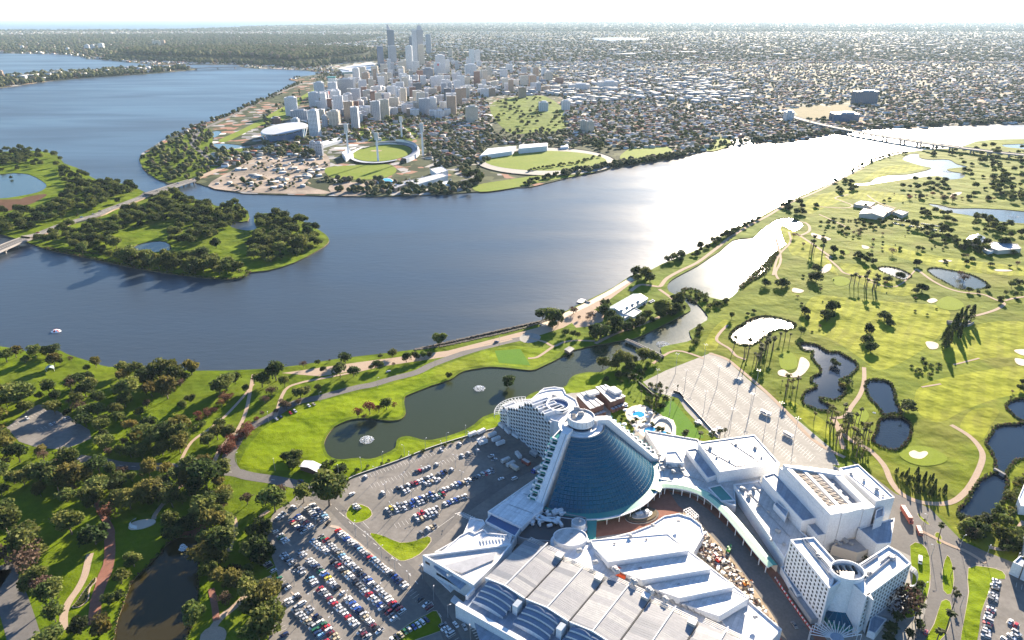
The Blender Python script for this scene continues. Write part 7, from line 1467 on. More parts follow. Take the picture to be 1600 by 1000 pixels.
for px, wd, m in (("372,253 400,245 470,228 500,215 560,205", 16, 'concrete'), ("300,282 335,268 372,250", 18, 'path'), ("310,218 300,208 330,196 380,172 430,148 470,132", 14, 'road'), ("330,250 312,236 300,222 312,205", 12, 'road'), ("667,262 690,250 700,235 715,200 735,185 760,150", 14, 'concrete'), ("740,150 800,128 860,100 880,76", 16, 'concrete'), ("905,152 935,110 940,78", 16, 'concrete'), ("875,140 900,100 908,90", 14, 'concrete'), ("800,105 818,80 822,72", 14, 'concrete'), ("980,150 972,120", 14, 'concrete'), ("1020,147 1008,125", 14, 'concrete'), ("1240,179 1180,166 1100,158 1000,150 920,141 800,140", 32, 'concrete'), ("1240,182 1160,195 1060,170 1000,160", 20, 'concrete'), ("1415,69 1450,92 1480,115 1492,128", 26, 'concrete'), ("1040,100 1075,120", 14, 'concrete'), ("1120,105 1150,130", 12, 'concrete'), ("1050,238 1100,225 1110,215 1050,210", 9, 'path')):
    b = MB(); ribbon(b, smooth(gl(px), 4, False), wd, .6, M[m]); b.build('city_road', kind='structure')
# --- arena, convention roof, cricket ground, trotting track
def ell(px, py, rx, ry, z, n=40):
    """ring round a photo point with half-widths in photo pixels"""
    x, y = G(px, py, z); s = ppm(x, y, z); y1 = G(px, py - ry, z)[1] - y; return [(x + rx / s * math.cos(6.2832 * i / n), y + y1 * math.sin(6.2832 * i / n), z) for i in range(n)]
ar = empty('arena', (0, 0, 0), 'round drum arena with flat white disc roof and blue wall panels', 'arena'); z1 = 24
b = MB(); lo_ = ell(445, 203, 27, 8.5, z1 - 3); b.loft([(x, y, 0) for x, y, z in lo_], lo_, M['blueglass']); b.build('wall', ar)
b = MB(); r0 = ell(445, 201, 30.5, 9.5, z1 - 3); r1 = ell(445, 200, 30, 9, z1); r2 = ell(445, 199, 9, 2.6, z1 + 3); b.loft(r0, r1, M['white']); b.loft(r1, r2, M['greyfacade'], M['paleroof']); b.build('roof', ar)
for i in range(0, 40, 2): b = MB(); b.tube((lo_[i][0], lo_[i][1], 0), (r0[i][0], r0[i][1], z1 - 3), .9, .9, M['white'], 4); b.build('pier', ar)
cv = empty('convention_centre', (0, 0, 0), 'long low convention centre with pale blue flat roof by the bay', 'convention centre'); blk('hall_block', "530,108 545,104 580,97.5 586,100 584,110 535,113", 16, 'tealglass', 'bluegrey', 0, cv); blk('roof', "527,107 545,103 580,97 588,99.5 566,104 546,110", 19, 'white', 'paleroof', 16.5, cv)
sheet('cricket_field', [(x, y) for x, y, z in ell(598, 238, 44, 12.5, .6, 48)], .6, M['field'], kind='structure'); sheet('cricket_pitch', [(x, y) for x, y, z in ell(588, 235.5, 9, 1.1, .7, 16)], .7, M['sand'], kind='structure')
st = empty('cricket_stands', (0, 0, 0), 'curved grey seating stand wrapping the right side of the cricket ground', 'stand')
I0, I1, I2 = ell(598, 238, 45.5, 13.3, 1.0, 60), ell(598, 237, 53, 16, 8, 60), ell(598, 237, 56, 17, 9, 60)
M['seats'] = mat('stadium_seats', (0.16, 0.20, 0.27), 0.7, (0.24, 0.27, 0.32), .2)
for i in list(range(0, 20)) + list(range(54, 60)):
    j = (i + 1) % 60; b = MB(); b.face([I0[i], I0[j], I1[j], I1[i]], M['seats']); b.face([I1[i], I1[j], I2[j], I2[i]], M['paleroof']); b.face([I2[i], I2[j], (I2[j][0], I2[j][1], 0), (I2[i][0], I2[i][1], 0)], M['palefacade']); b.build('seating_bay', st)
b = MB()
for i in range(2, 14):
    p, q = Vector(I1[i]), Vector(I1[i + 1]); k = Vector((0, 0, 6)); c0_ = Vector(I0[i]); c1_ = Vector(I0[i + 1]); b.face([tuple(p.lerp(c0_, .5) + k), tuple(q.lerp(c1_, .5) + k), tuple(q + k), tuple(p + k)], M['greyroof']); b.face([tuple(p + k), tuple(q + k), tuple(q), tuple(p)], M['palefacade'])
b.build('roof', st)
b = MB(); E0, E1 = ell(598, 238, 45, 13, .6, 60), ell(598, 237.5, 49, 14.8, 3.5, 60)
for i in range(24, 52): b.face([E0[i], E0[i + 1], E1[i + 1], E1[i]], M['seats'])
b.build('grass_bank', st)
for k, (px, pb, pt, lab) in enumerate(((545, 246, 191, 'leftmost'), (591, 252, 207, 'nearest'), (628, 216, 182, 'farthest'), (661, 244, 186, 'rightmost'))):
    x, y = G(px, pb); hh = min(zat(px, pb, pt), 75); t = empty('floodlight_mast', (x, y, 0), '%s of the four white floodlight masts round the cricket ground' % lab, 'floodlight', 'cricket ground floodlights')
    b = MB(); b.tube((0, 0, 0), (0, 0, hh * .8), 2.4, 1.8, M['white'], 8); b.build('mast', t); b = MB(); b.prism([(-4.5, -1.5), (4.5, -1.5), (4.5, .5), (-4.5, .5)], hh * .74, hh, M['paleroof'], M['white'], True); b.build('lamp_frame', t)
    b = MB()
    for i in range(5):
        for j in range(6): b.box(-3.6 + 1.8 * i, -1.62, hh * .755 + j * hh * .04, 1.4, .2, 1.6, 0, M['lamp'])
    b.build('lamps', t)
sheet('trotting_track', [(x, y) for x, y, z in ell(852, 250, 108, 19.5, .5, 60)], .5, M['concrete'], kind='structure'); sheet('track_field', [(x, y) for x, y, z in ell(852, 250, 95, 14.5, .62, 60)], .62, M['field'], kind='structure')
b = MB(); A, B_ = ell(852, 250, 109, 20, 1.4, 80), ell(852, 250, 109, 20, 0, 80)
for i in range(80): b.face([B_[i], B_[(i + 1) % 80], A[(i + 1) % 80], A[i]], M['white'])
b.build('track_fence', label='white fence round the oval trotting track', cat='fence')
for lab, px, hh in (('white tiered grandstand behind the trotting track, right part', "811,232 855,228 855,223 812,226", 13), ('lower white stand left of the trotting track grandstand', "750,243 800,236 806,228 762,232", 10), ('small white pavilion right of the trotting grandstand', "876,230 888,229 888,225 877,226", 6)):
    t = empty('grandstand', (0, 0, 0), lab, 'grandstand', 'trotting track stands'); p = gl(px, hh); b = MB(); b.prism(p, 0, hh, M['palefacade'], M['whiteroof']); b.build('stand_block', t)
    for z in np.arange(2, hh - 1, 3): b = MB(); q = inset(p, -1.2); b.prism(q, z, z + .8, M['white'], M['white'], True); b.build('balcony', t)
for lab, px, hh, w_, r_ in (('long white school building with flat roof on the river', "640,282 690,270 700,274 652,288", 9, 'white', 'paleroof'), ('second school wing beside the river trees', "672,264 690,260 700,266 682,271", 10, 'white', 'whiteroof'), ('school hall with grey barrel roof', "612,288 640,280 645,284 617,294", 8, 'tanfacade', 'greyroof'), ('brown-roofed school court beside the long school building', "660,277 690,272 694,277 664,284", 6, 'brickred', 'paleroof'), ('low white boat shed by the school', "690,284 704,281 708,286 694,290", 6, 'white', 'whiteroof'), ('white round-ended hall left of the cricket ground', "534,238 546,232 552,240 540,246", 10, 'white', 'whiteroof'), ('low green-roofed market row above the site', "486,226 530,214 536,218 492,231", 7, 'white', 'whiteroof')):
    t = empty('building', (0, 0, 0), lab, 'building'); blk('block', px, hh, w_, r_, 0, t); units(t, '%s %s' % (px.split()[0], px.split()[1]), hh, .3, 1.2)
pool('school_pool', 'bright blue school swimming pool by the river', "590,283 605,279 614,284 602,291", 2, .8)


b = MB()
for i in range(70):
    x, y = G(random.gauss(430, 45), random.uniform(246, 296)); s = random.uniform(1.5, 4) if random.random() < .8 else random.uniform(6, 13)
    if not inside(CLEAR[1].tolist(), x, y): continue
    b.loft([(x + s * math.cos(6.283 * k / 7), y + s * math.sin(6.283 * k / 7), .3) for k in range(7)], [(x + s * .25 * math.cos(6.283 * k / 7), y + s * .25 * math.sin(6.283 * k / 7), .3 + s * .42) for k in range(7)], random.choice((M['sand'], M['earth'], M['earth'], M['bunker'])), M['earth'])
b.build('soil_heaps', kind='stuff')
X, Y = fill('335,291 400,247 500,240 515,262 480,290 450,300 380,298', 60); boxes('site_cabins', X, Y, (6, 16), (2.5, 4)); X, Y = fill('335,291 400,247 500,240 515,262 480,290 450,300 380,298', 90); canopy('site_scrub', X, Y, 1.5, 4.5)
for px, n in (('300,200 320,191 350,181 380,167 410,154 430,145 455,133 470,128 472,131 455,137 430,149 410,158 380,172 350,186 320,196 300,206', 170), ('480,122 500,114 530,114 540,122 500,130', 60), ('219,248 245,230 300,206 330,203 335,235 400,235 390,250 345,262 310,280 262,285 232,270', 240), ('410,180 470,140 480,180 420,225', 60), ('520,300 600,285 740,290 740,303 580,305', 120), ('660,225 760,215 780,240 740,280 690,262', 160), ('880,270 960,255 1060,240 1060,246 960,261 880,280', 160), ('740,205 900,205 960,228 900,232 800,225 745,228', 200), ('410,218 480,218 500,240 410,245', 90), ('510,280 600,281 600,286 510,290', 30), ('1100,228 1300,204 1330,200 1330,206 1220,222 1110,232', 140), ('1330,195 1600,185 1600,192 1365,200', 170), ('215,262 260,285 300,282 580,305 800,291 800,289 580,303 300,278 262,280', 90)):
    X, Y = fill(px, n); canopy('bank_trees', X, Y, 3, 7.5, 1.1)
# ================================================================ bridges, small buildings, water jets, poles
random.seed(77)
M['deck'] = mat('bridge_concrete', (0.34, 0.32, 0.30), 0.85, (0.28, 0.26, 0.25), 0.2); M['timber'] = mat('weathered_timber', (0.22, 0.15, 0.10), 0.9, (0.16, 0.11, 0.08), 0.6); M['foam'] = mat('white_spray', (0.85, 0.87, 0.88), 0.9); M['greenroof'] = mat('pale_green_roof', (0.30, 0.38, 0.36), 0.5, (0.26, 0.33, 0.31), 0.2)
def bridge(lab, px, wd, z, cat, every, pr, z_end=None, name='road_bridge', rail=True, lane=True):
    pts = smooth(gl(px, z), 6, False); n = len(pts); t = empty(name, (0, 0, 0), lab, cat); L, R = ribbon_pts(pts, wd); L2, R2 = ribbon_pts(pts, wd - 1.2); b = MB()
    zz = [z if z_end is None else (z_end + (z - z_end) * min(1, min(i, n - 1 - i) / (n * .18))) for i in range(n)]
    for i in range(n - 1):
        j = i + 1; a, c = zz[i], zz[j]
        b.face([(*R[i], a), (*R[j], c), (*L[j], c), (*L[i], a)], M['road'] if lane else M['timber'])
        for Q_, s in ((R, 1), (L, -1)):
            f = [(*Q_[i], a - 1.6), (*Q_[j], c - 1.6), (*Q_[j], c), (*Q_[i], a)]; b.face(f if s > 0 else f[::-1], M['deck'])
        b.face([(*L[i], a - 1.6), (*L[j], c - 1.6), (*R[j], c - 1.6), (*R[i], a - 1.6)], M['deck'])
        if lane: ribbon(b, [pts[i], lerp(pts[i], pts[j], .5)], .5, max(a, c) + .02 if z_end is None else a + .05, M['line'])
    b.build('deck', t)
    for Q_, Q2 in ((R, R2), (L, L2)):
        b = MB()
        for i in range(n - 1):
            j = i + 1; b.face([(*Q_[i], zz[i]), (*Q_[j], zz[j]), (*Q_[j], zz[j] + 1.1), (*Q_[i], zz[i] + 1.1)], M['deck'] if rail else M['timber']); b.face([(*Q2[j], zz[j]), (*Q2[i], zz[i]), (*Q2[i], zz[i] + 1.1), (*Q2[j], zz[j] + 1.1)], M['deck'])
            b.face([(*Q_[i], zz[i] + 1.1), (*Q_[j], zz[j] + 1.1), (*Q2[j], zz[j] + 1.1), (*Q2[i], zz[i] + 1.1)], M['deck'])
        b.build('parapet', t)
    d = 0; nxt = every * .5
    for i in range(n - 1):
        d += math.dist(pts[i], pts[i + 1])
        if d > nxt:
            nxt += every; u = (Vector(pts[i + 1]) - Vector(pts[i])).normalized(); v = Vector((-u.y, u.x)); rz = math.atan2(u.y, u.x)
            b = MB()
            for s in (-.3, .3): q = Vector(pts[i]) + v * wd * s; b.box(q.x, q.y, -3, pr, pr * 1.6, zz[i] + 1.5, rz, M['deck'])
            b.box(*pts[i], zz[i] - 3.0, pr * 1.2, wd * .92, 1.5, rz, M['deck'], None, True); b.build('pier', t)
    return pts, zz
bridge('long grey road bridge on paired piers over the sunlit river', "1226,178 1262,189 1310,200 1365,210 1420,219 1470,226.5 1520,233 1560,238 1610,243", 26, 9, 'bridge', 42, 2.6)
bridge('low bridge joining island causeway to the city cape', "232,303 250,297.5 268,291.5 285,286 300,281.5", 20, 5.5, 'bridge', 26, 1.8)
bridge('bridge entering the picture at the left end of the island causeway', "-60,412 -30,401 0,388.5 20,380 40,372.5", 20, 5, 'bridge', 26, 1.8)
bridge('distant low bridge closing the big bay', "296,107 320,106 350,105 380,104.5", 30, 9, 'bridge', 110, 5)
cw = smooth(gl("40,372.5 60,366 100,350 150,336 170,327 200,316 225,306.5 232,303", 2), 4, False); b = MB(); L, R = ribbon_pts(cw, 18); N = len(cw)
hz_ = [5.2 if i in (0, N - 1) else 2.0 + 3.0 * max(0, 1 - min(i, N - 1 - i) / 5) for i in range(N)]
for i in range(N - 1):
    b.face([(*R[i], hz_[i]), (*R[i + 1], hz_[i + 1]), (*L[i + 1], hz_[i + 1]), (*L[i], hz_[i])], M['asphalt'])
    for Q_, s in ((R, 1), (L, -1)):
        f = [(Q_[i][0], Q_[i][1], 0), (Q_[i + 1][0], Q_[i + 1][1], 0), (*Q_[i + 1], hz_[i + 1]), (*Q_[i], hz_[i])]; b.face(f if s > 0 else f[::-1], M['path'])
    ribbon(b, [cw[i], lerp(cw[i], cw[i + 1], .5)], .5, max(hz_[i], hz_[i + 1]) + .03, M['line'])
b.build('causeway_road', kind='structure')
bridge('timber footbridge across the channel behind the mound lawn', "978,531 990,536 1005,543 1020,550 1036,558", 3.2, 1.6, 'footbridge', 9, .4, name='footbridge', lane=False)
bridge('dark footbridge on the golf course beside the leaning conifers', "1480,503 1495,505 1508,507 1518,503", 5, 2.0, 'footbridge', 8, .4, name='footbridge', lane=False)
bridge('thin pale weir bridge between the two right hand golf ponds', "1553,733 1560,737 1570,743", 1.6, .8, 'footbridge', 6, .3, name='footbridge')
# --- water jets
def fountain(px, r, h, lab):
    x, y = G(*px); t = empty('fountain', (x, y, -.85), lab, 'fountain', 'pond fountains'); b = MB()
    for i in range(240):
        a = random.uniform(0, 6.28); q = r * math.sqrt(random.random()); z = .05 + random.random() * .25; leafquad(b, (q * math.cos(a), q * math.sin(a), z), .35, M['foam'], 1.5)
    b.build('foam_ring', t, kind='stuff'); b = MB()
    for k in range(26):
        a = 6.283 * k / 26
        for j in range(9):
            u = j / 8; q = r * .9 * u; z = h * (1 - (2 * u - .6) ** 2 / 1.96) * (1 if u < 1 else 0); leafquad(b, (q * math.cos(a), q * math.sin(a), max(z, .1)), .16 + .12 * u, M['foam'], .6)
    b.build('water_jet', t)
for px, r, h, lab in (((749, 606), 5.2, 2.2, 'white spray fountain in the upper lake near the tiny island'), ((573, 686), 5.6, 2.2, 'white spray fountain in the round lower end of the lake'), ((1035, 537), 7, 1.5, 'wide foaming fountain in the glittering channel by the footbridge'), ((1498, 434), 7, 1.8, 'white spray fountain in the oval golf pond'), ((1584, 338), 9, 2.0, 'white spray fountain in the clubhouse lake'), ((286, 856), 2.4, 3.2, 'small tall jet in the shaded dark pond'), ((1366, 645), 2.5, 1.0, 'little white cascade between the round and lower golf ponds'), ((1480, 268), 9, 1.0, 'thin foam arc on the fairway lake')): fountain(px, r, h, lab)
# --- small buildings
def gable(name, lab, cat, px, zw, zr, mw, mr, open_=False):
    """ridge runs from the middle of side 0-3 to the middle of side 1-2 of a four-point outline"""
    p = gl(px, zw); t = empty(name, (0, 0, 0), lab, cat); q = inset(ccw(p), .5); b = MB()
    if open_:
        for c_ in q: b.tube((*c_, 0), (*c_, zw), .18, .18, M['white'], 5)
        b.build('posts', t)
    else: b.prism(q, 0, zw, M[mw], M[mw]); b.build('wall', t)
    r0, r1 = (*lerp(p[0], p[3], .5), zr), (*lerp(p[1], p[2], .5), zr); P3 = [(*c_, zw) for c_ in p]
    for f in ([P3[0], P3[1], r1, r0], [r0, r1, P3[2], P3[3]]):
        n = 5
        for k in range(n):
            a, c_, d, e_ = lerp(f[0], f[1], k / n + .005), lerp(f[0], f[1], (k + 1) / n - .005), lerp(f[3], f[2], (k + 1) / n - .005), lerp(f[3], f[2], k / n + .005); b = MB(); up = random.uniform(.0, .04)
            b.loft([(*v[:2], v[2] - .12) for v in (a, c_, d, e_)], [(*v[:2], v[2] + up) for v in (a, c_, d, e_)], M[mr], M[mr]); b.build('roof_sheet', t)
    if not open_:
        b = MB(); b.face([P3[0], r0, P3[3]], M[mw]); b.face([P3[1], P3[2], r1], M[mw]); b.build('gable_end', t)
    return t
gable('shed', 'white gabled pavilion at the lower end of the lake', 'shed', "467,729 475,719 503,726 496,738", 3.4, 5.0, 'brick', 'whiteroof')
gable('picnic_shelter', 'green-roofed picnic shelter on the long west lawn', 'shelter', "70,577 72,573 84,571 85,576", 2.8, 4.4, 'timber', 'greenroof', True)
rb = gable('riverside_building', 'long green-roofed riverside building with dormers between beach and trees', 'building', "948,482 989,459 1013,466 974,490", 5, 8.2, 'white', 'greenroof')
for k in range(4):
    x, y = G(972 + 8.6 * k, 483 - 4.6 * k, 7); b = MB(); b.box(x, y, 4.4, 3.2, 4.5, 3.0, -.35, M['white'], M['bluegrey']); b.build('dormer', rb)
blk('annex', "974,490 990,480 1003,486 990,495", 4, 'white', 'greenroof', 0, rb); blk('annex', "966,491 974,487 984,492 976,497", 3.6, 'white', 'whiteroof', 0, rb)
gable('lake_hut', 'dark flat hut on the lake edge below the gravel path', 'hut', "881,546 889,541 898,545 890,551", 3, 3.6, 'timber', 'slate')
ch = gable('clubhouse', 'large slate-roofed golf clubhouse among palms', 'clubhouse', "1342,334 1352,328 1388,331 1380,339", 6, 10, 'pinkstone', 'slate')
for px, m_, z_ in (("1334,318 1345,313 1368,316 1360,322", 'bluegrey', 6), ("1343,331 1350,325 1362,327 1355,334", 'teal', 4), ("1372,327 1384,322 1398,326 1388,332", 'slate', 7), ("1360,324 1372,319 1382,322 1372,327", 'whiteroof', 5), ("1395,330 1405,327 1420,331 1410,336", 'slate', 6)): blk('wing', px, z_, 'pinkstone', m_, 0, ch)
lg = gable('lodge', 'blue-roofed lodge in the trees by the right edge', 'building', "1508,375 1516,368 1540,371 1534,380", 6, 10, 'pinkstone', 'bluegrey')
blk('wing', "1540,384 1552,377 1590,381 1596,388 1560,391", 6, 'pinkstone', 'bluegrey', 0, lg); blk('wing', "1536,388 1546,385 1556,390 1546,394", 4, 'white', 'whiteroof', 0, lg)
eb = empty('apartment_block', (0, 0, 0), 'white balconied apartment block cut by the right edge beyond the pond', 'building'); blk('block', "1591,778 1602,752 1660,745 1660,800 1595,790", 7, 'white', 'whiteroof', 0, eb)
eb = empty('apartment_block', (0, 0, 0), 'white flat-roofed block cut by the right edge below the zigzag path', 'building'); blk('block', "1583,878 1594,868 1660,885 1660,915", 9, 'white', 'bluegrey', 0, eb); blk('block', "1600,838 1640,835 1640,862 1604,858", 8, 'white', 'whiteroof', 0, eb)
# white shell stage and flower bed
t = empty('stage', (0, 0, 0), 'white curved shell stage on the shaded lawn', 'stage'); c_ = Vector(G(222, 818)); b = MB()
b.prism(smooth([tuple(c_ + Vector(q)) for q in ((-7, -3.5), (-4, -6), (3, -5), (8, -1), (7, 3), (0, 3.5), (-6, 1))], 3), 0, .5, M['paleroof'], M['pinkstone']); b.build('platform', t)
for k in range(9):
    a0, a1 = 2.4 + k * .25, 2.4 + (k + 1) * .25; b = MB(); r = 8
    b.face([(c_.x + r * math.cos(a0), c_.y + .7 * r * math.sin(a0), .5), (c_.x + r * math.cos(a1), c_.y + .7 * r * math.sin(a1), .5), (c_.x + .8 * r * math.cos(a1), c_.y + .56 * r * math.sin(a1), 2.2), (c_.x + .8 * r * math.cos(a0), c_.y + .56 * r * math.sin(a0), 2.2)], M['white']); b.build('shell_panel', t)
p = smooth(gl("112,949 120,940 130,925 138,915 146,905 151,903 150,910 142,918 140,928 138,938 128,947 118,950"), 3); fb = empty('flower_bed', (0, 0, 0), 'long curved flower bed with orange rim between two paths', 'flower bed')
b = MB(); b.prism(p, 0, .35, M['path'], M['path']); b.build('rim', fb); b = MB(); b.prism(inset(p, .7), .3, .5, LEAF['olive'][2], LEAF['olive'][2]); b.build('soil', fb); b = MB(); q = inset(p, 1.0)
for i in range(260):
    a, c2 = random.choice(q), random.choice(q); k = random.random(); leafquad(b, (a[0] + (c2[0] - a[0]) * k * .12, a[1] + (c2[1] - a[1]) * k * .12, .75), .35, random.choice((LEAF['olive'][0], LEAF['golden green'][0], LEAF['dark green'][1])))
o = b.build('planting', fb)
# --- boats and jetty
t = empty('inflatable', (*G(87, 516), -1.5), 'red and white inflatable drifting on the blue river', 'inflatable'); b = MB(); M['redvinyl'] = mat('red_vinyl', (0.55, 0.05, 0.04), .4)
for k in range(10):
    a0, a1 = 6.283 * k / 10, 6.283 * (k + 1) / 10; m_ = M['redvinyl'] if k % 2 else M['foam']
    for (r0, z0, r1, z1_) in ((3.6, 0, 3.2, 1.0), (3.2, 1.0, 1.9, 2.0), (1.9, 2.0, .1, 2.3)): b.face([(1.25 * r0 * math.cos(a0), r0 * math.sin(a0), z0), (1.25 * r0 * math.cos(a1), r0 * math.sin(a1), z0), (1.25 * r1 * math.cos(a1), r1 * math.sin(a1), z1_), (1.25 * r1 * math.cos(a0), r1 * math.sin(a0), z1_)], m_)
b.build('dome', t); b = MB(); b.loft([(4.9 * math.cos(6.283 * k / 16), 4.0 * math.sin(6.283 * k / 16), -.2) for k in range(16)], [(4.7 * math.cos(6.283 * k / 16), 3.8 * math.sin(6.283 * k / 16), .5) for k in range(16)], M['foam'], M['foam']); b.build('ring', t)
t = empty('ferry_pontoon', (0, 0, 0), 'white-roofed pontoon boat moored off the beach', 'boat'); b = MB(); b.prism(gl("901,471 908,467 917,469 911,473"), -1.4, -.6, M['deck'], M['white']); b.build('hull', t); b = MB(); b.prism(gl("902,469.5 908,466.5 915,468 910,471", 1.8), 1.5, 1.9, M['white'], M['whiteroof'], True); b.build('canopy', t); b = MB()
for q in gl("903,470 908,467.5 914,468.5 910,470.5", 1): b.tube((*q, -.6), (*q, 1.6), .1, .1, M['steel'], 4)
b.build('post', t)
bridge('thin timber jetty from the beach to the white pontoon', "914,470.5 918,472 922,473", 1.8, .2, 'jetty', 5, .3, name='jetty', lane=False)
# --- lamp posts
def pole_mesh(h, arms, r=.16):
    b = MB(); b.tube((0, 0, 0), (0, 0, h), r, r * .6, M['steel'], 6); c2 = MB()
    for k in range(arms):
        a = 6.283 * k / arms; e_ = (1.6 * math.cos(a), 1.6 * math.sin(a), h + .25); b.tube((0, 0, h), e_, .08, .06, M['steel'], 4); c2.box(e_[0], e_[1], h + .2, .9, .45, .18, a, M['lamp'], None, True)
    return b.mesh('pole'), c2.mesh('lamp_head')
PT, PS, PL = pole_mesh(21, 4, .22), pole_mesh(11, 2), pole_mesh(9, 1)
def poles(px, pm, lab, grp):
    for i, s in enumerate(px.split()):
        x, y = G(*map(float, s.split(','))); t = empty('lamp_post', (x, y, 0), lab % ORDW[i], 'lamp post', grp, random.uniform(0, 3)); link('pole', pm[0], t); link('lamp_head', pm[1], t)
poles("1055,585 1099,570 1069,612 1120,605 1025,611 1046,649 1099,646 1140,675 1193,682 1150,625 1170,650 1215,665 1180,612 1240,690", PT, 'tall four-armed lamp mast, %s across the empty car park from the mound lawn', 'lamp masts of the empty car park')
poles("603,776 631,760 661,750 690,742 712,731 745,712 612,808 644,786 682,772 722,757 655,815 690,798 732,779 588,750 640,728 690,710 735,694", PS, 'thin two-armed lamp post, %s of the upper car park rows', 'lamp posts of the upper car park')
poles("556,838 575,855 597,877 618,897 640,918 505,860 535,885 565,912 595,938 480,885 510,915 545,950 580,985 460,915 490,950 520,985 470,815 495,830", PS, 'thin two-armed lamp post, %s of the lower car park rows', 'lamp posts of the lower car park')
poles("700,965 678,938 735,1000 660,905 1445,822 1455,870 1500,855 1540,872 1440,930 1425,975 1500,950 1585,885 430,735 370,725 420,660 500,628 590,605 680,572 780,540", PL, 'single-armed street lamp, %s along the roads round the resort', 'street lamps')
poles("530,745 565,733 598,724 632,712 665,702 698,692 728,682", PL, 'slim path lamp, %s along the lake lawn', 'path lamps')
# --- building works beside the forecourt
WK = gl("1062,803 1082,806 1108,838 1148,885 1196,955 1215,985 1180,955 1130,898 1092,866 1086,842"); b = MB(); mm = [M['pinkstone'], M['dark'], M['rock'], M['timber'], M['whiteroof'], M['brick'], M['steel'], M['machine'], M['sand']]
k = 0
while k < 420:
    x, y = G(random.uniform(1060, 1220), random.uniform(800, 990))
    if not inside(WK, x, y): continue
    k += 1; b.box(x, y, .05, random.uniform(.6, 4.5), random.uniform(.4, 1.8), random.uniform(.2, 1.6), random.uniform(0, 3.1), random.choice(mm))
b.build('building_rubble', kind='stuff')
M['redbar'] = mat('red_barrier', (0.6, 0.03, 0.02), .5); bw, br = MB(), MB(); bw.box(0, 0, 0, 1.8, .45, .95, 0, M['white']); br.box(0, 0, 0, 1.8, .45, .95, 0, M['redbar']); bwm, brm = bw.mesh('barrier'), br.mesh('barrier')
pts = smooth(gl("1212,905 1222,920 1234,938 1246,955 1258,972 1268,985"), 6, False)
for i in range(0, len(pts) - 1):
    u = Vector(pts[i + 1]) - Vector(pts[i]); o = link('road_barrier', (bwm, brm)[i % 2], None, (*pts[i], .07), math.atan2(u.y, u.x)); prop(o, '%s plastic road barrier, %s from the walkway end along the works road' % (('white', 'red')[i % 2], ORDW[i]), 'barrier', 'red and white barriers')
def digger(px, col, lab, rz):
    x, y = G(*px); t = empty('excavator', (x, y, .06), lab, 'excavator', None, rz); b = MB(); b.box(0, 0, .9, 2.6, 2.2, 1.3, 0, col); b.box(-.9, 0, 2.2, .9, 1.8, .4, 0, col); b.build('body', t); b = MB(); b.box(.5, .6, 2.2, 1.2, .9, 1.1, 0, M['glass'], col); b.build('cab', t)
    for s in (-1, 1): b = MB(); b.box(0, s * 1.0, 0, 3.2, .55, .9, 0, M['tyre']); b.build('track', t)
    b = MB(); b.tube((1.2, -.3, 1.8), (3.2, -.3, 3.6), .22, .18, col, 5); b.tube((3.2, -.3, 3.6), (4.6, -.3, 1.2), .18, .14, col, 5); b.box(4.6, -.3, .5, .7, .9, .8, 0, M['steel']); b.build('boom', t)
digger((1138, 862), mat('green_paint', (.05, .35, .05), .5), 'green excavator in the middle of the building works', 1.0); digger((1122, 878), M['redbar'], 'red excavator beside the sawtooth roof in the works', 2.2); digger((1165, 915), mat('orange_paint', (.6, .2, .02), .5), 'orange excavator at the lower end of the works', .4)
sc_ = empty('scaffold', (0, 0, 0), 'white steel frame at the curved tip of the gaming hall', 'scaffold'); b = MB(); q = gl("1068,797 1078,793 1092,806 1084,812", 5)
for i in range(6):
    a, c2 = lerp(q[0], q[3], i / 5), lerp(q[1], q[2], i / 5); b.tube((*a, 5), (*c2, 5), .18, .18, M['white'], 4); b.tube((*a, 0), (*a, 5), .15, .15, M['white'], 4); b.tube((*c2, 0), (*c2, 5), .15, .15, M['white'], 4)
for k in range(4): b.tube((*lerp(q[0], q[1], k / 3), 5.1), (*lerp(q[3], q[2], k / 3), 5.1), .18, .18, M['white'], 4)
b.build('frame', sc_)
ro = empty('garden_island', (0, 0, 0), 'oval walled garden island on the brick forecourt', 'planter'); c3 = Vector(G(1003, 806)); an = .35
def ov(rx, ry, z): return [(c3.x + rx * math.cos(t) * math.cos(an) - ry * math.sin(t) * math.sin(an), c3.y + rx * math.cos(t) * math.sin(an) + ry * math.sin(t) * math.cos(an), z) for t in np.linspace(0, 6.2832, 33)[:-1]]
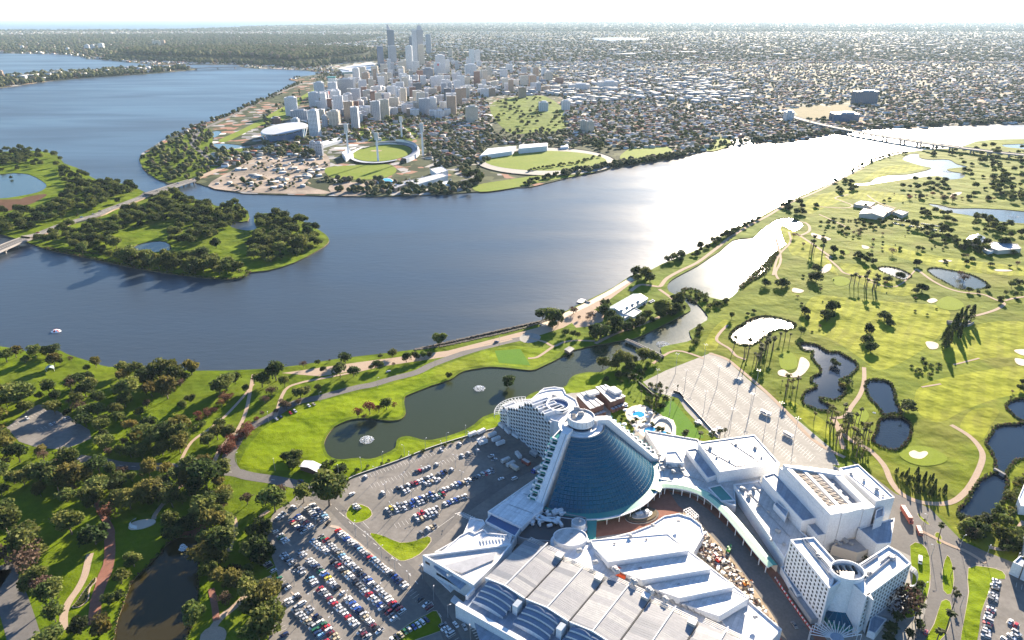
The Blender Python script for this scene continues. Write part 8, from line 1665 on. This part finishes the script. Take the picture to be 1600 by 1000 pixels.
for rx, ry, h, mw, mt in ((12, 7.5, .5, 'steel', 'rock'), (10.5, 6, .9, 'brick', 'earth'), (7.5, 3.6, 1.3, 'pinkstone', 'paleroof')): b = MB(); b.loft(ov(rx, ry, 0), ov(rx, ry, h), M[mw], M[mt]); b.build('tier', ro)
b = MB(); b.box(c3.x - 2, c3.y - .6, 1.3, 5, 2.4, 1.6, an, M['bluegrey'], M['whiteroof']); b.box(c3.x + 3.4, c3.y + 1.4, 1.3, 2.4, 2.4, 2.2, an, M['white'], M['whiteroof']); b.build('kiosk', ro)
# dark fence by the terraces and low wall along the car park edge
b = MB()
for px, h_, m_ in (("998,600 1008,608 1018,617 1022,619", 2.4, 'dark'), ("1052,613 1062,616 1068,623", 2.2, 'dark'), ("1068,624 1085,642 1112,672 1122,682", 1.2, 'dark')):
    pts = gl(px); L, R = ribbon_pts(pts, .4)
    for i in range(len(pts) - 1): b.prism([R[i], R[i + 1], L[i + 1], L[i]], 0, h_, M[m_])
b.build('boundary_fence', label='dark boundary fence between resort garden and empty car park', cat='fence')
b = MB(); pts = smooth(gl("545,749 560,742 620,721 676,699 740,679 770,671"), 4, False); L, R = ribbon_pts(pts, .6)
for i in range(len(pts) - 1): b.prism([R[i], R[i + 1], L[i + 1], L[i]], 0, .9, M['rock'], M['paleroof'])
b.build('boundary_wall', label='low dark wall between lake lawn and upper car park', cat='wall')
# ================================================================ air
hz = MB(); hz.box(0, BIG * 0.475, -4.2, BIG * 2.04, BIG * 1.08, 310.2, 0, M['river'], bottom=True)
ho = hz.build('haze', kind='stuff'); hm = bpy.data.materials.new('haze_air'); hm.use_nodes = True
hn = hm.node_tree.nodes; hn.remove(hn['Principled BSDF']); pv = hn.new('ShaderNodeVolumePrincipled')
pv.inputs['Color'].default_value = (0.62, 0.82, 1.0, 1); pv.inputs['Density'].default_value = HAZE; pv.inputs['Anisotropy'].default_value = 0.12
hm.node_tree.links.new(pv.outputs[0], hn['Material Output'].inputs['Volume'])
ho.data.materials.clear(); ho.data.materials.append(hm)
